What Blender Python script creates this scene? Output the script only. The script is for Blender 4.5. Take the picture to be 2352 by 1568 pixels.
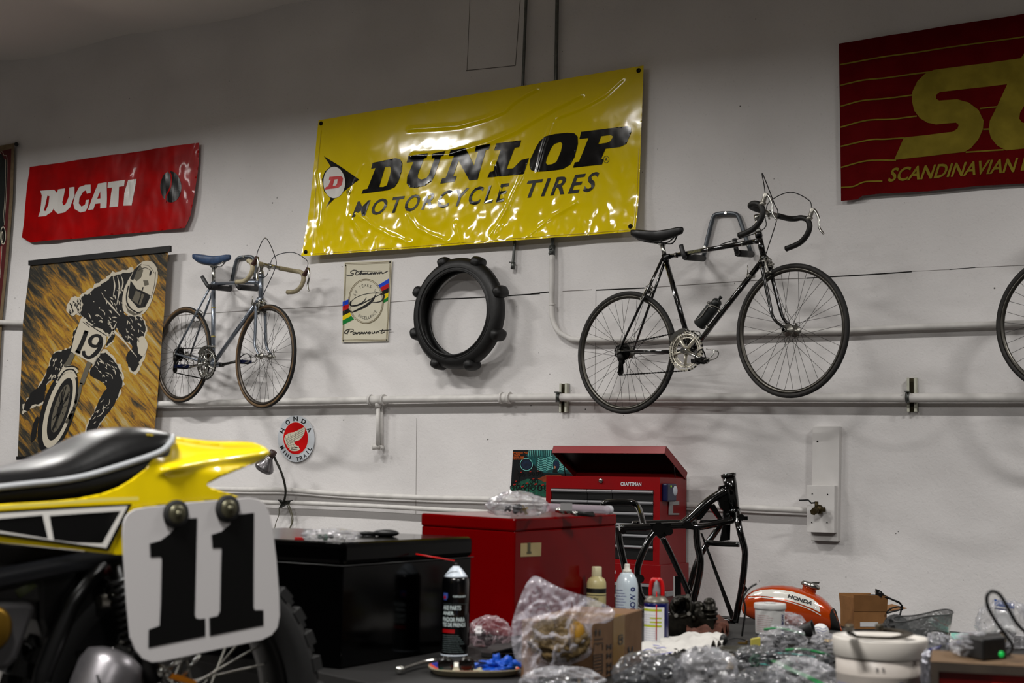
import bpy, math, random
from mathutils import Vector as V, Matrix
from mathutils.geometry import delaunay_2d_cdt
from mathutils import noise as NZ
random.seed(7)
for o in list(bpy.data.objects): bpy.data.objects.remove(o)
C = bpy.context.scene.collection
SC = bpy.context.scene
PI = math.pi

# ------------------------------------------------------------ camera
FPX, CX, CY = 3267.0, 1176.0, 784.0
CAM = V((0.0, -7.5, 1.25))
_a, _p, _r = math.radians(30.4), math.radians(5.6), 0.018
F0 = V((-math.sin(_a), math.cos(_a), 0)); R0 = V((math.cos(_a), math.sin(_a), 0)); Z0 = V((0, 0, 1))
FW = (F0*math.cos(_p) + Z0*math.sin(_p)).normalized()
U0 = R0.cross(FW).normalized()
RC = (R0*math.cos(_r) + U0*math.sin(_r)).normalized()
UC = (U0*math.cos(_r) - R0*math.sin(_r)).normalized()
cd = bpy.data.cameras.new('camera'); cam = bpy.data.objects.new('camera', cd); C.objects.link(cam)
cam.matrix_world = Matrix(((RC.x, UC.x, -FW.x, CAM.x), (RC.y, UC.y, -FW.y, CAM.y), (RC.z, UC.z, -FW.z, CAM.z), (0, 0, 0, 1)))
cd.sensor_width = 36; cd.lens = FPX/2352*36
cd.dof.use_dof = True; cd.dof.focus_distance = 8.2; cd.dof.aperture_fstop = 6.3
cd.clip_start = 0.05
SC.camera = cam

# ------------------------------------------------------------ world, lamps, exposure
w = bpy.data.worlds.new('world'); SC.world = w; w.use_nodes = True
w.node_tree.nodes['Background'].inputs[0].default_value = (0.55, 0.6, 0.7, 1)
w.node_tree.nodes['Background'].inputs[1].default_value = 0.05
SC.view_settings.view_transform = 'Standard'; SC.view_settings.look = 'None'
SC.view_settings.exposure = 0.0; SC.view_settings.gamma = 1.0
SC.view_settings.use_curve_mapping = False
LAMPZ = 4.06
def tube_lamp(x, y, power, length=0.8, width=0.16, rot=0.0, spread=166, col=(1.0, 0.975, 0.945)):
    l = bpy.data.lights.new('ceiling_lamp_light', 'AREA'); l.shape = 'RECTANGLE'
    l.size = length; l.size_y = width; l.energy = power; l.color = col; l.spread = math.radians(spread)
    o = bpy.data.objects.new('ceiling_lamp_light', l); C.objects.link(o)
    o.location = (x, y, LAMPZ); o.rotation_euler = (0, 0, rot)
    return o
LAMPS = [(-8.7, -2.5, 95), (-6.5, -2.5, 62), (-4.3, -2.5, 52), (-2.2, -2.5, 12), (0.6, -2.6, 96), (-5.4, -6.2, 130), (-1.4, -7.2, 215), (2.4, -7.4, 80)]
for lx, ly, lp in LAMPS: tube_lamp(lx, ly, lp)

# ------------------------------------------------------------ pixel of the photograph -> point on a real surface
def ray(px, py): return (FW + RC*((px-CX)/FPX) - UC*((py-CY)/FPX))
def on(px, py, P0, n):
    d = ray(px, py); n = V(n); return CAM + d*((V(P0)-CAM).dot(n)/d.dot(n))
def W(px, py, off=0.0): return on(px, py, (0, -off, 0), (0, 1, 0))
def H(px, py, z): return on(px, py, (0, 0, z), (0, 0, 1))
def D(px, py, Z): return CAM + ray(px, py)*Z

# ------------------------------------------------------------ materials
def lin(c):
    if isinstance(c, str): c = [int(c[i:i+2], 16)/255 for i in (0, 2, 4)]
    return tuple(((x/12.92) if x <= 0.04045 else ((x+0.055)/1.055)**2.4) for x in c[:3])
MC = {}
def mat(name, col, rough=0.5, metal=0.0, spec=0.5, coat=0.0, var=0.0, vscale=30, bump=0.0, bscale=200, trans=0.0, alpha=1.0, emit=0.0, ior=1.45, col2=None, detail=4):
    if name in MC: return MC[name]
    m = bpy.data.materials.new(name); m.use_nodes = True; nt = m.node_tree; b = nt.nodes['Principled BSDF']
    c = lin(col); b.inputs['Base Color'].default_value = (*c, 1); b.inputs['Roughness'].default_value = rough
    b.inputs['Metallic'].default_value = metal; b.inputs['Specular IOR Level'].default_value = spec
    b.inputs['Coat Weight'].default_value = coat; b.inputs['Coat Roughness'].default_value = 0.06
    b.inputs['Transmission Weight'].default_value = trans; b.inputs['Alpha'].default_value = alpha; b.inputs['IOR'].default_value = ior
    if emit: b.inputs['Emission Color'].default_value = (*c, 1); b.inputs['Emission Strength'].default_value = emit
    geo = nt.nodes.new('ShaderNodeNewGeometry')
    if var > 0 or col2:
        n = nt.nodes.new('ShaderNodeTexNoise'); n.inputs['Scale'].default_value = vscale; n.inputs['Detail'].default_value = detail
        nt.links.new(geo.outputs['Position'], n.inputs['Vector'])
        r = nt.nodes.new('ShaderNodeValToRGB'); r.color_ramp.elements[0].position = 0.38; r.color_ramp.elements[1].position = 0.64
        c2 = lin(col2) if col2 else tuple(x*(1-var) for x in c)
        r.color_ramp.elements[0].color = (*c2, 1); r.color_ramp.elements[1].color = (*c, 1)
        nt.links.new(n.outputs['Fac'], r.inputs['Fac']); nt.links.new(r.outputs['Color'], b.inputs['Base Color'])
        nt.links.new(n.outputs['Fac'], (x := nt.nodes.new('ShaderNodeMapRange')).inputs['Value'])
        x.inputs['To Min'].default_value = min(1, rough*1.25); x.inputs['To Max'].default_value = rough*0.85
        nt.links.new(x.outputs['Result'], b.inputs['Roughness'])
    if bump > 0:
        n2 = nt.nodes.new('ShaderNodeTexNoise'); n2.inputs['Scale'].default_value = bscale; n2.inputs['Detail'].default_value = 3
        nt.links.new(geo.outputs['Position'], n2.inputs['Vector'])
        bp = nt.nodes.new('ShaderNodeBump'); bp.inputs['Strength'].default_value = bump; bp.inputs['Distance'].default_value = 0.002
        nt.links.new(n2.outputs['Fac'], bp.inputs['Height']); nt.links.new(bp.outputs['Normal'], b.inputs['Normal'])
    MC[name] = m; return m

def film(name, col=(0.9, 0.9, 0.92), opacity=0.35, rough=0.12, scale=26, bump=0.8, gain=0.5):
    """crinkled clear plastic: thin film, part see-through, part glossy, cloudy in patches"""
    if name in MC: return MC[name]
    m = bpy.data.materials.new(name); m.use_nodes = True; nt = m.node_tree; nt.nodes.clear()
    out = nt.nodes.new('ShaderNodeOutputMaterial'); mix = nt.nodes.new('ShaderNodeMixShader')
    tr = nt.nodes.new('ShaderNodeBsdfTransparent'); pr = nt.nodes.new('ShaderNodeBsdfPrincipled')
    pr.inputs['Base Color'].default_value = (*lin(col), 1); pr.inputs['Roughness'].default_value = rough
    pr.inputs['Specular IOR Level'].default_value = 1.0; pr.inputs['Coat Weight'].default_value = 1.0; pr.inputs['Coat Roughness'].default_value = 0.08
    geo = nt.nodes.new('ShaderNodeNewGeometry')
    n = nt.nodes.new('ShaderNodeTexNoise'); n.inputs['Scale'].default_value = scale; n.inputs['Detail'].default_value = 2; n.inputs['Distortion'].default_value = 1.8
    nt.links.new(geo.outputs['Position'], n.inputs['Vector'])
    bp = nt.nodes.new('ShaderNodeBump'); bp.inputs['Strength'].default_value = bump; bp.inputs['Distance'].default_value = 0.012
    nt.links.new(n.outputs['Fac'], bp.inputs['Height']); nt.links.new(bp.outputs['Normal'], pr.inputs['Normal'])
    fr = nt.nodes.new('ShaderNodeLayerWeight'); fr.inputs['Blend'].default_value = 0.35
    nt.links.new(bp.outputs['Normal'], fr.inputs['Normal'])
    mr = nt.nodes.new('ShaderNodeMapRange'); mr.inputs['To Min'].default_value = opacity; mr.inputs['To Max'].default_value = min(1, opacity+gain)
    nt.links.new(fr.outputs['Facing'], mr.inputs['Value'])
    nt.links.new(mr.outputs['Result'], mix.inputs['Fac']); nt.links.new(tr.outputs[0], mix.inputs[1]); nt.links.new(pr.outputs[0], mix.inputs[2])
    nt.links.new(mix.outputs[0], out.inputs['Surface'])
    MC[name] = m; return m

# ------------------------------------------------------------ objects
def tag(o, label=None, cat=None, group=None, kind=None):
    if label: o['label'] = label
    if cat: o['category'] = cat
    if group: o['group'] = group
    if kind: o['kind'] = kind
    return o
def T(name, label, cat, loc, group=None, kind=None):
    o = bpy.data.objects.new(name, None); C.objects.link(o); o.location = loc; o.empty_display_size = 0.05
    return tag(o, label, cat, group, kind)
def frame_of(axis):
    a = V(axis).normalized(); t = V((0, 0, 1)) if abs(a.z) < 0.9 else V((1, 0, 0))
    u = a.cross(t).normalized(); return u, a.cross(u).normalized(), a
def smooth(pts, k=6, closed=False):
    pts = [V(p) for p in pts]; n = len(pts)
    if n < 3: return pts
    out = []
    rng = range(n) if closed else range(n-1)
    for i in rng:
        if closed: p0, p1, p2, p3 = pts[i-1], pts[i], pts[(i+1) % n], pts[(i+2) % n]
        else:
            p1, p2 = pts[i], pts[i+1]; p0 = pts[i-1] if i > 0 else p1*2-p2; p3 = pts[i+2] if i+2 < n else p2*2-p1
        for j in range(k):
            t = j/k
            out.append(0.5*((2*p1)+(p2-p0)*t+(2*p0-5*p1+4*p2-p3)*t*t+(3*p1-p0-3*p2+p3)*t**3))
    if not closed: out.append(pts[-1])
    return out
class MB:
    def __init__(s): s.v = []; s.f = []; s.sm = []
    def add(s, vs, fs, sm=False):
        n = len(s.v); s.v += [V(v) for v in vs]; s.f += [tuple(i+n for i in f) for f in fs]; s.sm += [sm]*len(fs); return s
    def box(s, c, sx, sy, sz, X=(1, 0, 0), Y=(0, 1, 0), Zv=(0, 0, 1)):
        c = V(c); X = V(X).normalized()*sx/2; Y = V(Y).normalized()*sy/2; Zv = V(Zv).normalized()*sz/2
        vs = [c+X*i+Y*j+Zv*k for k in (-1, 1) for j in (-1, 1) for i in (-1, 1)]
        return s.add(vs, [(0, 2, 3, 1), (4, 5, 7, 6), (0, 1, 5, 4), (2, 6, 7, 3), (0, 4, 6, 2), (1, 3, 7, 5)])
    def para(s, o, a, b, c):
        o, a, b, c = V(o), V(a), V(b), V(c)
        return s.box(o+(a+b+c)/2, a.length, b.length, c.length, a, b, c)
    def tube(s, pts, r, n=10, closed=False, caps=True, flat=None):
        pts = [V(p) for p in pts]; m = len(pts); rs = r if isinstance(r, (list, tuple)) else [r]*m
        if len(rs) != m: rs = [rs[0]+(rs[-1]-rs[0])*i/(m-1) for i in range(m)]
        t0 = (pts[1]-pts[0]).normalized(); u = t0.orthogonal().normalized() if flat is None else V(flat).normalized()
        vs = []
        for i in range(m):
            if closed: t = (pts[(i+1) % m]-pts[i-1])
            else: t = pts[min(i+1, m-1)]-pts[max(i-1, 0)]
            t = t.normalized() if t.length > 1e-9 else t0
            u = (u - t*u.dot(t)); u = u.normalized() if u.length > 1e-6 else t.orthogonal().normalized()
            w_ = t.cross(u)
            for k in range(n):
                an = 2*PI*k/n; vs.append(pts[i]+(u*math.cos(an)+w_*math.sin(an))*rs[i])
        fs = []
        for i in range(m if closed else m-1):
            for k in range(n):
                a = i*n+k; b = i*n+(k+1) % n; c = ((i+1) % m)*n+(k+1) % n; d = ((i+1) % m)*n+k; fs.append((a, b, c, d))
        s.add(vs, fs, True)
        if caps and not closed:
            s.add(vs[:n], [tuple(reversed(range(n)))]); s.add(vs[-n:], [tuple(range(n))])
        return s
    def lathe(s, prof, o, axis=(0, 0, 1), n=32, sm=True, sx=1.0, u0=None):
        o = V(o); u, w_, a = frame_of(axis)
        if u0 is not None: u = V(u0).normalized(); w_ = a.cross(u)
        vs = [o+a*h+(u*math.cos(2*PI*k/n)*sx+w_*math.sin(2*PI*k/n))*r for r, h in prof for k in range(n)]
        fs = [(i*n+k, i*n+(k+1) % n, (i+1)*n+(k+1) % n, (i+1)*n+k) for i in range(len(prof)-1) for k in range(n)]
        s.add(vs, fs, sm)
        if prof[0][0] > 1e-5: s.add(vs[:n], [tuple(reversed(range(n)))])
        if prof[-1][0] > 1e-5: s.add(vs[-n:], [tuple(range(n))])
        return s
    def ring(s, c, axis, R, r, n=64, m=10, squash=1.0):
        u, w_, a = frame_of(axis); c = V(c); vs = []
        for i in range(n):
            d = u*math.cos(2*PI*i/n)+w_*math.sin(2*PI*i/n)
            for k in range(m):
                t = 2*PI*k/m; vs.append(c+d*(R+r*math.cos(t))+a*(r*squash*math.sin(t)))
        fs = [(i*m+k, ((i+1) % n)*m+k, ((i+1) % n)*m+(k+1) % m, i*m+(k+1) % m) for i in range(n) for k in range(m)]
        return s.add(vs, fs, True)
    def band(s, c, axis, prof, n=64):
        """closed cross-section prof [(radius, height)...] swept round axis"""
        u, w_, a = frame_of(axis); c = V(c); m = len(prof)
        vs = [c+(u*math.cos(2*PI*i/n)+w_*math.sin(2*PI*i/n))*R+a*h for i in range(n) for R, h in prof]
        fs = [(i*m+k, ((i+1) % n)*m+k, ((i+1) % n)*m+(k+1) % m, i*m+(k+1) % m) for i in range(n) for k in range(m)]
        return s.add(vs, fs, True)
    def prism(s, poly, d):
        poly = [V(p) for p in poly]; d = V(d); n = len(poly)
        vs = poly+[p+d for p in poly]
        s.add(vs, [tuple(range(n)), tuple(reversed(range(n, 2*n)))])
        return s.add(vs, [(i, i+n, (i+1) % n+n, (i+1) % n) for i in range(n)])
    def ball(s, c, a, b, d, n=16, m=10, fn=None):
        c, a, b, d = V(c), V(a), V(b), V(d); vs = []
        for i in range(m+1):
            th = PI*i/m
            for k in range(n):
                ph = 2*PI*k/n; q = V((math.sin(th)*math.cos(ph), math.sin(th)*math.sin(ph), math.cos(th)))
                if fn: q = q*fn(q)
                vs.append(c+a*q.x+b*q.y+d*q.z)
        return s.add(vs, [(i*n+k, i*n+(k+1) % n, (i+1)*n+(k+1) % n, (i+1)*n+k) for i in range(m) for k in range(n)], True)
    def loft(s, rings, caps=True, sm=True):
        n = len(rings[0]); vs = [V(p) for r in rings for p in r]
        s.add(vs, [(i*n+k, i*n+(k+1) % n, (i+1)*n+(k+1) % n, (i+1)*n+k) for i in range(len(rings)-1) for k in range(n)], sm)
        if caps:
            s.add(rings[0], [tuple(reversed(range(n)))]); s.add(rings[-1], [tuple(range(n))])
        return s
    def build(s, name, material, parent=None, label=None, bevel=0.0, kind=None, cat=None, group=None, fix=True, solid=0.0):
        lo = [min(v[i] for v in s.v) for i in range(3)]; hi = [max(v[i] for v in s.v) for i in range(3)]
        o0 = V(((lo[0]+hi[0])/2, (lo[1]+hi[1])/2, lo[2]))
        me = bpy.data.meshes.new(name); me.from_pydata([v-o0 for v in s.v], [], s.f)
        me.polygons.foreach_set('use_smooth', s.sm)
        if fix:
            import bmesh
            bm = bmesh.new(); bm.from_mesh(me); bmesh.ops.remove_doubles(bm, verts=bm.verts, dist=1e-6)
            bmesh.ops.recalc_face_normals(bm, faces=bm.faces); bm.to_mesh(me); bm.free()
        me.materials.append(material); o = bpy.data.objects.new(name, me); C.objects.link(o)
        if parent is not None:
            o.parent = parent; b = V((0, 0, 0)); q = parent
            while q is not None: b = b+V(q.location); q = q.parent
            o.location = o0-b
        else: o.location = o0
        if bevel: md = o.modifiers.new('bevel', 'BEVEL'); md.width = bevel; md.segments = 2; md.limit_method = 'ANGLE'; md.angle_limit = math.radians(40)
        if solid: md = o.modifiers.new('solid', 'SOLIDIFY'); md.thickness = solid
        return tag(o, label, cat, group, kind)

# ------------------------------------------------------------ flat print on a surface
def inside(p, rings):
    c = False
    for r in rings:
        n = len(r)
        for i in range(n):
            x1, y1 = r[i]; x2, y2 = r[i-1]
            if (y1 > p[1]) != (y2 > p[1]) and p[0] < (x2-x1)*(p[1]-y1)/(y2-y1)+x1: c = not c
    return c
def fill2d(rings, step=None):
    vs = []; es = []
    for r in rings:
        n0 = len(vs); pts = []
        for i in range(len(r)):
            a, b = r[i], r[(i+1) % len(r)]; d = math.hypot(b[0]-a[0], b[1]-a[1]); k = max(1, int(d/step)) if step else 1
            pts += [(a[0]+(b[0]-a[0])*j/k, a[1]+(b[1]-a[1])*j/k) for j in range(k)]
        vs += pts; es += [(n0+i, n0+(i+1) % len(pts)) for i in range(len(pts))]
    if step:
        x0 = min(v[0] for v in vs); x1 = max(v[0] for v in vs); y0 = min(v[1] for v in vs); y1 = max(v[1] for v in vs)
        j = 0; y = y0+step*0.5
        while y < y1:
            x = x0+step*0.5
            while x < x1:
                if inside((x, y), rings): vs.append((x, y))
                x += step
            y += step
    r = delaunay_2d_cdt([V(v) for v in vs], es, [], 0, 1e-7)
    out = [f for f in r[2] if inside(((r[0][f[0]][0]+r[0][f[1]][0]+r[0][f[2]][0])/3, (r[0][f[0]][1]+r[0][f[1]][1]+r[0][f[2]][1])/3), rings)] if True else r[2]
    return [tuple(v) for v in r[0]], out
def flatW(off, surf=None):
    """pixel ring point -> point on the wall plane at off, pushed out by surf(x, z)"""
    def f(p):
        q = W(p[0], p[1], off); return V((q.x, q.y-(surf(q.x, q.z) if surf else 0), q.z))
    return f
def decal(rings, fmap, step=None, mb=None):
    mb = mb or MB()
    if rings and isinstance(rings[0][0], (int, float)): rings = [rings]
    vs, fs = fill2d(rings, step); mb.add([fmap(v) for v in vs], fs); return mb
def lift(p, mb=None, **k): pass
def quadmap(q):
    """unit square -> 4 points bl, br, tr, tl"""
    bl, br, tr, tl = [V(x) for x in q]
    return lambda s, t: bl*(1-s)*(1-t)+br*s*(1-t)+tr*s*t+tl*(1-s)*t
TXC = {}
def text2d(s, off=0.0, shear=0.0, sp=1.0):
    k = (s, off, shear, sp)
    if k in TXC: return TXC[k]
    c = bpy.data.curves.new('text', 'FONT'); c.body = s; c.offset = off; c.shear = shear; c.space_character = sp; c.resolution_u = 3
    o = bpy.data.objects.new('text', c); m = o.to_mesh(); vs = [tuple(v.co[:2]) for v in m.vertices]; fs = [tuple(p.vertices) for p in m.polygons]
    o.to_mesh_clear(); bpy.data.objects.remove(o); bpy.data.curves.remove(c)
    x0 = min(v[0] for v in vs); x1 = max(v[0] for v in vs); y0 = min(v[1] for v in vs); y1 = max(v[1] for v in vs)
    r = ([((v[0]-x0)/(x1-x0), (v[1]-y0)/(y1-y0)) for v in vs], fs, (x1-x0)/(y1-y0)); TXC[k] = r; return r
def text(mb, s, f, off=0.0, shear=0.0, sp=1.0):
    """f(s, t) -> 3D"""
    vs, fs, _ = text2d(s, off, shear, sp); mb.add([f(*v) for v in vs], fs); return mb
def textpx(mb, s, quad, fmap, off=0.0, shear=0.0, sp=1.0):
    q = quadmap([(x, y, 0) for x, y in quad]); return text(mb, s, lambda a, b: fmap(tuple(q(a, b))[:2]), off, shear, sp)
def ribbon(pts, w0, w1=None, k=6):
    """stroke of pixel points -> ring; widths may be a list"""
    ws = w0 if isinstance(w0, (list, tuple)) else [w0]*len(pts)
    P = smooth([V((p[0], p[1], 0)) for p in pts], k); n = len(P); L = []; R = []
    for i in range(n):
        t = P[min(i+1, n-1)]-P[max(i-1, 0)]; t = t.normalized() if t.length > 0 else V((1, 0, 0)); nn = V((-t.y, t.x, 0))
        u = i/(n-1)*(len(ws)-1); j = min(int(u), len(ws)-2) if len(ws) > 1 else 0; wd = ws[j]+(ws[min(j+1, len(ws)-1)]-ws[j])*(u-j)
        L.append(tuple((P[i]+nn*wd/2)[:2])); R.append(tuple((P[i]-nn*wd/2)[:2]))
    return L, R
def stroke(mb, pts, wd, fmap, k=6):
    L, R = ribbon(pts, wd, k=k); n = len(L); vs = [fmap(p) for p in L]+[fmap(p) for p in R]
    return mb.add(vs, [(i, i+1, n+i+1, n+i) for i in range(n-1)])
def ell(cx, cy, rx, ry, n=40, tilt=0.0, a0=0, a1=2*PI):
    return [(cx+rx*math.cos(a0+(a1-a0)*i/n)*math.cos(tilt)-ry*math.sin(a0+(a1-a0)*i/n)*math.sin(tilt), cy+rx*math.cos(a0+(a1-a0)*i/n)*math.sin(tilt)+ry*math.sin(a0+(a1-a0)*i/n)*math.cos(tilt)) for i in range(n)]
def z1(x0, y0, s):   # reader of points noted in an enlarged crop of the photograph
    return lambda pts: [(x0+p[0]/s, y0+p[1]/s) for p in pts]
def copy_tree(o, delta, parent=None):
    c = o.copy(); C.objects.link(c)
    if parent is None: c.location = V(o.location)+V(delta)
    else: c.parent = parent
    for ch in list(o.children): copy_tree(ch, delta, c)
    return c
# ============================================================ the room
def wall_material():
    m = bpy.data.materials.new('painted_wall'); m.use_nodes = True; nt = m.node_tree; b = nt.nodes['Principled BSDF']; L = nt.links.new
    geo = nt.nodes.new('ShaderNodeNewGeometry')
    def noise(sc, det=4, dist=0):
        n = nt.nodes.new('ShaderNodeTexNoise'); n.inputs['Scale'].default_value = sc; n.inputs['Detail'].default_value = det; n.inputs['Distortion'].default_value = dist
        L(geo.outputs['Position'], n.inputs['Vector']); return n
    def ramp(src, p0, c0, p1, c1):
        r = nt.nodes.new('ShaderNodeValToRGB'); r.color_ramp.elements[0].position = p0; r.color_ramp.elements[0].color = (*c0, 1)
        r.color_ramp.elements[1].position = p1; r.color_ramp.elements[1].color = (*c1, 1); L(src, r.inputs['Fac']); return r
    big = ramp(noise(1.3, 6).outputs['Fac'], 0.3, lin((0.80, 0.79, 0.785)), 0.7, lin((0.86, 0.85, 0.845)))
    # chips: sparse small dark spots
    vo = nt.nodes.new('ShaderNodeTexVoronoi'); vo.inputs['Scale'].default_value = 5.5; L(geo.outputs['Position'], vo.inputs['Vector'])
    sp = ramp(vo.outputs['Distance'], 0.018, (1, 1, 1), 0.034, (0, 0, 0))
    gate = ramp(noise(2.2, 2).outputs['Fac'], 0.52, (0, 0, 0), 0.56, (1, 1, 1))
    vo2 = nt.nodes.new('ShaderNodeTexVoronoi'); vo2.inputs['Scale'].default_value = 17; L(geo.outputs['Position'], vo2.inputs['Vector'])
    sp2 = ramp(vo2.outputs['Distance'], 0.035, (1, 1, 1), 0.055, (0, 0, 0))
    gate2 = ramp(noise(3.1, 2, 1).outputs['Fac'], 0.58, (0, 0, 0), 0.62, (1, 1, 1))
    def mul(a, c):
        x = nt.nodes.new('ShaderNodeMath'); x.operation = 'MULTIPLY'; L(a, x.inputs[0]); L(c, x.inputs[1]); return x.outputs[0]
    s = nt.nodes.new('ShaderNodeMath'); s.operation = 'MAXIMUM'; L(mul(sp.outputs[0], gate.outputs[0]), s.inputs[0]); L(mul(sp2.outputs[0], gate2.outputs[0]), s.inputs[1])
    fine = ramp(noise(75, 5, 0.6).outputs['Fac'], 0.60, (0, 0, 0), 0.74, (1, 1, 1))
    mx = nt.nodes.new('ShaderNodeMix'); mx.data_type = 'RGBA'; L(s.outputs[0], mx.inputs[0]); L(big.outputs[0], mx.inputs[6]); mx.inputs[7].default_value = (0.06, 0.055, 0.05, 1)
    mx2 = nt.nodes.new('ShaderNodeMix'); mx2.data_type = 'RGBA'; sc_ = nt.nodes.new('ShaderNodeMath'); sc_.operation = 'MULTIPLY'; L(fine.outputs[0], sc_.inputs[0]); sc_.inputs[1].default_value = 0.18
    L(sc_.outputs[0], mx2.inputs[0]); L(mx.outputs[2], mx2.inputs[6]); mx2.inputs[7].default_value = (0.3, 0.29, 0.28, 1)
    L(mx2.outputs[2], b.inputs['Base Color']); b.inputs['Roughness'].default_value = 0.62; b.inputs['Specular IOR Level'].default_value = 0.3
    bp = nt.nodes.new('ShaderNodeBump'); bp.inputs['Strength'].default_value = 0.38; bp.inputs['Distance'].default_value = 0.004
    L(noise(48, 6, 0.8).outputs['Fac'], bp.inputs['Height'])
    bp2 = nt.nodes.new('ShaderNodeBump'); bp2.inputs['Strength'].default_value = 0.35; bp2.inputs['Distance'].default_value = 0.03
    L(noise(2.6, 3).outputs['Fac'], bp2.inputs['Height']); L(bp.outputs['Normal'], bp2.inputs['Normal']); L(bp2.outputs['Normal'], b.inputs['Normal'])
    return m
WALL = wall_material()
wall_r = mat('side_wall_paint', (0.78, 0.77, 0.75), 0.8, var=0.08, vscale=2)
def struct(name, mb, m, label): return mb.build(name, m, kind='structure', label=label)
CEILZ = 0.5*(W(0, 138).z+W(600, 3).z)
struct('wall_back', MB().box((-3, 0.1, CEILZ/2), 22, 0.2, CEILZ+0.3), WALL, 'white painted panel wall hung with banners and bicycles')
struct('wall_left', MB().box((-14.1, -6, CEILZ/2), 0.2, 12, CEILZ+0.3), wall_r, 'far left side wall outside the frame')
struct('wall_right', MB().box((8.1, -6, CEILZ/2), 0.2, 12, CEILZ+0.3), mat('right_wall_paint', (0.35, 0.34, 0.33), 0.8), 'right side wall outside the frame')
struct('wall_rear', MB().box((-3, -12.1, CEILZ/2), 22, 0.2, CEILZ+0.3), mat('rear_wall_paint', (0.32, 0.31, 0.30), 0.8), 'dark wall behind the camera')
struct('floor', MB().box((-3, -6, -0.05), 22, 12.2, 0.1), mat('concrete', (0.36, 0.35, 0.34), 0.55, var=0.25, vscale=3, bump=0.2), 'grey concrete workshop floor')
# sagging white ceiling blanket
cm = MB(); nx, ny = 120, 60; vs = []
for j in range(ny+1):
    for i in range(nx+1):
        x = -14+22*i/nx; y = -12+12*j/ny
        s = abs(math.sin(PI*(x+0.3)/1.5))
        vs.append((x, y, CEILZ-0.02-0.10*s*(0.4+0.6*math.sin(PI*min(1, -y/1.2)/2))-0.03*NZ.noise(V((x*1.3, y*1.3, 0)))))
cm.add(vs, [(j*(nx+1)+i, j*(nx+1)+i+1, (j+1)*(nx+1)+i+1, (j+1)*(nx+1)+i) for j in range(ny) for i in range(nx)], True)
struct('ceiling', cm, mat('ceiling_blanket', (0.86, 0.84, 0.82), 0.7, bump=0.4, bscale=9), 'white sagging insulation ceiling')

# lamp housings (all above the picture)
sheet = mat('lamp_sheet', (0.85, 0.85, 0.85), 0.4); tubem = mat('lamp_tube_glass', (1.0, 0.95, 0.88), 0.3, emit=3)
for lx, ly, lp in LAMPS:
    t = T('ceiling_lamp', 'white fluorescent ceiling lamp hung above the workshop, outside the frame', 'lamp', (lx, ly, LAMPZ+0.02), 'fluorescent ceiling lamps')
    MB().box((lx, ly, LAMPZ+0.07), 1.4, 0.3, 0.05).build('housing', sheet, t)
    for k in (-1, 1): MB().tube([(lx-0.64, ly+k*0.1, LAMPZ+0.025), (lx+0.64, ly+k*0.1, LAMPZ+0.025)], 0.013).build('lamp_tube', tubem, t)
    for k in (-1, 1): MB().tube([(lx+k*0.55, ly, LAMPZ+0.09), (lx+k*0.55, ly, CEILZ-0.13)], 0.004, 6).build('hanging_rod', sheet, t)

# ------------------------------------------------------------ seams and joints in the wall
dark = mat('joint_dark', (0.05, 0.045, 0.04), 0.9); joint = mat('joint_grey', (0.42, 0.40, 0.38), 0.9)
fw = flatW(0.0012)
mb = MB()
for pts, wd in [([(995, 687.5), (1100, 683), (1240, 674)], 2.6), ([(1220, 674.5), (1262, 670)], 2.6), ([(1369, 666), (1480, 661)], 2.6), ([(1852, 638.6), (2000, 630), (2094, 623.5)], 2.6), ([(2181, 618.5), (2240, 614)], 1.5)]:
    stroke(mb, pts, wd, fw)
struct('trim_1', mb, dark, 'open dark stretches of the panel joint')
mb = MB()
for pts, wd in [([(377, 726), (560, 714), (780, 702), (944, 690)], 1.2), ([(944, 690), (995, 687.5)], 1.2), ([(1292, 668.6), (1359, 665)], 1.2), ([(1480, 661), (1731, 644), (1851, 638.6)], 1.3), ([(2094, 623), (2181, 618.5)], 0.7), ([(2240, 614), (2370, 608)], 1.0),
                ([(1368.5, 666), (1368, 745)], 1.0), ([(1368, 745), (1366, 940)], 0.6), ([(957, 960), (955, 1180)], 0.7),
                ([(1079.5, -5), (1072.5, 164)], 1.1), ([(1195, -5), (1184, 150.5)], 1.4), ([(1070, 162), (1184, 150.5)], 1.7)]:
    stroke(mb, pts, wd, fw)
struct('trim_2', mb, joint, 'thin joints and the outline of a painted-over hatch')

# ------------------------------------------------------------ pipes and conduits
paint = mat('pipe_paint', (0.80, 0.79, 0.775), 0.5, var=0.12, vscale=14, bump=0.25, bscale=60)
galv = mat('galvanised_steel', (0.40, 0.41, 0.40), 0.42, metal=0.85, var=0.2, vscale=30)
brass = mat('old_brass', (0.28, 0.24, 0.15), 0.45, metal=0.8, var=0.4, vscale=60)
def pipe(pts, off, r, k=6): return MB().tube(smooth([W(x, y, off) for x, y in pts], k), r, 14)
r1 = 0.0235
A = [(330, 928.6), (361, 928), (778, 920), (866, 918), (1161, 913.5), (1295, 912.5), (1650, 912.6), (2000, 913.5), (2400, 913), (3000, 911)]
t = T('water_pipe', 'thick white painted horizontal pipe running below both bicycles', 'pipe', W(1295, 912, 0.06))
pipe(A, 0.06, r1, 2).build('main_run', paint, t)
xd = V((1, 0, 0))
for px, py, wd in [(866, 918, 0.10), (1161, 913.5, 0.055)]:
    c = W(px, py, 0.06); f = MB().tube([c-xd*wd/2, c+xd*wd/2], r1+0.006, 16)
    for s in (-1, 1): f.tube([c+xd*(s*wd/2-0.008), c+xd*(s*wd/2+0.008)], r1+0.012, 16)
    f.build('fitting', paint, t)
c = W(868, 930, 0.06); d = MB(); e = W(867, 1024, 0.06)
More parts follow.
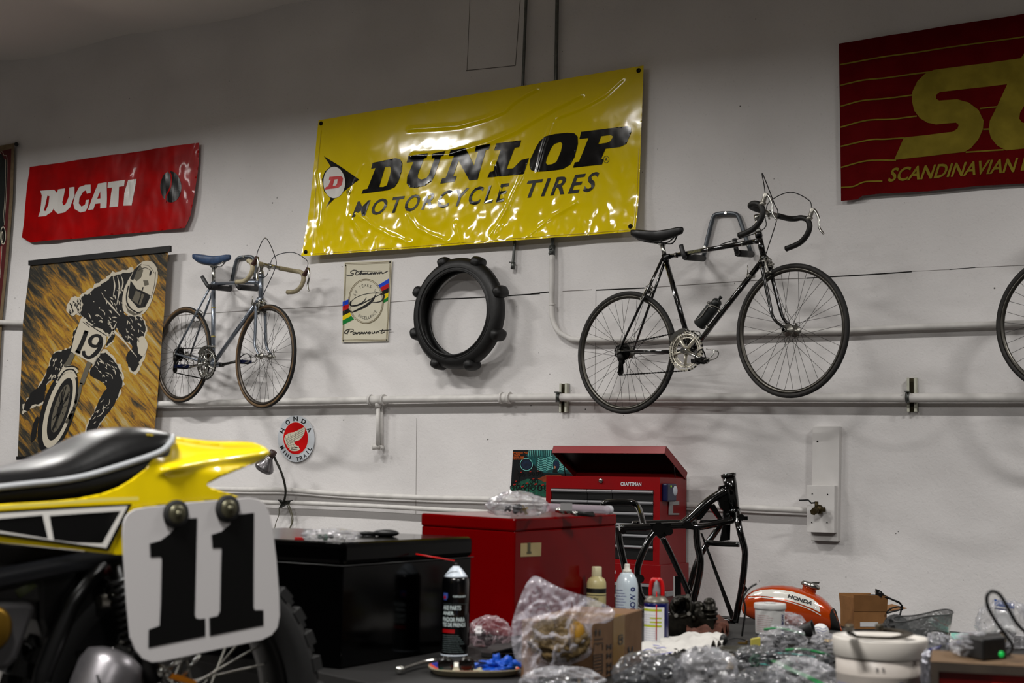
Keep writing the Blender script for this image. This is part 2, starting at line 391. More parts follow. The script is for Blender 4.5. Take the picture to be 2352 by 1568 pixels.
d.tube([W(867, 918, 0.06), W(869, 936, 0.06)], 0.020, 14); d.tube([W(869, 930, 0.06), e], 0.0125, 12); d.tube([W(876, 930, 0.025), W(876.5, 1024, 0.025)], 0.0125, 12)
d.tube([W(855, 1026, 0.075), W(872, 1025, 0.045)], 0.019, 14); d.tube([W(872, 1028, 0.05), W(878, 1027, 0.012)], 0.016, 14); d.tube([W(877, 1026, 0.06), W(878, 1026, 0.066)], 0.010, 6)
d.build('drop_pipe', paint, t, label='short drop pipe with elbow')
strut = mat('strut_paint', (0.74, 0.74, 0.68), 0.5, var=0.15, vscale=20); olive = mat('strut_inside', (0.22, 0.19, 0.09), 0.7, var=0.3, vscale=40)
for k, (px, y0, y1_) in enumerate([(1296, 881, 947), (2096, 868, 946)]):
    a = W(px, y0, 0.0); b = W(px, y1_, 0.0); mz = (a.z+b.z)/2; hh = a.z-b.z; xx = W(px, 912, 0.02).x
    st = T('pipe_bracket', ['white strut channel clamping the thick pipe, behind the rear wheel side of the black bicycle', 'white strut channel clamping the thick pipe, below the red striped banner'][k], 'bracket', (xx, 0, b.z), 'strut brackets on the wall pipe')
    m = MB(); m.box((xx, -0.004, mz), 0.05, 0.006, hh); m.box((xx+0.023, -0.019, mz), 0.004, 0.036, hh); m.box((xx-0.023, -0.019, mz), 0.004, 0.036, hh)
    m.box((xx+0.018, -0.036, mz), 0.012, 0.003, hh); m.box((xx-0.018, -0.036, mz), 0.012, 0.003, hh); m.build('channel', strut, st)
    MB().box((xx, -0.0085, mz), 0.042, 0.002, hh-0.002).build('channel_web', olive, st)
    pc = W(px, 912.5, 0.06); cl = MB(); cl.tube([V((xx-0.022, pc.y, pc.z)), V((xx-0.002, pc.y, pc.z))], r1+0.005, 16); cl.box((xx-0.012, pc.y-0.02, pc.z+r1+0.006), 0.02, 0.05, 0.006); cl.tube([V((xx-0.012, pc.y-0.038, pc.z-0.03)), V((xx-0.012, pc.y-0.038, pc.z+0.03))], 0.004, 8)
    cl.build('clamp', galv, st)
B = [(1268, 586), (1268, 640), (1267, 700), (1270, 735), (1282, 760), (1303, 774), (1330, 780), (1440, 779), (1531, 777), (1650, 769), (1800, 763), (1957, 758), (2050, 753), (2302, 744), (2400, 740), (3000, 711)]
t = T('electrical_conduit', 'white conduit dropping from the yellow banner and bending right behind the black bicycle', 'pipe', W(1268, 780, 0.04))
pipe(B, 0.04, 0.0165, 5).build('painted_run', paint, t)
pipe([(1281.5, -96), (1277, 170), (1272, 420), (1269, 588)], 0.03, 0.0115, 3).build('upper_run', galv, t, label='bare dark upper run')
m = MB(); m.tube([W(1269, 564, 0.03), W(1268, 587, 0.033)], 0.019, 14)
for yy in (571, 581): m.tube([W(1268, yy, 0.05), W(1260, yy, 0.055)], 0.005, 6)
m.build('coupling', galv, t)
pipe([(1268, 698), (1268, 701)], 0.04, 0.02, 2).build('strap', paint, t)
t = T('electrical_conduit', 'thin bare conduit ending just below the yellow banner above the tyre', 'pipe', W(1178, 618, 0.03))
pipe([(1212, -96), (1201, 190), (1186, 500), (1178.5, 600), (1177.5, 617)], 0.03, 0.0095, 3).build('conduit_run', galv, t)
m = MB().tube([W(1179, 602, 0.03), W(1177.5, 618, 0.03)], 0.014, 12); m.tube([W(1170, 602, 0.02), W(1176, 603, 0.03)], 0.004, 6); m.build('end_connector', galv, t)
t = pipe([(470, 1122), (560, 1124), (660, 1125), (779, 1134), (958, 1142), (1113, 1146), (1330, 1152), (1580, 1160), (1760, 1168), (1856, 1172)], 0.045, 0.017, 4).build('wall_pipe', paint)
tag(t, 'white pipe running low along the wall to the valve box, upper of two', 'pipe')
t = pipe([(470, 1149), (560, 1151), (630, 1154), (690, 1155), (839, 1161), (970, 1168), (1120, 1176), (1300, 1185)], 0.05, 0.015, 4).build('wall_pipe', paint)
tag(t, 'white pipe vanishing behind the red chest, lower of two', 'pipe')
t = pipe([(-60, 739), (0, 740), (60, 741.5), (80, 742)], 0.05, 0.019, 2).build('wall_pipe', paint)
tag(t, 'short white pipe between the two posters at the left', 'pipe')
m = MB()
for px, py in [(660, 1125), (958, 1142), (1088, 1145), (779, 1134)]: m.tube([W(px-2, py, 0.045), W(px+2, py+0.1, 0.045)], 0.021, 14)

# valve box
qx = z1(1780, 940, 4.614)
def boxW(quad, front, back, mb=None):
    mb = mb or MB(); p = [W(x, y, front) for x, y in quad]; return mb.prism(p, (0, front-back, 0))
t = T('valve_box', 'tall white board with a boxed air valve, right of the motorcycle frame', 'valve box', W(1893, 1243, 0.04))
board = mat('board_paint', (0.80, 0.79, 0.78), 0.5, var=0.05, vscale=8, bump=0.15)
boxW(qx([(400, 178), (683, 178), (665, 1400), (380, 1387)]), 0.045, 0.0, ).build('back_board', board, t, bevel=0.002)
boxW(qx([(338, 802), (631, 806), (628, 1308), (340, 1300)]), 0.095, 0.045).build('front_box', board, t, bevel=0.002)
m = MB()
for x, y in qx([(395, 893), (558, 900), (389, 1197), (552, 1198)]): m.tube([W(x, y, 0.0945), W(x, y, 0.0975)], 0.0035, 8)
for x, y in qx([(451, 338)]): m.tube([W(x, y, 0.0445), W(x, y, 0.047)], 0.005, 8)
m.build('screw_head', dark, t, label='dark screw heads')
P = lambda x, y, o: W(*qx([(x, y)])[0], o)
m = MB(); m.tube([P(470, 1060, 0.09), P(440, 1064, 0.14), P(415, 1080, 0.175)], [0.017, 0.020, 0.016], 12); m.tube([P(415, 1078, 0.17), P(408, 1084, 0.195)], 0.019, 6)
m.tube([P(440, 1064, 0.14), P(535, 1060, 0.12)], 0.013, 10); m.tube([P(440, 1070, 0.14), P(440, 975, 0.14)], 0.010, 10); m.ball(P(470, 1060, 0.13), (0.022, 0, 0), (0, 0.022, 0), (0, 0, 0.026))
m.build('valve_body', brass, t)
MB().tube([P(440, 985, 0.14), P(385, 992, 0.155), P(352, 958, 0.165), P(255, 962, 0.18)], 0.0045, 8).build('lever', mat('lever_black', (0.05, 0.05, 0.05), 0.4), t)
# ============================================================ banners, signs and posters
def grid_poly(ring, fmap, step): return decal([ring], fmap, step)
# ---- big yellow banner
zd = z1(690, 140, 2.94)
creases = [([(735, 462), (1070, 440), (1250, 390), (1380, 340), (1440, 280), (1520, 230), (1600, 190)], 0.011, 0.022), ([(760, 640), (1000, 632), (1260, 555), (1450, 475), (1700, 330), (1900, 230)], 0.010, 0.028),
           ([(1740, 380), (1900, 320), (2060, 230), (2180, 120)], 0.007, 0.02), ([(1545, 1190), (1700, 1060), (1870, 960)], 0.009, 0.022), ([(1600, 750), (1650, 560), (1700, 420)], 0.007, 0.022),
           ([(380, 1030), (520, 1130), (620, 1180), (760, 1230)], 0.010, 0.022), ([(730, 1030), (800, 1130), (900, 1180), (1010, 1222)], 0.012, 0.026), ([(1310, 700), (1350, 850), (1400, 1000), (1340, 1170)], 0.010, 0.03),
           ([(1500, 770), (1440, 900), (1400, 1000), (1300, 1170)], 0.010, 0.022), ([(120, 760), (150, 960), (140, 1150), (170, 1300)], 0.012, 0.03), ([(340, 900), (330, 1040), (420, 1180)], 0.008, 0.02), ([(1060, 1100), (1080, 1160), (1100, 1230)], 0.012, 0.03), ([(420, 700), (380, 800), (350, 880)], 0.006, 0.018)]
CR = [([(W(*q, 0.05).x, W(*q, 0.05).z) for q in zd(p)], a, wd) for p, a, wd in creases]
def dseg(x, z, pts):
    best = 9; sgn = 1
    for (x1, z1_), (x2, z2) in zip(pts, pts[1:]):
        dx, dz = x2-x1, z2-z1_; L = dx*dx+dz*dz; u = max(0, min(1, ((x-x1)*dx+(z-z1_)*dz)/L)); ex, ez = x-x1-dx*u, z-z1_-dz*u; d = math.hypot(ex, ez)
        if d < best: best = d; sgn = 1 if dx*ez-dz*ex > 0 else -1
    return best, sgn
zb0 = W(*zd([(1150, 1250)])[0]).z; zb1 = W(*zd([(1150, 230)])[0]).z
SURFC = {}
def surf_dunlop(x, z):
    k = (round(x, 4), round(z, 4))
    if k in SURFC: return SURFC[k]
    h = 0
    for pts, a, wd in CR:
        d, s = dseg(x, z, pts); h += a*0.5*math.exp(-(d/(wd*0.5))**2)
    low = max(0, min(1, (zb1-z)/(zb1-zb0)))
    n = NZ.noise(V((x*5+9.3, 0, z*3.2+2)))*0.6+NZ.noise(V((x*13, 3, z*9)))*0.28+NZ.noise(V((x*26, 7, z*19)))*0.11
    h += 0.023*(0.04+0.96*low**2.6)*n+0.026*max(0, (low-0.55)/0.45)**2+0.003*NZ.noise(V((x*1.7, 9, z*1.7)))
    SURFC[k] = h; return h
dq = zd([(122, 400), (2318, 30), (2278, 1155), (1000, 1253), (22, 1322), (60, 1000)])
vinyl = mat('yellow_vinyl', (0.88, 0.78, 0.0), 0.11, spec=0.35, coat=0.5, var=0.05, vscale=5); vblack = mat('black_vinyl_ink', (0.008, 0.008, 0.010), 0.16, spec=0.3, coat=0.25)
vgrey = mat('grey_vinyl_ink', (0.10, 0.11, 0.11), 0.22, coat=0.5); white = mat('white_ink', (0.83, 0.82, 0.80), 0.3, coat=0.3); redink = mat('red_ink', (0.75, 0.02, 0.03), 0.3, coat=0.3)
t = T('vinyl_banner', 'big glossy yellow DUNLOP MOTORCYCLE TIRES banner in the middle of the wall', 'banner', W(1080, 560, 0.05))
fd = flatW(0.052, surf_dunlop); fd2 = flatW(0.0545, surf_dunlop); fd3 = flatW(0.0555, surf_dunlop); fd4 = flatW(0.0565, surf_dunlop)
o = decal([dq], fd, 3.2).build('banner_sheet', vinyl, t, fix=False); o.data.polygons.foreach_set('use_smooth', [True]*len(o.data.polygons))
letters = [[[(488, 688), (640, 656), (672, 662), (688, 688), (684, 740), (662, 812), (636, 852), (590, 872), (412, 896), (424, 868), (452, 862), (508, 722), (478, 728)], [(572, 716), (604, 712), (612, 730), (604, 775), (584, 838), (560, 850), (532, 850)]],
 [[(728, 642), (862, 622), (852, 652), (832, 660), (790, 770), (792, 790), (815, 800), (848, 790), (866, 770), (905, 655), (884, 660), (894, 624), (978, 606), (968, 638), (948, 645), (905, 772), (885, 812), (840, 842), (780, 856), (735, 852), (716, 825), (720, 780), (762, 680), (716, 686)]],
 [[(1012, 603), (1116, 587), (1172, 705), (1200, 612), (1176, 614), (1188, 576), (1284, 558), (1272, 596), (1252, 602), (1196, 800), (1140, 806), (1068, 672), (1030, 778), (1056, 776), (1042, 812), (944, 828), (956, 792), (980, 788), (1036, 640), (1004, 642)]],
 [[(1322, 556), (1490, 535), (1476, 580), (1446, 585), (1392, 728), (1436, 724), (1490, 668), (1542, 655), (1506, 764), (1262, 786), (1278, 748), (1302, 744), (1352, 600), (1308, 604)]],
 [[(1650, 510), (1720, 492), (1800, 484), (1850, 488), (1872, 510), (1874, 560), (1850, 650), (1820, 700), (1770, 730), (1680, 742), (1590, 748), (1555, 735), (1545, 700), (1552, 660), (1590, 580), (1615, 540)], [(1712, 560), (1755, 545), (1768, 560), (1758, 610), (1728, 680), (1700, 696), (1668, 700), (1655, 688), (1664, 650), (1690, 590)]],
 [[(1896, 478), (2205, 440), (2232, 450), (2234, 480), (2200, 560), (2160, 580), (2060, 592), (2030, 660), (2048, 664), (2036, 698), (1840, 720), (1852, 684), (1880, 680), (1945, 520), (1884, 526)], [(2030, 508), (2095, 498), (2110, 510), (2096, 540), (2070, 552), (2012, 560)]]]
m = MB()
for L in letters: decal([zd(r) for r in L], fd2, 3.2, m)
decal([zd([(158, 642), (275, 715), (397, 800), (240, 920), (172, 990), (205, 930), (160, 880), (145, 800), (165, 745), (205, 712)])], fd2, 3.2, m)
o = m.build('black_lettering', vblack, t, fix=False); o.data.polygons.foreach_set('use_smooth', [True]*len(o.data.polygons))
m = MB(); textpx(m, 'MOTORCYCLE', zd([(350, 1057), (1375, 950), (1412, 822), (388, 948)]), fd2, 0.018, 0, 1.3); textpx(m, 'TIRES', zd([(1495, 930), (1975, 882), (2027, 745), (1537, 808)]), fd2, 0.018, 0, 1.25)
for cx, cy, rr in [(326, 884, 15), (2064, 664, 20)]:
    stroke(m, zd(ell(cx, cy, rr*0.95, rr*1.15, 24)+[(cx+rr*0.95, cy)]), 0.9, fd2, 1); textpx(m, 'R', zd([(cx-rr*.45, cy+rr*.6), (cx+rr*.5, cy+rr*.5), (cx+rr*.5, cy-rr*.7), (cx-rr*.45, cy-rr*.6)]), fd2, 0.01)
m.build('grey_lettering', vgrey, t, fix=False)
decal([zd(ell(228, 820, 73, 106))], fd3, 4.2).build('emblem_disc', white, t, fix=False)
decal([zd([(196, 782), (275, 776), (288, 790), (280, 835), (255, 856), (164, 868), (172, 850), (186, 846), (206, 802), (192, 803)]), zd([(230, 800), (252, 797), (248, 828), (235, 842), (217, 844)])], fd4, 4.2).build('emblem_letter', redink, t, fix=False)
m = MB()
for x, y in zd([(140, 422), (2285, 65), (52, 1293), (2243, 1122)]):
    c = fd((x, y)); m.ring(c+V((0, -0.003, 0)), (0, 1, 0), 0.011, 0.0035, 20, 6); m.ball(c+V((0, -0.004, 0)), (0.007, 0, 0), (0, 0.004, 0), (0, 0, 0.007), 8, 6)
m.build('grommet', mat('grommet_metal', (0.12, 0.11, 0.10), 0.4, metal=0.9), t)
m = MB(); hem = mat('hem_yellow', (0.70, 0.60, 0.02), 0.25, coat=0.6)
stroke(m, zd([(140, 470), (100, 900), (95, 1310)]), 0.8, fd3, 2); stroke(m, zd([(2285, 590), (2272, 900), (2262, 1140)]), 0.8, fd3, 2); stroke(m, zd([(95, 1306), (1000, 1238), (2262, 1142)]), 0.8, fd3, 40)
m.build('hem', hem, t, fix=False)

# ---- red DUCATI banner
zu = z1(0, 300, 2.0104)
def surf_red(x, z): return 0.012*math.sin(x*9+z*3)*0.5+0.010*NZ.noise(V((x*6, 1, z*3)))+0.014*max(0, NZ.noise(V((x*3, 5, z*2))))+0.004*NZ.noise(V((x*20, 2, z*9)))
fu = flatW(0.035, surf_red); fu2 = flatW(0.0372, surf_red); fu3 = flatW(0.0385, surf_red)
t = T('vinyl_banner', 'red DUCATI banner with black round emblem above the rider painting', 'banner', W(250, 540, 0.03))
rv = mat('red_vinyl', (0.66, 0.004, 0.012), 0.38, spec=0.15, coat=0.06, var=0.3, vscale=6, bump=0.3, bscale=30)
o = decal([zu([(140, 168), (520, 112), (918, 55), (914, 150), (900, 300), (884, 390), (860, 450), (500, 484), (140, 516), (97, 492), (118, 330)])], fu, 5).build('banner_sheet', rv, t, fix=False); o.data.polygons.foreach_set('use_smooth', [True]*len(o.data.polygons))
duc = [[[(188, 278), (248, 272), (262, 288), (264, 325), (242, 375), (215, 395), (178, 398), (188, 372), (196, 300)], [(220, 300), (229, 302), (227, 340), (214, 372), (206, 370)]],
 [[(265, 270), (297, 265), (286, 330), (291, 345), (302, 340), (317, 300), (318, 262), (343, 259), (342, 300), (322, 355), (300, 377), (268, 384), (250, 366), (251, 330)]],
 [[(421, 249), (419, 286), (401, 291), (398, 275), (385, 280), (364, 310), (361, 335), (373, 350), (390, 340), (395, 320), (409, 318), (404, 350), (392, 371), (368, 377), (343, 361), (337, 335), (345, 295), (367, 260), (395, 250)]],
 [[(455, 245), (497, 239), (495, 356), (463, 359), (464, 335), (441, 338), (430, 363), (403, 366)], [(466, 280), (465, 313), (450, 315)]],
 [[(502, 239), (578, 228), (575, 256), (553, 260), (546, 350), (508, 354), (515, 300), (521, 263), (500, 265)]],
 [[(592, 228), (627, 222), (606, 345), (569, 346), (575, 290)]]]
m = MB()
for L in duc: decal([zu(r) for r in L], fu2, 5, m)
m.build('white_lettering', white, t, fix=False)
decal([zu(ell(792, 260, 49, 72))], fu2, 5).build('round_emblem', mat('black_ink', (0.03, 0.03, 0.032), 0.3, coat=0.3), t, fix=False)
m = MB(); stroke(m, zu([(784, 188), (796, 215), (790, 265), (770, 300), (764, 332)]), 3.6, fu3, 5); m.build('emblem_stripe', rv, t, fix=False)

# ---- dark red banner, top right
zs = z1(1860, 30, 3.484)
def surf_sc(x, z): return 0.012*math.sin(x*14)*(0.3+max(0, 3.0-z))*0.6+0.004*NZ.noise(V((x*8, 1, z*3)))
fs_ = flatW(0.035, surf_sc); fs2 = flatW(0.037, surf_sc); fs3 = flatW(0.0385, surf_sc)
t = T('cloth_banner', 'dark red striped SCANDINAVIAN banner cut off by the right edge', 'banner', W(2140, 440, 0.03))
maroon = mat('maroon_cloth', (0.36, 0.004, 0.015), 0.85, spec=0.1, var=0.2, vscale=7, bump=0.3, bscale=300); mustard = mat('mustard_print', (0.50, 0.44, 0.03), 0.8, var=0.25, vscale=10, bump=0.2)
o = decal([zs([(232, 245), (1000, 118), (1714, 6), (2300, -88), (2300, 1335), (1714, 1362), (1350, 1382), (950, 1424), (760, 1436), (560, 1445), (420, 1462), (380, 1490), (248, 1503)])], fs_, 8).build('banner_sheet', maroon, t, fix=False); o.data.polygons.foreach_set('use_smooth', [True]*len(o.data.polygons))
m = MB()
decal([zs([(675, 1175), (752, 995), (1140, 950), (1182, 925), (1192, 895), (1170, 876), (1010, 890), (940, 875), (880, 840), (835, 780), (816, 700), (820, 630), (860, 545), (920, 485), (990, 455), (1400, 402), (1690, 360), (1580, 568), (1100, 625), (1040, 632), (1010, 655), (1010, 685), (1035, 700), (1180, 690), (1270, 715), (1350, 775), (1390, 860), (1385, 930), (1350, 1010), (1290, 1080), (1240, 1110)])], fs2, 8, m)
decal([zs([(1690, 360), (1580, 568), (1500, 740), (1440, 860), (1430, 930), (1450, 1000), (1500, 1060), (1570, 1097), (1720, 1082), (1900, 1062), (1900, 860), (1740, 885), (1700, 875), (1676, 845), (1682, 800), (1720, 735), (1790, 560), (1900, 540), (1900, 290), (1760, 300), (1714, 320)])], fs2, 8, m)
m.build('big_initials', mustard, t, fix=False)
m = MB()
for p in [[(240, 413), (560, 355), (920, 303), (1300, 248), (1760, 183)], [(242, 578), (420, 537), (600, 520), (800, 490), (975, 468)], [(245, 746), (420, 700), (600, 685), (822, 655)], [(245, 913), (460, 858), (640, 850), (855, 823)], [(246, 1066), (480, 1015), (600, 1010), (752, 997)], [(247, 1234), (460, 1182), (690, 1177)], [(248, 1394), (350, 1385), (440, 1350), (582, 1345)], [(1362, 763), (1497, 748)], [(1388, 930), (1433, 928)], [(1248, 1113), (1550, 1092)]]:
    stroke(m, zs(p), 3.2, fs3, 6)
m.build('pinstripes', mustard, t, fix=False)
m = MB(); textpx(m, 'SCANDINAVIAN', zs([(622, 1352), (1632, 1272), (1668, 1155), (662, 1238)]), fs3, 0.02); textpx(m, 'D', zs([(1686, 1260), (1780, 1252), (1810, 1135), (1716, 1145)]), fs3, 0.03)
m.build('lettering', mustard, t, fix=False)

# ---- Schwinn tin sign
zc = z1(740, 580, 3.136); fc = flatW(0.014); fc2 = flatW(0.0152); fc3 = flatW(0.016); fc4 = flatW(0.0167)
t = T('tin_sign', 'cream Schwinn Paramount tin sign with rainbow stripes left of the tyre', 'sign', W(840, 782, 0.01))
cream = mat('cream_enamel', (0.80, 0.78, 0.70), 0.25, coat=0.5); gold = mat('gold_line', (0.38, 0.32, 0.16), 0.4); ink = mat('print_black', (0.02, 0.02, 0.02), 0.4)
MB().prism([W(x, y, 0.014) for x, y in zc([(160, 68), (502, 56), (473, 638), (140, 645)])], (0, 0.004, 0)).build('sign_plate', cream, t, bevel=0.003)
m = MB()
for wpx, q in [(1.0, [(168, 80), (494, 66), (467, 628), (148, 635), (168, 80)]), (0.6, [(174, 88), (487, 75), (461, 621), (154, 628), (174, 88)])]:
    for a, b in zip(q, q[1:]): stroke(m, zc([a, b]), wpx, fc2, 1)
m.build('border_line', gold, t, fix=False)
S = {'blue': ((0.05, 0.25, 0.75), [[(148, 353), (200, 332), (192, 368), (147, 386)], [(400, 236), (481, 186), (480, 219), (418, 252)]]),
     'red': ((0.70, 0.03, 0.05), [[(147, 386), (192, 368), (190, 402), (147, 421)], [(418, 252), (480, 219), (479, 253), (430, 277)]]),
     'black': ((0.02, 0.02, 0.02), [[(147, 421), (190, 402), (200, 430), (147, 455)], [(430, 277), (479, 253), (478, 287), (437, 304)]]),
     'yellow': ((0.85, 0.75, 0.03), [[(147, 455), (200, 430), (210, 455), (147, 488)], [(437, 304), (478, 287), (476, 319), (440, 340)]]),
     'green': ((0.03, 0.45, 0.18), [[(147, 488), (210, 455), (230, 480), (148, 521)], [(440, 340), (476, 319), (474, 346), (430, 368)]])}
for k, (c, rs) in S.items():
    m = MB()
    for r in rs: m.add([fc2(p) for p in zc(r)], [(0, 1, 2, 3)])
    m.build(k+'_stripe', mat('sign_'+k, c, 0.3, coat=0.4), t, fix=False)
decal([zc(ell(315, 350, 122, 156))], fc3).build('round_field', cream, t, fix=False)
m = MB(); stroke(m, zc(ell(315, 350, 126, 160, 48)+[(441, 350)]), 0.9, fc4, 1); stroke(m, zc(ell(315, 350, 118, 151, 48)+[(433, 350)]), 0.9, fc4, 1); m.build('ring_line', gold, t, fix=False)
m = MB()
def arc_text(m, s, cx, cy, rx, ry, a0, a1, h, wch, f, off=0.0, flip=False):
    """letters set round an ellipse, angles in degrees clockwise from the top, pixel units of the crop"""
    n = len(s)
    for i, ch in enumerate(s):
        if ch == ' ': continue
        a = math.radians(a0+(a1-a0)*i/(n-1)); wch_ = wch*(0.3 if ch == 'I' else 1); px, py = cx+rx*math.sin(a), cy-ry*math.cos(a)
        ux, uy = (math.sin(a)*rx/max(rx, ry), -math.cos(a)); l = math.hypot(ux, uy); ux, uy = ux/l, uy/l; tx, ty = -uy, ux
        if flip: ux, uy, tx, ty = -ux, -uy, -tx, -ty
        q = [(px-tx*wch_/2-ux*h/2, py-ty*wch_/2-uy*h/2), (px+tx*wch_/2-ux*h/2, py+ty*wch_/2-uy*h/2), (px+tx*wch_/2+ux*h/2, py+ty*wch_/2+uy*h/2), (px-tx*wch_/2+ux*h/2, py-ty*wch_/2+uy*h/2)]
        textpx(m, ch, f[0](q), f[1], off)
arc_text(m, '60 YEARS OF', 315, 350, 88, 115, -66, 60, 20, 12, (zc, fc4), 0.0); arc_text(m, 'EXCELLENCE', 315, 350, 90, 120, 212, 128, 20, 11, (zc, fc4), 0.0, True)
# script lettering as pen strokes
for p, wd in [([(205, 348), (200, 375), (225, 385), (270, 375), (330, 345), (390, 315), (425, 300), (445, 310), (430, 345), (390, 358), (350, 355)], [1, 2.2, 1.6, 2, 2, 1.2, 1.6, 3.4, 2.4, 1.5, 1]), ([(205, 375), (215, 345), (260, 315), (330, 295), (400, 290), (440, 298)], [2.2, 1, 1.2, 1.2, 1.4, 1.8]), ([(318, 322), (300, 350), (255, 375), (205, 383)], [1, 1.6, 1.4, 1]),
              ([(388, 298), (360, 345), (310, 385), (260, 410), (215, 428), (190, 415)], [1, 4.2, 4.6, 3.4, 2, 3])]: stroke(m, zc(p), [w_*1.35 for w_ in wd], fc4)
s_w = [[(250, 128), (225, 125), (205, 138), (210, 150), (225, 150), (215, 162), (190, 165), (170, 158)], [(262, 140), (250, 136), (240, 150), (245, 160), (262, 155)], [(262, 158), (285, 128), (272, 160), (288, 145), (292, 158)], [(292, 158), (303, 143), (300, 158), (315, 143), (313, 157), (330, 140)], [(330, 142), (328, 157), (342, 152)], [(352, 132), (353, 133)], [(342, 155), (352, 142), (350, 156), (364, 142), (366, 156)], [(366, 156), (380, 140), (378, 155), (394, 140), (396, 154)], [(396, 154), (412, 138), (410, 153), (426, 136), (432, 150), (472, 132)]]
for p in s_w: stroke(m, zc(p), 1.5, fc4, 4)
stroke(m, zc([(240, 136), (330, 134), (420, 130)]), 0.6, fc4)
p_w = [[(195, 550), (170, 560), (160, 578), (175, 580), (195, 560)], [(195, 552), (185, 570), (178, 588)], [(195, 550), (220, 552), (222, 565), (200, 572)], [(232, 572), (222, 578), (222, 588), (236, 582), (238, 572), (240, 586)], [(246, 572), (244, 587), (256, 572)], [(268, 570), (258, 578), (260, 586), (272, 580), (274, 570), (276, 584)], [(282, 571), (282, 585), (292, 571), (294, 584), (304, 570), (308, 583)], [(322, 569), (313, 576), (318, 584), (328, 576), (322, 569)], [(336, 568), (336, 581), (348, 576), (350, 567), (352, 581)], [(360, 567), (360, 580), (372, 566), (376, 579)], [(400, 548), (388, 578), (396, 578), (410, 570)], [(380, 561), (450, 556)]]
p_w = [[(x if x < 230 else 230+(x-230)*1.22, y) for x, y in p] for p in p_w]
for p in p_w: stroke(m, zc(p), 1.5, fc4, 4)
m.build('script_lettering', ink, t, fix=False)
m = MB()
for x, y in zc([(168, 92), (488, 68), (152, 633), (465, 628)]): m.ball(W(x, y, 0.015), (0.006, 0, 0), (0, 0.003, 0), (0, 0, 0.006), 8, 6)
m.build('nail_head', mat('nail_metal', (0.2, 0.2, 0.18), 0.4, metal=0.8), t)

# ---- round Honda sign
zh = z1(560, 900, 4.356); fh = flatW(0.014); fh2 = flatW(0.0155); fh3 = flatW(0.0165); fh4 = flatW(0.0173)
t = T('round_sign', 'round white HONDA MINI TRAIL sign with a wing on a red disc', 'sign', W(682, 1058, 0.01))
MB().prism([W(x, y, 0.014) for x, y in zh(ell(523, 467, 182, 234, 56))], (0, 0.005, 0)).build('sign_plate', mat('silver_white', (0.80, 0.82, 0.84), 0.25, metal=0.15, coat=0.4), t)
decal([zh(ell(519, 462, 129, 166))], fh2).build('disc_edge', white, t, fix=False)
decal([zh(ell(519, 462, 123, 160))], fh3).build('red_disc', redink, t, fix=False)
m = MB(); wingp = [(606, 350), (613, 375), (606, 415), (585, 450), (555, 480), (520, 492), (503, 505), (520, 530), (550, 545), (551, 560), (500, 560), (442, 556), (420, 515), (404, 470), (413, 432), (460, 408), (506, 400), (518, 388), (524, 392), (560, 372)]
decal([zh(wingp)], fh4, None, m); decal([zh(ell(508, 570, 52, 21))], fh4, None, m); m.build('wing', cream, t, fix=False)
m = MB(); fh5 = flatW(0.018)
for p in [[(415, 470), (500, 430), (606, 365)], [(420, 485), (500, 445), (606, 385)], [(425, 500), (510, 460), (606, 405)], [(430, 515), (500, 480), (590, 435)], [(436, 530), (470, 510), (520, 490)], [(440, 545), (480, 525), (515, 525)], [(413, 432), (425, 480), (450, 550)], [(440, 420), (452, 470), (480, 550)], [(460, 410), (475, 470), (505, 550)], [(510, 400), (515, 440), (500, 500)]]: stroke(m, zh(p), 0.45, fh5, 3)
for p in [[(478, 562), (476, 578)], [(478, 570), (488, 570)], [(489, 562), (487, 578)], [(495, 568), (497, 576), (503, 568), (505, 576), (512, 569), (516, 576), (522, 568), (534, 574)]]: stroke(m, zh(p), 0.8, fh5, 2)
arc_text(m, 'HONDA', 523, 467, 148, 200, -67, 63, 44, 44, (zh, fh2), 0.022)
arc_text(m, 'MINI TRAIL', 523, 470, 154, 200, 245, 118, 38, 31, (zh, fh2), 0.02, True)
m.build('black_lettering', ink, t, fix=False)

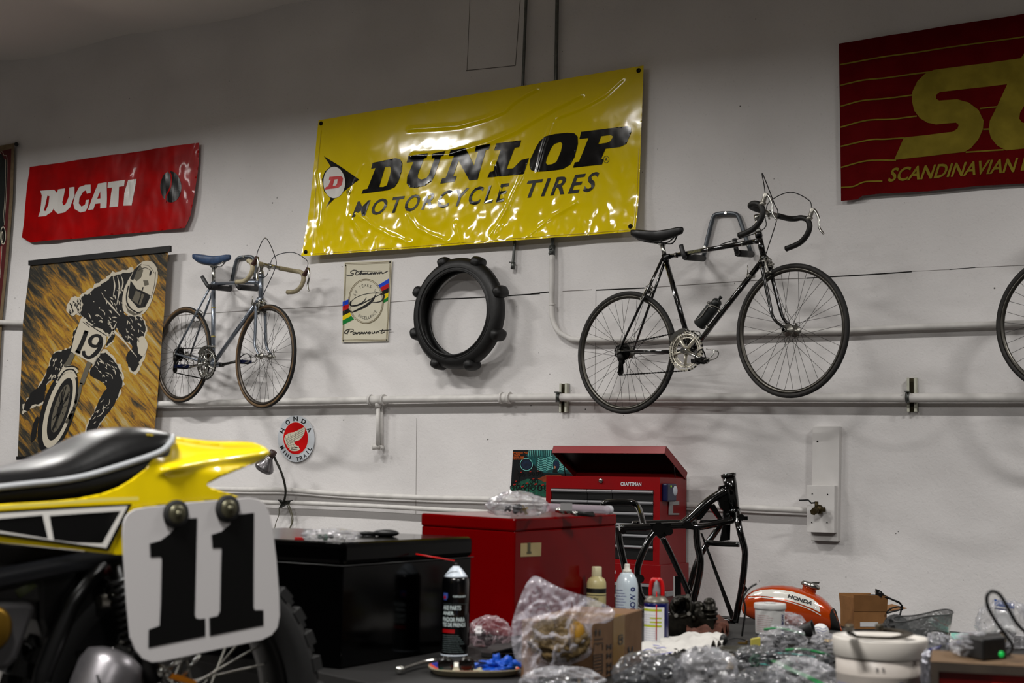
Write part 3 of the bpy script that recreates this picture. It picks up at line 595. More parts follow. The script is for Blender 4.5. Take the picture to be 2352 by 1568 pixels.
# ---- rider painting
zp = z1(40, 560, 3.136); fp = flatW(0.092); 
def painting_material():
    m = bpy.data.materials.new('painted_canvas'); m.use_nodes = True; nt = m.node_tree; b = nt.nodes['Principled BSDF']; L = nt.links.new
    geo = nt.nodes.new('ShaderNodeNewGeometry'); mp = nt.nodes.new('ShaderNodeMapping'); L(geo.outputs['Position'], mp.inputs['Vector'])
    mp.inputs['Rotation'].default_value = (0, math.radians(-40), 0); mp_ = nt.nodes.new('ShaderNodeMapping'); mp_.inputs['Scale'].default_value = (1.5, 1, 9); L(mp.outputs[0], mp_.inputs['Vector'])
    n = nt.nodes.new('ShaderNodeTexNoise'); n.inputs['Scale'].default_value = 2.2; n.inputs['Detail'].default_value = 8; n.inputs['Roughness'].default_value = 0.7; n.inputs['Distortion'].default_value = 0.5; L(mp_.outputs[0], n.inputs['Vector'])
    r = nt.nodes.new('ShaderNodeValToRGB'); cr = r.color_ramp
    for p, c in [(0.28, (0.04, 0.04, 0.035)), (0.37, (0.17, 0.16, 0.12)), (0.43, (0.36, 0.28, 0.13)), (0.49, (0.56, 0.39, 0.10)), (0.56, (0.66, 0.51, 0.10)), (0.62, (0.62, 0.52, 0.26)), (0.72, (0.70, 0.66, 0.54))]:
        e = cr.elements.new(p); e.color = (*lin(c), 1)
    cr.elements.remove(cr.elements[0]); cr.elements.remove(cr.elements[-1])
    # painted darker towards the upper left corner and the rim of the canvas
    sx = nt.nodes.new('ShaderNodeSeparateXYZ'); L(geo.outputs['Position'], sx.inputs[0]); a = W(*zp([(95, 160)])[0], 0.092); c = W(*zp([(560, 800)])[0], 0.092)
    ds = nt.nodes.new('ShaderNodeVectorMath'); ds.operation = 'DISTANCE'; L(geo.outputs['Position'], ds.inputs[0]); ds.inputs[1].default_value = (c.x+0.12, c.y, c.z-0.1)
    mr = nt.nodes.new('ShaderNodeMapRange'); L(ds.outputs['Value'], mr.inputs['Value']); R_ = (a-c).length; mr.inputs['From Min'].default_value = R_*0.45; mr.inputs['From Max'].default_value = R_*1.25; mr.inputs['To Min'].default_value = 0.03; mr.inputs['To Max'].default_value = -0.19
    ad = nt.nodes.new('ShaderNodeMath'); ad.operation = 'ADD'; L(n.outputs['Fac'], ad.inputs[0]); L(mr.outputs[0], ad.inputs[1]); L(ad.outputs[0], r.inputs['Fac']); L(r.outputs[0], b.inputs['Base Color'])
    b.inputs['Roughness'].default_value = 0.75
    return m
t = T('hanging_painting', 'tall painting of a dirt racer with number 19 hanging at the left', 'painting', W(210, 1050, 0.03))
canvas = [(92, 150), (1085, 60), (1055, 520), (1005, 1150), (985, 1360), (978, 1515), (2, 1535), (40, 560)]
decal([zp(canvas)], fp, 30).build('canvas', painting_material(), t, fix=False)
pb = mat('paint_black', (0.025, 0.025, 0.025), 0.7); pw = mat('paint_cream', (0.72, 0.69, 0.62), 0.7); pgr = mat('paint_grey', (0.35, 0.33, 0.28), 0.7)
batten = mat('batten_black', (0.03, 0.03, 0.03), 0.6)
MB().prism([W(x, y, 0.105) for x, y in zp([(78, 120), (1097, 12), (1097, 56), (78, 155)])], (0, 0.02, 0)).build('top_batten', batten, t)
MB().prism([W(x, y, 0.105) for x, y in zp([(-10, 1530), (985, 1512), (985, 1540), (-8, 1556)])], (0, 0.02, 0)).build('bottom_batten', batten, t)
def rough(ring, amp, k, seed):
    rnd = random.Random(seed); P = smooth([V((x, y, 0)) for x, y in ring], k, True); return [(p.x+rnd.uniform(-amp, amp), p.y+rnd.uniform(-amp, amp)) for p in P]
LV = [flatW(0.093+0.0009*i) for i in range(7)]
halo = MB(); blk = MB(); crm = MB(); blk2 = MB(); gry = MB(); crm2 = MB(); blk3 = MB()
torso = [(590, 300), (640, 268), (690, 225), (760, 212), (835, 198), (800, 262), (772, 330), (764, 420), (765, 500), (800, 520), (880, 520), (918, 600), (900, 700), (905, 790), (880, 850), (845, 914), (800, 884), (790, 800), (832, 742), (760, 680), (712, 605), (690, 690), (640, 730), (652, 640), (540, 590), (480, 530), (452, 498), (472, 440), (462, 385), (520, 350)]
lleg = [(268, 785), (330, 768), (385, 740), (402, 650), (440, 590), (470, 545), (400, 780), (350, 880), (285, 960), (212, 1010), (185, 1130), (110, 1160), (62, 1204), (50, 1160), (100, 1080), (190, 970), (238, 850)]
rleg = [(620, 780), (700, 850), (745, 930), (757, 1010), (722, 1100), (660, 1200), (592, 1290), (545, 1385), (470, 1420), (500, 1320), (540, 1230), (590, 1120), (640, 1020), (530, 940), (560, 860)]
helmet = [(885, 138), (940, 120), (990, 148), (1012, 225), (992, 320), (962, 420), (920, 490), (860, 522), (800, 512), (760, 470), (755, 400), (770, 320), (800, 260), (840, 190)]
for i, r in enumerate([torso, lleg, rleg]): decal([zp(rough(r, 7, 4, i))], LV[1], None, blk)
def grow(r, g):
    cx = sum(p[0] for p in r)/len(r); cy = sum(p[1] for p in r)/len(r); return [(cx+(x-cx)*g, cy+(y-cy)*g) for x, y in r]
for i, r in enumerate([torso, rleg, lleg]): decal([zp(rough(grow(r, 1.07), 10, 4, i+9))], LV[0], None, halo)
decal([zp(rough([(360, 430), (400, 380), (450, 395), (466, 450), (440, 490), (390, 517), (356, 480)], 4, 4, 5))], LV[2], None, crm)
decal([zp(rough(helmet, 1.5, 4, 6))], LV[2], None, crm)
decal([zp([(460, 530), (560, 590), (645, 650), (638, 715), (545, 866), (385, 775), (412, 660)])], LV[2], None, crm)
decal([zp(rough([(868, 690), (905, 665), (935, 700), (935, 760), (900, 810), (868, 770)], 4, 4, 8))], LV[2], None, crm)
# wheel
W_out = ell(292, 1200, 118, 318, 60, 0.30); W_in = ell(300, 1195, 92, 285, 60, 0.30)
decal([zp(W_out), zp(W_in)], LV[3], None, blk2); decal([zp(ell(300, 1195, 92, 285, 60, 0.30)), zp(ell(306, 1190, 66, 235, 60, 0.30))], LV[3], None, crm2); decal([zp(ell(306, 1190, 66, 235, 60, 0.30)), zp(ell(310, 1185, 44, 180, 50, 0.30))], LV[3], None, blk2)
decal([zp(ell(310, 1185, 44, 180, 50, 0.30))], LV[3], None, gry); decal([zp(ell(305, 1190, 16, 70, 30, 0.3))], LV[4], None, blk3)
rr = random.Random(3)
for i in range(26):
    a = rr.uniform(0, 2*PI); r0 = rr.uniform(0.2, 0.5); r1_ = rr.uniform(0.7, 1.0)
    p = lambda q: (310+44*q*math.cos(a)*math.cos(.3)-180*q*math.sin(a)*math.sin(.3), 1185+44*q*math.cos(a)*math.sin(.3)+180*q*math.sin(a)*math.cos(.3))
    stroke(blk3, zp([p(r0), p((r0+r1_)/2), p(r1_)]), rr.uniform(0.5, 2), LV[4], 2)
for p, wd in [([(400, 790), (370, 850), (345, 885)], 11), ([(520, 850), (490, 930), (462, 1010)], 11), ([(460, 1000), (440, 1090), (400, 1200), (350, 1290)], 7)]: stroke(gry, zp(p), wd, LV[3])
for p, wd in [([(300, 960), (340, 900), (400, 890), (430, 930)], 9), ([(280, 1000), (330, 930), (390, 915), (425, 960)], 5)]: stroke(crm2, zp(p), wd, LV[4])
for p, wd in [([(290, 985), (340, 915), (400, 905), (428, 945)], 3), ([(345, 885), (400, 880), (440, 900)], 3)]: stroke(blk3, zp(p), wd, LV[5])
# helmet details
decal([zp([(815, 262), (860, 325), (952, 368), (955, 385), (920, 455), (868, 462), (798, 382)])], LV[3], None, blk2); decal([zp([(848, 332), (915, 365), (885, 445), (822, 402)])], LV[4], None, gry)
decal([zp([(896, 140), (866, 192), (834, 262), (812, 252), (842, 182)])], LV[3], None, blk2); decal([zp(ell(958, 212, 7, 19, 16, 0.3))], LV[3], None, blk2)
for p, wd in [([(800, 300), (785, 380), (800, 450), (870, 500)], 2.5), ([(870, 190), (920, 170), (960, 190)], 1), ([(790, 420), (830, 480), (880, 495)], 1.5), ([(905, 310), (870, 430)], 2), ([(850, 330), (825, 400)], 2)]: stroke(blk3, zp(p), wd, LV[5])
decal([zp([(885, 150), (905, 190), (890, 240), (858, 268), (838, 250), (858, 200)])], LV[4], None, gry)
decal([zp([(905, 262), (940, 262), (946, 292), (915, 300)])], LV[4], None, gry)
decal([zp([(775, 430), (800, 470), (850, 500), (905, 478), (880, 505), (835, 515), (795, 492)])], LV[4], None, gry)
for p, wd in [([(850, 322), (905, 345), (958, 372)], 1.6), ([(995, 200), (985, 300), (960, 390)], 0.8), ([(905, 150), (950, 160), (985, 210)], 0.7), ([(930, 395), (905, 455)], 1.2), ([(890, 380), (868, 440)], 1.2)]: stroke(blk3, zp(p), wd, LV[5])
# glove, arm and leather highlights
for i in range(190):
    reg = [((500, 310, 760, 520), 1.0), ((760, 520, 900, 700), 1.2), ((560, 820, 740, 1000), 0.9), ((540, 1080, 680, 1300), 2.2), ((230, 800, 340, 960), 2.0), ((370, 390, 450, 500), 1.4), ((520, 500, 700, 680), 0.5)][i % 7]
    x0, y0, x1, y1 = reg[0]; x, y = rr.uniform(x0, x1), rr.uniform(y0, y1)
    ring_ = [torso, torso, rleg, rleg, lleg, [(360, 430), (400, 380), (450, 395), (466, 450), (440, 490), (390, 517), (356, 480)], torso][i % 7]
    if not inside((x, y), [ring_]): continue
    an = reg[1]+rr.uniform(-0.5, 0.5); l = rr.uniform(10, 44); tgt = blk3 if i % 7 == 5 else crm
    stroke(tgt, zp([(x, y), (x+l*math.cos(an)*0.5+3, y+l*math.sin(an)*0.5), (x+l*math.cos(an), y+l*math.sin(an))]), [0.6, rr.uniform(1.2, 3.2), 0.5], LV[2] if tgt is crm else LV[4], 3)
for p, wd in [([(690, 235), (700, 300), (690, 380)], 4), ([(720, 230), (735, 320), (715, 440)], 4), ([(745, 225), (760, 280), (740, 360)], 3), ([(655, 545), (690, 620), (760, 690), (860, 815)], 6), ([(715, 560), (680, 640), (650, 690)], 4), ([(620, 380), (680, 450), (740, 520)], 4)]: stroke(crm, zp(p), [1, wd, 1], LV[2])
for p, wd in [([(490, 560), (560, 610), (640, 660)], 2), ([(470, 560), (520, 600)], 1.5), ([(540, 590), (600, 600), (640, 640)], 3)]: stroke(blk3, zp(p), wd, LV[4])
decal([zp([(100, 1430), (95, 1390), (110, 1300), (140, 1240), (155, 1250), (130, 1400)])], LV[2], None, blk2)
stroke(blk3, zp([(498, 626), (470, 700), (432, 782)]), 9.5, LV[4], 3); stroke(blk3, zp([(478, 648), (500, 628)]), 6, LV[4], 2); stroke(blk3, zp([(418, 770), (452, 786)]), 6, LV[4], 2)
stroke(blk3, zp([(600, 700), (570, 735), (532, 728), (522, 695), (545, 665), (580, 660), (602, 685), (595, 740), (560, 790), (515, 818), (482, 800), (476, 770)]), [8, 6, 8, 9, 6, 7, 9, 9, 9, 6, 8, 7], LV[5], 5)
halo.build('pale_halo', pw, t, fix=False); blk.build('rider_leathers', pb, t, fix=False); crm.build('pale_paint', pw, t, fix=False); blk2.build('dark_shapes', pb, t, fix=False); gry.build('grey_paint', pgr, t, fix=False); crm2.build('wheel_highlight', pw, t, fix=False); blk3.build('black_brushwork', pb, t, fix=False)

# ---- poster at the far left edge
t = T('framed_poster', 'tan edged dark poster cut off by the left edge', 'poster', W(-60, 1050, 0.03))
ze = z1(0, 300, 3.136)
fe = [flatW(0.03+0.001*i) for i in range(5)]
decal([ze([(-420, 190), (105, 88), (92, 500), (62, 900), (15, 1370), (-30, 2200), (-560, 2300)])], fe[0], 60).build('border', mat('tan_card', (0.45, 0.38, 0.28), 0.7, var=0.2), t, fix=False)
decal([ze([(-390, 240), (82, 130), (68, 500), (40, 900), (-8, 1370), (-520, 1500)])], fe[1]).build('red_rule', mat('poster_red', (0.30, 0.05, 0.06), 0.7), t, fix=False)
decal([ze([(-380, 260), (10, 165), (30, 205), (52, 215), (40, 500), (28, 680), (0, 850), (-300, 900)])], fe[2]).build('dark_field', mat('poster_dark', (0.05, 0.09, 0.08), 0.6, var=0.5, vscale=20), t, fix=False)
decal([ze([(-300, 860), (14, 830), (0, 1000), (-20, 1250), (-300, 1300)])], fe[2]).build('pink_field', mat('poster_pink', (0.60, 0.22, 0.22), 0.6, var=0.3, vscale=12), t, fix=False)
m = MB()
for p in [[(0, 165), (14, 150), (30, 180), (50, 200), (46, 450), (30, 680)], [(40, 205), (36, 450), (22, 660)], [(14, 830), (4, 1000), (-20, 1260)]]: stroke(m, ze(p), 0.7, fe[3], 4)
decal([ze(ell(22, 755, 20, 66)), ze(ell(22, 755, 16, 58))], fe[3], None, m)
decal([ze(ell(15, 765, 8, 40)), ze(ell(15, 765, 4, 30))], fe[4], None, m); m.build('cream_lines', cream, t, fix=False)
decal([ze(ell(22, 755, 16, 58))], fe[3]).build('number_oval', ink, t, fix=False)
MB().tube([W(*ze([(118, 97)])[0], 0.0), W(*ze([(118, 97)])[0], 0.06)], 0.016, 12).build('hanging_knob', ink, t)

# ---- comic poster behind the tool chest
zk = z1(1140, 990, 3.484); fk = [flatW(0.008+0.0008*i) for i in range(7)]
t = T('small_poster', 'small teal and black comic style poster stuck left of the red tool chest', 'poster', W(1215, 1140, 0.01))
decal([zk([(135, 150), (640, 152), (625, 568), (113, 475)])], fk[0]).build('sheet', mat('poster_night', (0.02, 0.05, 0.06), 0.4), t, fix=False)
decal([zk([(240, 190), (300, 152), (640, 152), (640, 340), (380, 335), (330, 300), (280, 250)])], fk[1]).build('teal_field', mat('poster_teal', (0.05, 0.32, 0.32), 0.4, var=0.6, vscale=40), t, fix=False)
decal([zk([(118, 430), (250, 380), (400, 400), (640, 420), (625, 568), (113, 475)])], fk[1]).build('green_ground', mat('poster_green', (0.10, 0.34, 0.26), 0.4, var=0.5, vscale=45), t, fix=False)
decal([zk([(330, 380), (400, 350), (520, 352), (520, 400), (380, 405)])], fk[2]).build('orange_glow', mat('poster_orange', (0.55, 0.22, 0.08), 0.4, var=0.4, vscale=45), t, fix=False)
m = MB(); lines = MB()
for i in range(13): x = 262+i*14; stroke(lines, zk([(x, 154), (x+(x-380)*0.05, 200)]), 1.1, fk[2], 1)
for i in range(8): y = 205+i*14; stroke(lines, zk([(330, y+18), (355, y+6), (390, y+16), (410, y+6), (450, y-4)]), 1.3, fk[2], 3); stroke(lines, zk([(505, y-2), (540, y+8), (570, y), (610, y+12)]), 1.3, fk[2], 3)
for e in [ell(240, 265, 50, 48, 24, 0.6), ell(480, 270, 32, 50, 24)]: stroke(lines, zk(e+[e[0]]), 1.3, fk[3], 1)
decal([zk(ell(240, 265, 42, 40, 20, 0.6))], fk[2], None, m); decal([zk(ell(480, 275, 24, 42, 20))], fk[2], None, m)
lines.build('pale_lines', mat('poster_cyan', (0.45, 0.75, 0.72), 0.4), t, fix=False); m.build('window_shapes', mat('poster_blue', (0.06, 0.14, 0.25), 0.4, var=0.6, vscale=60), t, fix=False)
bk = MB(); clr = MB()
for bx, by, s in [(150, 450, 24), (215, 470, 28), (250, 440, 24), (320, 450, 28), (375, 455, 26), (200, 345, 17), (275, 340, 17), (340, 335, 17), (160, 420, 20), (300, 400, 20)]:
    for dx in (-s, s*0.9): stroke(bk, zk([(bx+dx+p[0], by+p[1]) for p in ell(0, 0, s*0.62, s*0.8, 14)+[(s*0.62, 0)]]), 1.6, fk[4], 1)
    stroke(bk, zk([(bx-s, by), (bx-4, by-s), (bx+s*0.8, by), (bx-s*0.2, by)]), 1.5, fk[4], 1); clr.add([fk[5](p) for p in zk([(bx-s*0.6, by-s*1.1), (bx+s*0.2, by-s*1.3), (bx+s*0.3, by-s*0.9), (bx-s*0.5, by-s*0.7)])], [(0, 1, 2, 3)])
bk.build('little_bicycles', ink, t, fix=False); clr.build('red_patches', mat('poster_redspot', (0.55, 0.10, 0.06), 0.4), t, fix=False)
m = MB()
for s, x0, x1, y in [('Precision Pro', 137, 250, 178), ('Twelve', 137, 192, 195), ('out to beat', 137, 222, 211), ('the world', 137, 215, 227)]: textpx(m, s, zk([(x0, y), (x1, y), (x1, y-13), (x0, y-13)]), fk[4], 0.01)
m.build('orange_lettering', mat('poster_text', (0.80, 0.36, 0.08), 0.4), t, fix=False)
m = MB(); decal([zk([(450, 330), (455, 300), (480, 295), (490, 330)])], fk[4], None, m); decal([zk([(140, 330), (160, 300), (180, 330), (180, 400), (140, 400)])], fk[4], None, m); m.build('dark_figures', ink, t, fix=False)
decal([zk(ell(468, 288, 8, 11, 12))], fk[5]).build('tiny_face', mat('poster_skin', (0.6, 0.4, 0.3), 0.5), t, fix=False)
# ============================================================ bicycles
chrome = mat('bike_chrome', (0.72, 0.72, 0.70), 0.22, metal=1.0, var=0.2, vscale=80)
alloy = mat('bike_alloy', (0.62, 0.61, 0.58), 0.35, metal=0.95, var=0.25, vscale=60)
spokem = mat('spoke_steel', (0.16, 0.15, 0.14), 0.4, metal=0.8)
dsteel = mat('dark_steel', (0.09, 0.085, 0.08), 0.45, metal=0.7, var=0.4, vscale=90)
rubber = mat('tyre_rubber', (0.045, 0.045, 0.045), 0.75, bump=0.2)
cable = mat('cable_black', (0.03, 0.03, 0.035), 0.4)
rust = mat('hood_brown', (0.22, 0.10, 0.05), 0.7, var=0.5, vscale=60)

def bike_wheel(root, name, C0, ax, fwd, R, side, rimm, ph=0.0, flange=0.022, hubm=None, nsp=36):
    """ax: unit axle direction towards the viewer; side: material of the tyre wall"""
    ax = V(ax).normalized(); fwd = V(fwd).normalized(); up = ax.cross(fwd); up = up if up.z > 0 else -up
    rt = 0.0135; Rt = R-rt
    wl = MB().band(C0, ax, [(Rt-rt*0.75, -0.010), (Rt-rt*0.75, 0.010), (Rt-rt*1.3, 0.0105), (Rt-rt*2.0, 0.005), (Rt-rt*2.1, 0.0), (Rt-rt*2.0, -0.005), (Rt-rt*1.3, -0.0105)], 72).build(name, rimm, root)
    MB().band(C0, ax, [(Rt+rt*math.cos(a), rt*math.sin(a)) for a in [math.radians(x) for x in (-62, -40, -18, 0, 18, 40, 62)]]+[(Rt+rt*0.3, rt*0.7), (Rt+rt*0.3, -rt*0.7)], 72).build('tyre_tread', rubber, wl)
    MB().band(C0, ax, [(Rt+rt*math.cos(a), rt*math.sin(a)*0.99) for a in [math.radians(x) for x in (60, 85, 110, 140, 160, 200, 220, 250, 275, 300)]], 72).build('tyre_wall', side, wl)
    h = 0.032; hb = MB()
    hb.lathe([(0.004, -0.062), (0.004, -0.045), (0.011, -0.043), (0.011, -h-0.003), (flange, -h-0.002), (flange, -h+0.002), (0.009, -h+0.006), (0.008, 0), (0.009, h-0.006), (flange, h-0.002), (flange, h+0.002), (0.011, h+0.003), (0.011, 0.043), (0.004, 0.045), (0.004, 0.062)], C0, ax, 20)
    hb.build('hub', hubm or alloy, wl)
    rr = Rt-rt*1.7
    for i in range(nsp):
        s = 1 if i % 2 == 0 else -1; d = 1 if (i//2) % 2 == 0 else -1; a = 2*PI*i/nsp+ph; b = a+d*math.radians(62)
        p0 = C0+(fwd*math.cos(b)+up*math.sin(b))*(flange-0.003)+ax*(s*h); p1 = C0+(fwd*math.cos(a)+up*math.sin(a))*rr
        MB().tube([p0, p1], 0.0011, 5, caps=False).build('spoke', spokem, wl)
    return wl

def chainring(mb, C0, ax, fwd, R, teeth=46, spider=5, ph=0.3, rin=0.84):
    ax = V(ax); fwd = V(fwd); up = ax.cross(fwd); n = teeth*4; vs = []; t = 0.0022
    def P(r, a, h): return C0+(fwd*math.cos(a)+up*math.sin(a))*r+ax*h
    ro = [R*(1.03 if (i % 4) in (1, 2) else 0.985) for i in range(n)]
    for h in (-t, t):
        for i in range(n): a = 2*PI*i/n; vs += [P(ro[i], a, h), P(R*0.93, a, h), ]
    fs = []
    for i in range(n):
        j = (i+1) % n; a, b, c, d = 2*i, 2*i+1, 2*j+1, 2*j; A2, B2, C2, D2 = [2*n+q for q in (a, b, c, d)]
        fs += [(a, b, c, d), (D2, C2, B2, A2), (a, d, D2, A2), (b, B2, C2, c)]
    mb.add(vs, fs)
    # inner rib and short bridges, then the spider arms
    mb.band(C0, ax, [(R*0.86, -t), (R*0.86, t), (R*0.80, t), (R*0.80, -t)], 48)
    for i in range(20): a = 2*PI*i/20; mb.tube([P(R*0.85, a, 0), P(R*0.94, a, 0)], 0.0028, 4)
    for i in range(spider):
        a = 2*PI*i/spider+ph; mb.tube([P(0.012, a, 0.002), P(R*0.45, a, 0.003), P(R*0.83, a, 0)], [0.009, 0.0065, 0.005], 6); mb.tube([P(R*0.80, a, -0.004), P(R*0.80, a, 0.005)], 0.006, 8)
    mb.lathe([(0.016, -0.003), (0.018, 0.004), (0.012, 0.008), (0.0, 0.009)], C0, ax, 16)

def calliper(root, c, ax, fwd, up, name='brake_calliper', w_=0.030, ln=0.055, mm=None):
    m = MB()
    for s in (-1, 1):
        m.tube(smooth([c+up*0.022, c+ax*(s*w_*0.8)+up*0.018, c+ax*(s*w_)+up*(-0.01), c+ax*(s*w_*0.95)-up*ln*0.8], 5), [0.006, 0.0045], 8)
        m.box(c+ax*(s*0.019)-up*ln*0.78, 0.008, 0.034, 0.010, ax, fwd, up)
        m.tube([c+ax*(s*0.019)-up*ln*0.78, c+ax*(s*(w_+0.012))-up*ln*0.75], 0.004, 8)
    m.tube([c-fwd*0.03+up*0.0, c+fwd*0.03], 0.005, 8); m.tube([c+ax*(-w_)+up*0.03, c+ax*0.0+up*0.045, c+ax*w_*1.2+up*0.03], 0.0035, 6)
    m.tube([c+up*0.0, c+up*0.05], 0.005, 8); m.lathe([(0.010, -0.006), (0.011, 0.006)], c, fwd, 12)
    return m.build(name, mm or chrome, root)

def pedal(root, c, ax, fwd, up, mm, cage, strapm, tilt=0.0):
    """c: outer end of the crank; the pedal runs outwards along ax"""
    f = (fwd*math.cos(tilt)+up*math.sin(tilt)); u = (up*math.cos(tilt)-fwd*math.sin(tilt)); m = MB()
    m.tube([c, c+ax*0.085], 0.0065, 10); m.lathe([(0.011, 0.012), (0.009, 0.03), (0.009, 0.06), (0.011, 0.078)], c, ax, 12)
    for s in (-1, 1):
        m.box(c+ax*0.045+f*(s*0.030), 0.078, 0.003, 0.020, ax, f, u)
        for q in (0.010, 0.080): m.box(c+ax*q+f*(s*0.015), 0.003, 0.032, 0.016, ax, f, u)
    for i in range(9): m.box(c+ax*(0.010+0.0088*i)+f*0.030+u*0.011, 0.003, 0.003, 0.005, ax, f, u); m.box(c+ax*(0.010+0.0088*i)-f*0.030+u*0.011, 0.003, 0.003, 0.005, ax, f, u)
    p = m.build('pedal', mm, root)
    k = MB(); b = c+ax*0.045
    for s in (-1, 1): k.tube(smooth([b+ax*s*0.022+f*0.03-u*0.005, b+ax*s*0.026+f*0.085-u*0.0, b+ax*s*0.018+f*0.105+u*0.03, b+ax*s*0.012+f*0.055+u*0.05], 5), 0.0028, 6)
    k.tube([b+ax*0.018+f*0.105+u*0.03, b-ax*0.018+f*0.105+u*0.03], 0.0028, 6); k.build('toe_clip', cage, p)
    MB().tube(smooth([b+ax*0.045-u*0.008, b+ax*0.044+f*0.01+u*0.03, b+ax*0.005+f*0.02+u*0.055, b-ax*0.035+f*0.01+u*0.035, b-ax*0.045-u*0.008, b-ax*0.0-u*0.012], 5, True), 0.0038, 5, closed=True).build('toe_strap', strapm, p)
    return p

def lever(root, base, f, dn, hoodm, ax, flip=1, ln=0.105):
    """brake lever on a drop bar: base on the bar, f forward, dn down"""
    m = MB(); u = -dn
    m.tube(smooth([base+f*0.012+u*0.006, base+f*0.030+u*0.034, base+f*0.036+u*0.052], 4), [0.013, 0.012, 0.010], 10); m.tube([base-f*0.006, base+f*0.022+u*0.012], 0.015, 10)
    m.lathe([(0.011, -0.010), (0.011, 0.010)], base+f*0.040+u*0.042, ax, 12)
    h = m.build('lever_hood', hoodm, root)
    b = MB(); P = smooth([base+f*0.036+u*0.050, base+f*0.055+u*0.030, base+f*0.066-u*0.015, base+f*0.060-u*0.060, base+f*0.074-u*0.095, base+f*0.080-u*ln], 6)
    b.tube(P, [0.008, 0.0055], 8); b.build('brake_lever', chrome, root)

def bicycle(sp):
    r0 = W(*sp['rear'], sp['offr']); f0 = W(*sp['front'], sp['offf']); a = (f0-r0); a.z = 0; a.normalize()
    c = a.cross(V((0, 0, 1))).normalized()                    # towards the viewer
    up = c.cross(a).normalized(); up = up if up.z > 0 else -up
    q = sp['z']
    def B(p, s=0.0): x, y = q([p])[0]; return on(x, y, r0+c*s, c)
    rear = on(*sp['rear'], r0, c); front = on(*sp['front'], r0, c)
    root = T('road_bicycle', sp['label'], 'bicycle', V(((rear.x+front.x)/2, (rear.y+front.y)/2, min(rear.z, front.z)-0.35)))
    lin_ = (front-rear).normalized(); upb = c.cross(lin_); upb = upb if upb.z > 0 else -upb
    k = sp['p']; fm = sp['paint']
    # wheels
    bike_wheel(root, 'rear_wheel', rear, c, lin_, sp['Rr'], sp['wall'], sp['rim'], sp.get('ph', 0.0), sp.get('fl', 0.022))
    st = sp['steer']; fa = (lin_*math.cos(st)+c*math.sin(st)).normalized(); fc = (c*math.cos(st)-lin_*math.sin(st)).normalized()
    bike_wheel(root, 'front_wheel', front, fc, fa, sp['Rf'], sp['wall'], sp['rim'], sp.get('ph', 0.0)+0.1, sp.get('fl', 0.022))
    # frame
    bb = B(k['bb']); sc = B(k['seat_cluster']); ht = B(k['head_top']); hb = B(k['head_bot'])
    hd = (ht-hb).normalized(); m = MB()
    tt0 = B(k['tt0']); tt1 = B(k['tt1']); dt1 = B(k['dt1'])
    m.tube([bb, sc], 0.0143, 14); m.tube([tt0, tt1], 0.0128, 14); m.tube([bb, dt1], 0.0145, 14)
    m.tube([hb, ht], 0.0165, 16)
    for p_ in (hb, ht): m.tube([p_-hd*0.012, p_+hd*0.012], 0.0195, 16)
    m.tube([bb-c*0.036, bb+c*0.036], 0.021, 16); m.tube([sc-(sc-bb).normalized()*0.03, sc+(sc-bb).normalized()*0.012], 0.0175, 14)
    for p0, p1 in ((tt1, tt0), (dt1, bb)): m.tube([p0, p0+(p1-p0).normalized()*0.035], [0.017, 0.0145], 12); m.tube([p1, p1+(p0-p1).normalized()*0.03], [0.0165, 0.0145], 12)
    for s in (-1, 1):
        e = rear+c*(s*0.062); m.tube([sc+c*(s*0.013), e+upb*0.012+lin_*0.004], [0.0082, 0.0068], 10); m.tube([bb+c*(s*0.026)-lin_*0.01, e+lin_*0.018], [0.0105, 0.007], 10)
        m.prism([e+lin_*0.022+c*0.002, e+upb*0.016, e-lin_*0.012-upb*0.004, e-lin_*0.006-upb*0.030, e+lin_*0.008-upb*0.008], c*-0.004)
    br = sc*0.80+(rear)*0.20+0*c; br = sc+(rear-sc)*sp.get('bridge', 0.42); m.tube([br-c*0.034, br+c*0.034], 0.006, 8)
    fr = m.build('frame', fm, root)
    if sp.get('bands'):
        for (p0, p1, lst, rr) in [(sc, bb, sp['bands'], 0.0149)]:
            for u, w_ in lst: g = MB().tube([p0+(p1-p0)*(u-w_), p0+(p1-p0)*(u+w_)], rr, 14); g.build('gold_band', sp['bandm'], fr)
    # headset, fork
    m = MB(); m.tube([ht+hd*0.010, ht+hd*0.032], [0.020, 0.0165], 16); m.tube([hb-hd*0.012, hb-hd*0.026], 0.0195, 16); m.build('headset', chrome, root)
    crown = hb-hd*0.038; m = MB(); mc = MB()
    mc.box(crown, 0.085, 0.026, 0.022, fc, fa, hd)
    for s in (-1, 1):
        e = front+fc*(s*0.052); p0 = crown+fc*(s*0.034)
        L_ = (crown-front).length; m.tube(smooth([p0, p0-hd*L_*0.55+fc*s*0.006, p0-hd*L_*0.78+fc*s*0.012+fa*0.008, e+hd*0.006], 8), [0.0115, 0.0115, 0.009, 0.0068], 12)
        mc.prism([e+hd*0.014+fa*0.006, e+fa*0.010-hd*0.012, e-fa*0.010-hd*0.012, e-fa*0.008+hd*0.012], fc*0.005); mc.tube([e-fc*0.004, e+fc*(s*0.018)], 0.009, 10)
    fk_ = m.build('fork', fm, root); mc.build('fork_crown', sp['crown'], root)
    if sp.get('forktip'): pass
    # seat post, saddle
    sa = B(k['saddle_clamp']); m = MB(); m.tube([sc, sa], 0.0122, 12); m.tube([sa-c*0.022, sa+c*0.022], 0.011, 10); m.build('seat_post', chrome, root)
    s0, s1 = B(k['saddle_back']), B(k['saddle_nose']); sd = (s1-s0).normalized(); su = c.cross(sd); su = su if su.z > 0 else -su; L_ = (s1-s0).length; rings = []
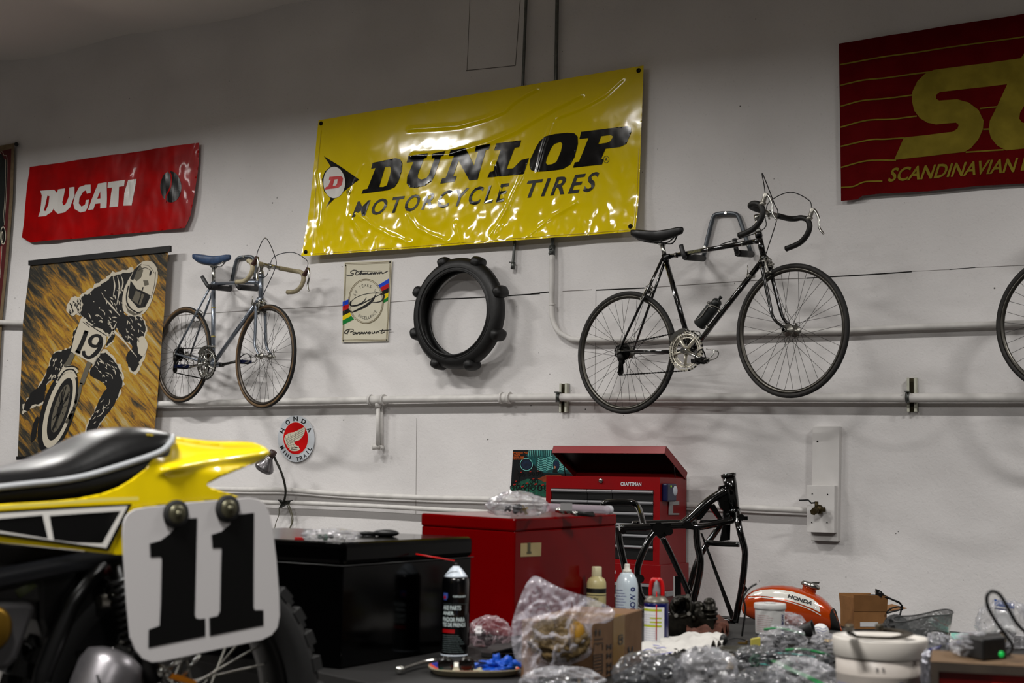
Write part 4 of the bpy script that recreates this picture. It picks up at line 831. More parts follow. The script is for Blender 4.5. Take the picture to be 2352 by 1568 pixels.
    for u, hw, dz, th in [(0, 0.045, 0.006, 0.020), (0.03, 0.066, 0.010, 0.036), (0.16, 0.074, 0.006, 0.052), (0.34, 0.054, -0.002, 0.056), (0.5, 0.033, -0.006, 0.052), (0.7, 0.022, -0.003, 0.044), (0.88, 0.019, 0.003, 0.036), (0.97, 0.016, 0.002, 0.026), (1.0, 0.007, -0.002, 0.010)]:
        cc = s0+sd*(L_*u)+su*dz; rings.append([cc+c*(hw*math.cos(t_))+su*(0.012*math.sin(t_) if math.sin(t_) > 0 else -th*abs(math.sin(t_))**0.42) for t_ in [2*PI*i/20 for i in range(20)]])
    # smooth the rings lengthwise
    rr_ = []
    for i in range(len(rings)-1):
        for j in range(3): rr_.append([rings[i][q_]*(1-j/3)+rings[i+1][q_]*(j/3) for q_ in range(20)])
    rr_.append(rings[-1]); sdl = MB().loft(rr_).build('saddle', sp['saddle'], root)
    m = MB()
    for s in (-1, 1): m.tube(smooth([s0+sd*0.02+c*s*0.045-su*0.022, s0+sd*0.06+c*s*0.026-su*0.045, sa+c*s*0.022+su*0.004, sa+sd*0.06+c*s*0.020+su*0.004, s1-sd*0.03-su*0.016], 5), 0.0038, 7)
    m.build('saddle_rail', chrome if not sp.get('darkrail') else dsteel, sdl)
    # stem and handlebar
    stp = B(k['stem_top']); cl = B(k['clamp']); m = MB(); m.tube([ht+hd*0.03, stp], 0.0112, 12); m.tube([stp+hd*0.008, stp-hd*0.022], 0.0150, 12); m.tube([stp, cl], [0.0125, 0.0115], 12)
    ba = sp.get('bara', 0.0); rollb = sp.get('barroll', 0.0)
    bf = (fa*math.cos(ba)+upb*math.sin(ba)); bu = (upb*math.cos(ba)-fa*math.sin(ba)); bc = (fc*math.cos(rollb)+bu*math.sin(rollb)).normalized(); bu = bu-bc*bu.dot(bc); bu.normalize()
    m.tube([cl-bc*0.022, cl+bc*0.022], 0.0165, 14); m.tube([cl-bu*0.010-bf*0.01, cl-bu*0.030-bf*0.006], 0.005, 8); m.build('stem', chrome, root)
    hw = sp.get('barw', 0.20); G = lambda s, x, f, u: cl+bc*(s*x)+bf*f+bu*u
    bar = MB(); Ps = {}
    for s in (-1, 1):
        P = smooth([G(s, 0.0, 0, 0), G(s, 0.08, 0.001, 0.001), G(s, hw*0.78, 0.006, 0.001), G(s, hw*0.95, 0.024, 0.0), G(s, hw, 0.055, -0.004), G(s, hw, 0.088, -0.026), G(s, hw, 0.098, -0.062), G(s, hw, 0.078, -0.100), G(s, hw, 0.036, -0.128), G(s, hw, -0.010, -0.136), G(s, hw, -0.062, -0.136)], 6)
        i0 = 5; bar.tube(P[:i0+1], 0.0125, 12); tape = MB().tube(P[i0:], 0.0148, 12); Ps[s] = P
        e = P[-1]; tape.tube([e, e+(P[-1]-P[-2]).normalized()*0.006], 0.0155, 12); tape.build('bar_tape', sp['tape'], root)
    bar.build('handlebar', alloy, root)
    for s in (-1, 1): lever(root, G(s, hw, 0.092, -0.030), bf, -bu, sp['hood'], bc)
    # cables
    for s in (-1, 1):
        h0 = G(s, hw, 0.128, 0.020); hh = sp.get('cableh', 0.16)
        tgt = crown+hd*0.06+fa*0.02 if s > 0 else tt0+(tt1-tt0)*0.6+upb*0.016
        MB().tube(smooth([h0, h0+bu*0.05-bf*0.005-bc*s*0.01, (h0*0.55+cl*0.45)+bu*hh*(0.95 if s > 0 else 0.62)]+([cl+bu*0.05+bf*0.03-bc*0.01, cl-bu*0.03+bf*0.045, tgt] if s > 0 else [cl+bu*0.075-bc*0.03-bf*0.01, cl-bu*0.0-bc*0.01-bf*0.035, cl-bu*0.07-bf*0.06, tgt]), 10), 0.0026, 7).build('brake_cable', sp.get('cable', cable), root)
    gc = MB(); gc.tube([dt1+(bb-dt1)*0.2+upb*-0.017, bb+(dt1-bb)*0.05-upb*0.02], 0.0011, 5); gc.build('gear_cable', chrome, root)
    # callipers
    calliper(root, crown+fa*0.022-hd*0.004, fc, fa, hd, mm=sp.get('calm', chrome)); ud = (sc-rear).normalized(); calliper(root, br-lin_*0.0+(-upb*0.0)+(-fa*0.02), c, fa, ud, mm=sp.get('calm', chrome))
    # shifters on the down tube / bands
    m = MB(); shp = dt1+(bb-dt1)*sp.get('shift', 0.2); dd = (bb-dt1).normalized(); m.tube([shp-dd*0.006, shp+dd*0.006], 0.0175, 14)
    for s in (-1, 1): m.tube([shp+c*s*0.012, shp+c*s*0.030], 0.010, 10); m.tube([shp+c*s*0.027, shp+c*s*0.032+upb*0.05+lin_*0.006], 0.0035, 6)
    m.build('shifter', alloy, root)
    # drivetrain
    cr = bb+c*0.060; m = MB(); chainring(m, cr-c*0.008, c, lin_, sp['ring'], 52, 5, sp['crank'][0]); ch = m.build('chainring', sp.get('ringm', chrome), root)
    m = MB(); chainring(m, cr-c*0.018, c, lin_, sp['ring']*0.80, 42, 5, sp['crank'][0]); m.build('inner_ring', sp.get('ringm', chrome), ch)
    ca = sp['crank'][0]
    for s, an in ((1, ca), (-1, ca+PI)):
        o = bb+c*(s*0.070); d_ = lin_*math.cos(an)+upb*math.sin(an); e = o+d_*0.165+c*s*0.012
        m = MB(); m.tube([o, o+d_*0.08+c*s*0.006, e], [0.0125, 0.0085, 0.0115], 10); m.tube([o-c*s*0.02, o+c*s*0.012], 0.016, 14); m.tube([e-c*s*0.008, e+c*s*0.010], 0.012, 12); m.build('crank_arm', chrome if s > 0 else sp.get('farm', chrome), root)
        pedal(root, e+c*s*0.01, c*s, lin_, upb, sp['pedal'], sp['clip'], sp['strap'], sp['crank'][1] if s > 0 else sp['crank'][2])
    cg = rear+c*0.044; m = MB()
    for i, rr2 in enumerate((0.048, 0.042, 0.037, 0.033, 0.029)): m.band(cg-c*(0.022-0.006*i), c, [(rr2, -0.001), (rr2, 0.001), (0.014, 0.001), (0.014, -0.001)], 28)
    m.tube([cg-c*0.03, cg+c*0.012], 0.016, 14); m.build('freewheel', dsteel, root)
    # chain: upper run, lower run via the derailleur
    Rg, Rs = sp['ring'], 0.036; y0 = c*0.052-c*0.002
    dj = rear+c*0.052-upb*0.055+lin_*0.012; dk = rear+c*0.052-upb*0.115+lin_*sp.get('dk', -0.004)
    bbc = bb+c*0.052
    def arc(o, r, a0, a1, n=10): return [o+(lin_*math.cos(a0+(a1-a0)*i/n)+upb*math.sin(a0+(a1-a0)*i/n))*r for i in range(n+1)]
    chp = arc(bbc, Rg, -PI/2, PI/2, 16)+arc(rear+c*0.052, Rs, PI/2, PI*1.2, 6)+[dj+lin_*0.014]+arc(dk, 0.016, PI*0.9, PI*1.6, 6)
    pts = []
    for p0, p1 in zip(chp, chp[1:]+chp[:1]):
        L2 = (p1-p0).length; n = max(1, int(L2/0.0095)); pts += [p0+(p1-p0)*i/n for i in range(n)]
    m = MB(); n = len(pts)
    for i in range(n):
        p0, p1 = pts[i], pts[(i+1) % n]; d_ = (p1-p0); 
        if d_.length < 1e-4: continue
        m.box((p0+p1)/2, d_.length*(1.0 if i % 2 else 0.75), 0.0065 if i % 2 else 0.0035, 0.0075 if i % 2 else 0.005, d_, c, d_.cross(c))
    m.build('chain', dsteel, root)
    m = MB(); m.tube([rear+c*0.058-upb*0.02, dj+c*0.012, dk+c*0.010], [0.010, 0.012, 0.007], 8); m.box((dj+dk)/2+c*0.006, 0.018, 0.003, 0.075, lin_, c, upb); m.box((dj+dk)/2-c*0.006, 0.018, 0.003, 0.075, lin_, c, upb)
    for p_ in (dj, dk): m.lathe([(0.017, -0.004), (0.017, 0.004)], p_, c, 14); m.tube([p_-c*0.008, p_+c*0.010], 0.005, 8)
    m.ball(rear+c*0.066-upb*0.035+lin_*0.01, lin_*0.020, c*0.012, upb*0.026, 10, 8); m.build('rear_derailleur', sp.get('derm', alloy), root)
    m = MB(); fd_ = bb+(sc-bb).normalized()*(Rg+0.012); m.tube([fd_-(sc-bb).normalized()*0.008, fd_+(sc-bb).normalized()*0.008], 0.0185, 14); m.tube([fd_, fd_+c*0.045], 0.009, 8)
    for s in (0.044, 0.060):
        m.loft([[bb+c*(s+0.001*t_)+(lin_*math.cos(a2)+upb*math.sin(a2))*(Rg+r2) for t_, r2 in ((0, -0.006), (1, -0.006), (1, 0.016), (0, 0.016))] for a2 in [math.radians(x) for x in (92, 104, 118, 132, 146)]], True, False)
    m.build('front_derailleur', chrome, root)
    m = MB(); m.tube([rear-c*0.075, rear-c*0.06], 0.011, 10); m.tube([rear+c*0.062, rear+c*0.075], 0.010, 10); m.tube([front-fc*0.075, front-fc*0.055], 0.010, 10); m.tube([front+fc*0.055, front+fc*0.070], 0.010, 10)
    m.tube([front-fc*0.072, front-fc*0.068+hd*0.045-fa*0.01], 0.004, 6); m.build('axle_nut', chrome, root)
    return root, dict(B=B, c=c, lin=lin_, up=upb, bb=bb, sc=sc, tt0=tt0, tt1=tt1, dt1=dt1, rear=rear, front=front)

zl = z1(330, 530, 3.4844); zr_ = z1(1280, 400, 2.7028)
silver = mat('silver_blue_paint', (0.46, 0.49, 0.53), 0.28, metal=0.6, coat=0.5, var=0.15, vscale=30)
skin_wall = mat('tan_tyre_wall', (0.38, 0.29, 0.18), 0.7, var=0.3, vscale=25)
bikeL, GL = bicycle(dict(rear=(420, 814), front=(609.5, 818), offr=0.13, offf=0.34, Rr=0.336, Rf=0.341, z=zl, label='silver blue road bicycle with cream bar tape hung beside the rider painting',
    wall=skin_wall, rim=mat('rim_dull', (0.26, 0.24, 0.22), 0.4, metal=0.8), steer=math.radians(3), paint=silver, crown=chrome,
    p=dict(bb=(556, 1066), seat_cluster=(558, 425), head_top=(941, 362), head_bot=(938, 548), tt0=(560, 424), tt1=(930, 408), dt1=(925, 545), saddle_clamp=(562, 285), saddle_back=(444, 212), saddle_nose=(693, 206), stem_top=(945, 268), clamp=(1018, 284)),
    saddle=mat('saddle_blue', (0.20, 0.29, 0.42), 0.45, var=0.35, vscale=35), tape=mat('tape_cream', (0.62, 0.58, 0.47), 0.6, var=0.2, vscale=50, bump=0.4, bscale=70), hood=rust, bara=0.0, barroll=0.06, barw=0.20, ring=0.107,
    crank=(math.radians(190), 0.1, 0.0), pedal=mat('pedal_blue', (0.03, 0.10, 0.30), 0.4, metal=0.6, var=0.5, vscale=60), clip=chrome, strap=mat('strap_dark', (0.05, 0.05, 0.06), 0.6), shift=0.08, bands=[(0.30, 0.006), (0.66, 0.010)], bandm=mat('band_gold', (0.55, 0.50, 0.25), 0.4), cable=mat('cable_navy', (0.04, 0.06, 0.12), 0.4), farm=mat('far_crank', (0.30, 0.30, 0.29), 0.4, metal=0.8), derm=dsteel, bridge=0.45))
blackp = mat('black_frame_paint', (0.012, 0.012, 0.014), 0.15, spec=0.6, coat=0.8)
bikeR, GR = bicycle(dict(rear=(1437.7, 809), front=(1817.5, 759), offr=0.38, offf=0.60, Rr=0.343, Rf=0.343, z=zr_, label='black road bicycle with water bottle hung nose up right of the yellow banner', ph=0.05, fl=0.032,
    wall=mat('grey_tyre_wall', (0.15, 0.14, 0.13), 0.7, var=0.3, vscale=25), rim=mat('rim_alloy', (0.30, 0.29, 0.27), 0.32, metal=0.9), steer=math.radians(4), paint=blackp, crown=blackp,
    p=dict(bb=(834, 1100), seat_cluster=(668, 512), head_top=(1250, 375), head_bot=(1283, 520), tt0=(672, 514), tt1=(1256, 412), dt1=(1278, 530), saddle_clamp=(650, 432), saddle_back=(490, 372), saddle_nose=(780, 342), stem_top=(1238, 262), clamp=(1318, 244)),
    saddle=mat('saddle_black', (0.03, 0.03, 0.03), 0.4, var=0.3, vscale=40), tape=mat('tape_darkbrown', (0.055, 0.045, 0.038), 0.55, var=0.3, vscale=50, bump=0.4, bscale=70), hood=alloy, bara=0.16, barroll=0.05, barw=0.20, ring=0.107, darkrail=True,
    crank=(math.radians(-27), 0.1, 0.2), pedal=dsteel, clip=chrome, strap=mat('strap_black', (0.04, 0.035, 0.03), 0.6), shift=0.17, calm=alloy, cableh=0.17, bridge=0.36, derm=dsteel, ringm=mat('ring_alloy', (0.80, 0.78, 0.72), 0.35, metal=0.7)))
# saddle lettering, tube badge and cable clips of the black bicycle
g = GR; B = g['B']; m = MB(); bd = (g['tt1']-g['tt0']).normalized()
for u in (0.12, 0.47, 0.83): p = g['tt0']+(g['tt1']-g['tt0'])*u; m.tube([p-bd*0.005, p+bd*0.005], 0.0150, 12)
m.build('cable_clip', chrome, bikeR)
p = g['tt0']+(g['tt1']-g['tt0'])*0.33; bu_ = g['c'].cross(bd); bu_ = bu_ if bu_.z > 0 else -bu_; m = MB(); m.box(p+g['c']*0.0122, 0.085, 0.003, 0.014, bd, g['c'], bu_); m.build('frame_badge', mat('badge_olive', (0.35, 0.34, 0.15), 0.5, var=0.7, vscale=150), bikeR)
# bottle cage and bottle
d_ = (g['bb']-g['dt1']).normalized(); nrm = d_.cross(g['c']); nrm = nrm if nrm.x < 0 else -nrm
pc = B((972, 905)); ctr = pc+nrm*0.052; cage = MB()
for s in (-1, 1): cage.tube(smooth([pc+nrm*0.016+g['c']*s*0.006-d_*0.07, ctr+g['c']*s*0.036-d_*0.05, ctr+g['c']*s*0.038+d_*0.02, ctr+g['c']*s*0.028+nrm*0.02+d_*0.075, ctr+nrm*0.038+d_*0.08], 6), 0.0028, 7)
cage.tube(smooth([ctr+(nrm*math.cos(a)+g['c']*math.sin(a))*0.039-d_*0.05 for a in [math.radians(x) for x in range(-120, 121, 24)]], 3), 0.0028, 7)
for u in (-0.06, 0.05): cage.tube([pc+d_*(u-0.004), pc+d_*(u+0.004)], 0.0175, 14); cage.tube([pc+d_*u, pc+d_*u+nrm*0.022], 0.006, 8)
cage.build('bottle_cage', alloy, bikeR)
bt = T('water_bottle', 'grey plastic water bottle in the cage of the black bicycle', 'bottle', ctr+d_*0.09)
bg = mat('bottle_grey', (0.13, 0.14, 0.14), 0.5)
MB().lathe([(0.0, 0.0), (0.031, 0.002), (0.0355, 0.008), (0.0355, 0.095), (0.034, 0.1), (0.0355, 0.105), (0.0355, 0.125), (0.028, 0.142), (0.024, 0.148)], ctr+d_*0.085, -d_, 24).build('bottle_body', bg, bt)
MB().lathe([(0.0255, 0.148), (0.027, 0.152), (0.026, 0.172), (0.018, 0.180), (0.007, 0.182), (0.007, 0.194), (0.010, 0.196), (0.010, 0.203), (0.0, 0.205)], ctr+d_*0.085, -d_, 20).build('bottle_cap', mat('cap_dark_green', (0.05, 0.07, 0.06), 0.45), bt)
# SCHWINN style lettering on the down tube of the silver bicycle
g = GL; d_ = (g['dt1']-g['bb']).normalized(); n_ = g['c']; u_ = n_.cross(d_); u_ = u_ if u_.x < 0 or u_.z > 0 else -u_
m = MB(); st0 = g['bb']+(g['dt1']-g['bb'])*0.45; 
if u_.z < 0: u_ = -u_
text(m, 'SCHWINN', lambda s, t_: st0+d_*(s*0.19)+u_*((t_-0.5)*0.011)+n_*(0.0149-abs(t_-0.5)*0.0), 0.02, 0, 1.5); m.build('tube_lettering', ink, bikeL)
st1 = g['tt0']+(g['tt1']-g['tt0'])*0.62; d2 = (g['tt1']-g['tt0']).normalized(); u2 = n_.cross(d2); u2 = u2 if u2.z > 0 else -u2
m = MB(); text(m, 'SCHWINN', lambda s, t_: st1+d2*(s*0.12)+u2*((t_-0.5)*0.010)+n_*0.0132, 0.02, 0, 1.3); m.build('tube_lettering', ink, bikeL)

# ---- wall hangers
def hanger(lbl, q, U, arms, hooks, offo):
    """U: points of the bent tube on the wall; arms: [(wall end), (outer end)]; hooks: top points"""
    P0 = [W(*q([p])[0], 0.02) for p in U]; pts = smooth(P0, 2); t = T('wall_hanger', lbl, 'bike hanger', V((P0[0].x, 0, min(p.z for p in P0))), 'folding bicycle hangers on the wall')
    MB().tube(pts, 0.0125, 12).build('bent_tube', galvH, t)
    m = MB()
    for p in (P0[len(P0)//2], (P0[1]+P0[0])/2, (P0[-1]+P0[-2])/2): m.tube([p+V((0, 0.015, 0)), p+V((0, -0.017, 0))], 0.009, 6)
    m.build('mounting_screw', chrome, t)
    for (a, b), h in zip(arms, hooks):
        w0 = W(*q([a])[0], 0.03); w1 = W(*q([b])[0], offo); MB().tube([w0, w1], 0.019, 14).build('padded_arm', foam, t)
        hk = W(*q([h])[0], offo+0.01); MB().tube(smooth([w1, w1*0.9+hk*0.1+V((0, -0.015, 0)), hk], 4), 0.013, 10).build('hook_end', mat('hook_grey', (0.16, 0.16, 0.165), 0.5), t)
galvH = mat('hanger_steel', (0.36, 0.38, 0.40), 0.4, metal=0.7); foam = mat('hanger_foam', (0.045, 0.045, 0.048), 0.7)
hanger('grey folding wall hanger carrying the silver blue bicycle', zl, [(690, 470), (718, 340), (738, 250), (760, 218), (810, 208), (862, 208), (885, 235), (890, 300), (900, 460)], [((690, 466), (530, 448)), ((905, 462), (768, 452))], [(468, 366), (742, 412)], 0.34)
hanger('grey folding wall hanger carrying the black bicycle', zr_, [(905, 520), (935, 390), (965, 275), (990, 248), (1050, 243), (1105, 246), (1130, 275), (1165, 380), (1205, 492)], [((905, 522), (795, 512)), ((1205, 496), (1122, 490))], [(768, 440), (1100, 402)], 0.46)

# ---- wheel of a third bicycle at the right edge
delta = W(2449, 741, 0.40)-GR['rear']
b3 = copy_tree(bikeR, delta); tag(b3, 'third bicycle at the right edge of which only the left rim of one wheel shows', 'bicycle')
hang3 = next(o for o in bpy.data.objects if o.get('label') == 'grey folding wall hanger carrying the black bicycle')
h3 = copy_tree(hang3, (delta.x, 0, delta.z)); tag(h3, 'folding wall hanger of the third bicycle, outside the right edge', 'bike hanger')

# ---- knobbly tyre
ztp = z1(740, 580, 3.136)
tc = W(*ztp([(982, 438)])[0], 0.105); axt = V((-0.10, -1, 0.0)).normalized()
Rm = (W(*ztp([(982, 38)])[0], 0.105)-W(*ztp([(982, 836)])[0], 0.105)).length/2
t = T('motorcycle_tyre', 'black dirt tyre with few big lugs hung below the yellow banner', 'tyre', tc-V((0, 0, Rm)))
tb = mat('tyre_black', (0.04, 0.039, 0.038), 0.5, var=0.55, vscale=18, bump=0.4, bscale=60)
hw = 0.052; Ri = Rm*0.745
prof = [(Ri, hw*0.80), (Ri+0.012, hw*0.98), (Ri+0.035, hw*1.08), (Ri+(Rm-Ri)*0.72, hw*0.95), (Rm-0.012, hw*0.66), (Rm, hw*0.3), (Rm, -hw*0.3), (Rm-0.012, -hw*0.66), (Ri+(Rm-Ri)*0.72, -hw*0.95), (Ri+0.035, -hw*1.08), (Ri+0.012, -hw*0.98), (Ri, -hw*0.8), (Ri+0.006, -hw*0.66), (Ri+0.030, -hw*0.8), (Ri+(Rm-Ri)*0.66, -hw*0.75), (Rm-0.03, 0), (Ri+(Rm-Ri)*0.66, hw*0.75), (Ri+0.030, hw*0.8), (Ri+0.006, hw*0.66)]
cs = MB().band(tc, axt, prof, 96)
for h_ in (0.0, ): cs.ring(tc+axt*(hw*1.03), axt, Ri+0.026, 0.004, 96, 6); cs.ring(tc+axt*(hw*0.98), axt, Ri+0.006, 0.006, 96, 8)
cs.build('tyre_casing', tb, t)
ut = V((1, 0, 0))-axt*axt.x; ut.normalize(); vt = axt.cross(ut); vt = vt if vt.z > 0 else -vt
for i in range(8):
    a = math.radians(22.5-3+45*i); d_ = ut*math.cos(a)+vt*math.sin(a); tn = vt*math.cos(a)-ut*math.sin(a)
    if True:
        m = MB(); o = tc+d_*(Rm-0.004); tw = (tn*0.038+axt*0.006)
        m.ball(o, d_*0.034, tw, axt*0.060-tn*0.008, 18, 12, lambda q_: 1/max(1e-3, (abs(q_.x)**3+abs(q_.y)**3+abs(q_.z)**3)**(1/3))); m.build('tread_lug', tb, t)
# ============================================================ benches, chests, frame, tank
def proj(P):
    d = V(P)-CAM; z = d.dot(FW); return (CX+FPX*d.dot(RC)/z, CY-FPX*d.dot(UC)/z)
def vz(G, py):
    """height above ground point G at which it is seen at image row py"""
    a, b = -1.0, 5.0
    for _ in range(40):
        m_ = (a+b)/2
        if proj(V((G.x, G.y, m_)))[1] > py: a = m_
        else: b = m_
    return V((G.x, G.y, (a+b)/2))
def flatd(v): return V((v.x, v.y, 0))
def box8(mb, bot, top):
    return mb.add(list(bot)+list(top), [(3, 2, 1, 0), (4, 5, 6, 7), (0, 1, 5, 4), (1, 2, 6, 5), (2, 3, 7, 6), (3, 0, 4, 7)])
TZ, LZ = 0.82, 0.60
bench_top = mat('bench_rubber', (0.075, 0.07, 0.068), 0.6, var=0.3, vscale=9, bump=0.3, bscale=120)
steel_dark = mat('bench_steel', (0.08, 0.08, 0.08), 0.5, metal=0.4)
P1, P2 = H(700, 1534, TZ), H(862, 1569, TZ); e_ = (P2-P1).normalized()
poly = [P1-e_*1.1, P2+e_*0.9, V((1.2, -6.75, TZ)), V((1.2, -3.15, TZ)), V((-3.0, -3.3, TZ))]
t = T('workbench', 'long dark topped workbench buried under parts and bags', 'workbench', V((-1.0, -4.6, 0)))
MB().prism([p-V((0, 0, 0.001)) for p in poly], (0, 0, -0.04)).build('bench_top', bench_top, t, bevel=0.003)
cen = sum((p for p in poly), V())/5
for p in poly:
    q = p+(cen-p)*0.06; MB().box((q.x, q.y, (TZ-0.041)/2), 0.06, 0.06, TZ-0.041).build('leg', steel_dark, t)
MB().box((-0.8, -4.6, 0.25), 3.4, 0.9, 0.03).build('lower_shelf', steel_dark, t)
q0_, q1_ = poly[0]+(cen-poly[0])*0.02, poly[1]+(cen-poly[1])*0.02
MB().para(V((q0_.x, q0_.y, 0.06)), V((q1_.x-q0_.x, q1_.y-q0_.y, 0)), V((0.01, 0.008, 0)), V((0, 0, TZ-0.102))).build('front_dark_skirt', steel_dark, t)  # added dark skirt, stands in for the shade under the bench
q2_ = poly[4]+V((0.03, -0.03, 0)); MB().para(V((q0_.x, q0_.y, 0.06)), V((q2_.x-q0_.x, q2_.y-q0_.y, 0)), V((0.012, 0.0, 0)), V((0, 0, TZ-0.102))).build('side_dark_skirt', steel_dark, t)  # second added skirt, dark in place of shade at the left end
t = T('low_bench', 'low bench in front of the wall under the black frame and orange tank', 'workbench', V((-2.05, -1.58, 0)))
MB().box((-2.05, -1.45, LZ-0.021), 3.9, 1.42, 0.04).build('bench_top', bench_top, t, bevel=0.003)
for x in (-3.9, -0.2):
    for y in (-0.84, -2.08): MB().box((x, y, (LZ-0.04)/2), 0.06, 0.06, LZ-0.04).build('leg', steel_dark, t)

# ---- Craftsman chest
zq = z1(1140, 990, 3.4839); K = lambda x, y, o: W(*zq([(x, y)])[0], o)
red = mat('toolbox_red', (0.50, 0.02, 0.04), 0.34, spec=0.3, var=0.12, vscale=5, bump=0.05); dblack = mat('drawer_black', (0.02, 0.02, 0.022), 0.45); trimm = mat('drawer_trim', (0.60, 0.60, 0.61), 0.35, metal=0.4)
FO, BO = 0.44, 0.08
t = T('tool_chest', 'red CRAFTSMAN top chest with its lid propped open against the wall', 'tool chest', V((K(900, 1075, FO).x, -0.26, 0)))
A_, B_ = K(400, 352, FO), K(1310, 372, FO); zt = (A_.z+B_.z)/2; zb = (K(960, 1045, FO).z+K(1290, 1078, FO).z)/2; x0, x1 = A_.x, B_.x
t.location = ((x0+x1)/2, -0.26, zb)
def boxx(mb, a, b): 
    return mb.box(((a[0]+b[0])/2, (a[1]+b[1])/2, (a[2]+b[2])/2), abs(b[0]-a[0]), abs(b[1]-a[1]), abs(b[2]-a[2]))
# carcass with an open top
rx0, rx1 = K(440, 460, FO).x, K(1258, 480, FO).x; rz1 = (K(440, 452, FO).z+K(1258, 476, FO).z)/2; rz0 = K(1245, 1036, FO).z
m = MB(); boxx(m, (x0, -FO, rz1), (x1, -FO+0.02, zt)); boxx(m, (x0, -FO, zb), (x1, -FO+0.02, rz0)); boxx(m, (x0, -FO, rz0), (rx0, -FO+0.02, rz1)); boxx(m, (rx1, -FO, rz0), (x1, -FO+0.02, rz1))
boxx(m, (x0, -FO+0.02, zb), (x0+0.003, -BO, zt)); boxx(m, (x1-0.003, -FO+0.02, zb), (x1, -BO, zt)); boxx(m, (x0, -BO-0.003, zb), (x1, -BO, zt)); boxx(m, (x0+0.003, -FO+0.02, zb), (x1-0.003, -BO-0.003, zb+0.004)); m.build('carcass', red, t, fix=False)
MB().box(((rx0+rx1)/2, -FO+0.022, (rz0+rz1)/2), rx1-rx0, 0.004, rz1-rz0).build('drawer_backing', dblack, t)
MB().box(((x0+x1)/2, (-FO-BO)/2, zt-0.05), x1-x0-0.01, FO-BO-0.05, 0.006).build('till_floor', dblack, t)
rows = 6; rh = (rz1-rz0)/ (rows+0.35); xs_ = lambda f: rx0+(rx1-rx0)*f
spl = {0: [0, 0.36, 0.605, 1], 1: [0, 0.37, 1]}
for i in range(rows):
    zt_ = rz1-0.002-rh*i; hh = rh-0.003 if i < rows-1 else rz1-0.002-rh*i-rz0-0.002
    cuts = spl.get(i, [0, 1])
    for f0, f1 in zip(cuts, cuts[1:]):
        dx0, dx1 = xs_(f0)+0.0015, xs_(f1)-0.0015; m = MB(); boxx(m, (dx0, -FO+0.003, zt_-hh), (dx1, -FO+0.020, zt_)); d = m.build('drawer', dblack, t)
        m = MB(); p = [(dx0, zt_), (dx0, zt_-0.017)]; m.add([(dx0, -FO-0.002, zt_-0.001), (dx1, -FO-0.002, zt_-0.001), (dx1, -FO-0.012, zt_-0.010), (dx0, -FO-0.012, zt_-0.010), (dx0, -FO-0.004, zt_-0.017), (dx1, -FO-0.004, zt_-0.017), (dx0, -FO+0.004, zt_-0.001), (dx1, -FO+0.004, zt_-0.001)], [(0, 1, 2, 3), (3, 2, 5, 4), (6, 7, 1, 0), (4, 5, 7, 6)]); m.build('drawer_pull', trimm, d)
m = MB(); text(m, 'CRAFTSMAN', lambda s, u: V(((K(996, 437, FO).x)*(1-s)+K(1162, 439, FO).x*s, -FO-0.0025, K(1080, 438, FO).z*(1-u)+K(1080, 407, FO).z*u)), 0.035); m.build('lettering', mat('letter_silver', (0.75, 0.75, 0.76), 0.3), t)
k = K(838, 396, FO); m = MB().lathe([(0.013, 0), (0.013, 0.006), (0.009, 0.009), (0.0, 0.009)], k, (0, -1, 0), 20); m.box(k+V((0, -0.0095, 0)), 0.002, 0.001, 0.009); m.build('lock', chrome, t)
# lid
fr_, hr_ = K(1360, 120, 0.355), K(1530, 330, 0.085); fl_ = V((x0+(fr_.x-x1), fr_.y, fr_.z)); hl_ = V((x0+(hr_.x-x1), hr_.y, hr_.z))
sl = (hr_-fr_).normalized(); nd = V((1, 0, 0)).cross(sl); nd = nd if nd.z < 0 else -nd; m = MB(); dp = 0.045
box8(m, [fl_+nd*0.003, fr_+nd*0.003, hr_+nd*0.003, hl_+nd*0.003], [fl_, fr_, hr_, hl_]); box8(m, [fl_+nd*dp, fr_+nd*dp, fr_+nd*dp+sl*0.003, fl_+nd*dp+sl*0.003], [fl_, fr_, fr_+sl*0.003, fl_+sl*0.003])
for a, b, s in ((fl_, hl_, 1), (fr_, hr_, -1)): ux = V((0.003*s, 0, 0)); box8(m, [a+nd*dp, a+nd*dp+ux, b+nd*dp*1.0+ux, b+nd*dp*1.0], [a, a+ux, b+ux, b])
box8(m, [hl_+nd*dp-sl*0.003, hr_+nd*dp-sl*0.003, hr_+nd*dp, hl_+nd*dp], [hl_-sl*0.003+nd*0.003, hr_-sl*0.003+nd*0.003, hr_+nd*0.003, hl_+nd*0.003])
lid = m.build('lid', red, t, fix=False)
box8(m2 := MB(), [fl_+nd*0.0045+sl*0.004+V((0.004, 0, 0)), fr_+nd*0.0045+sl*0.004-V((0.004, 0, 0)), hr_+nd*0.0045-V((0.004, 0, 0)), hl_+nd*0.0045+V((0.004, 0, 0))], [fl_+nd*0.0032+sl*0.004+V((0.004, 0, 0)), fr_+nd*0.0032+sl*0.004-V((0.004, 0, 0)), hr_+nd*0.0032-V((0.004, 0, 0)), hl_+nd*0.0032+V((0.004, 0, 0))]); m2.build('lid_lining', dblack, lid)
m = MB(); m.tube([V((x1-0.006, -0.22, zt-0.02)), fr_+(hr_-fr_)*0.45+nd*0.03+V((-0.006, 0, 0))], 0.003, 6); m.tube([V((x0+0.006, -0.22, zt-0.02)), fl_+(hl_-fl_)*0.45+nd*0.03+V((0.006, 0, 0))], 0.003, 6); m.build('lid_stay', steel_dark, t)
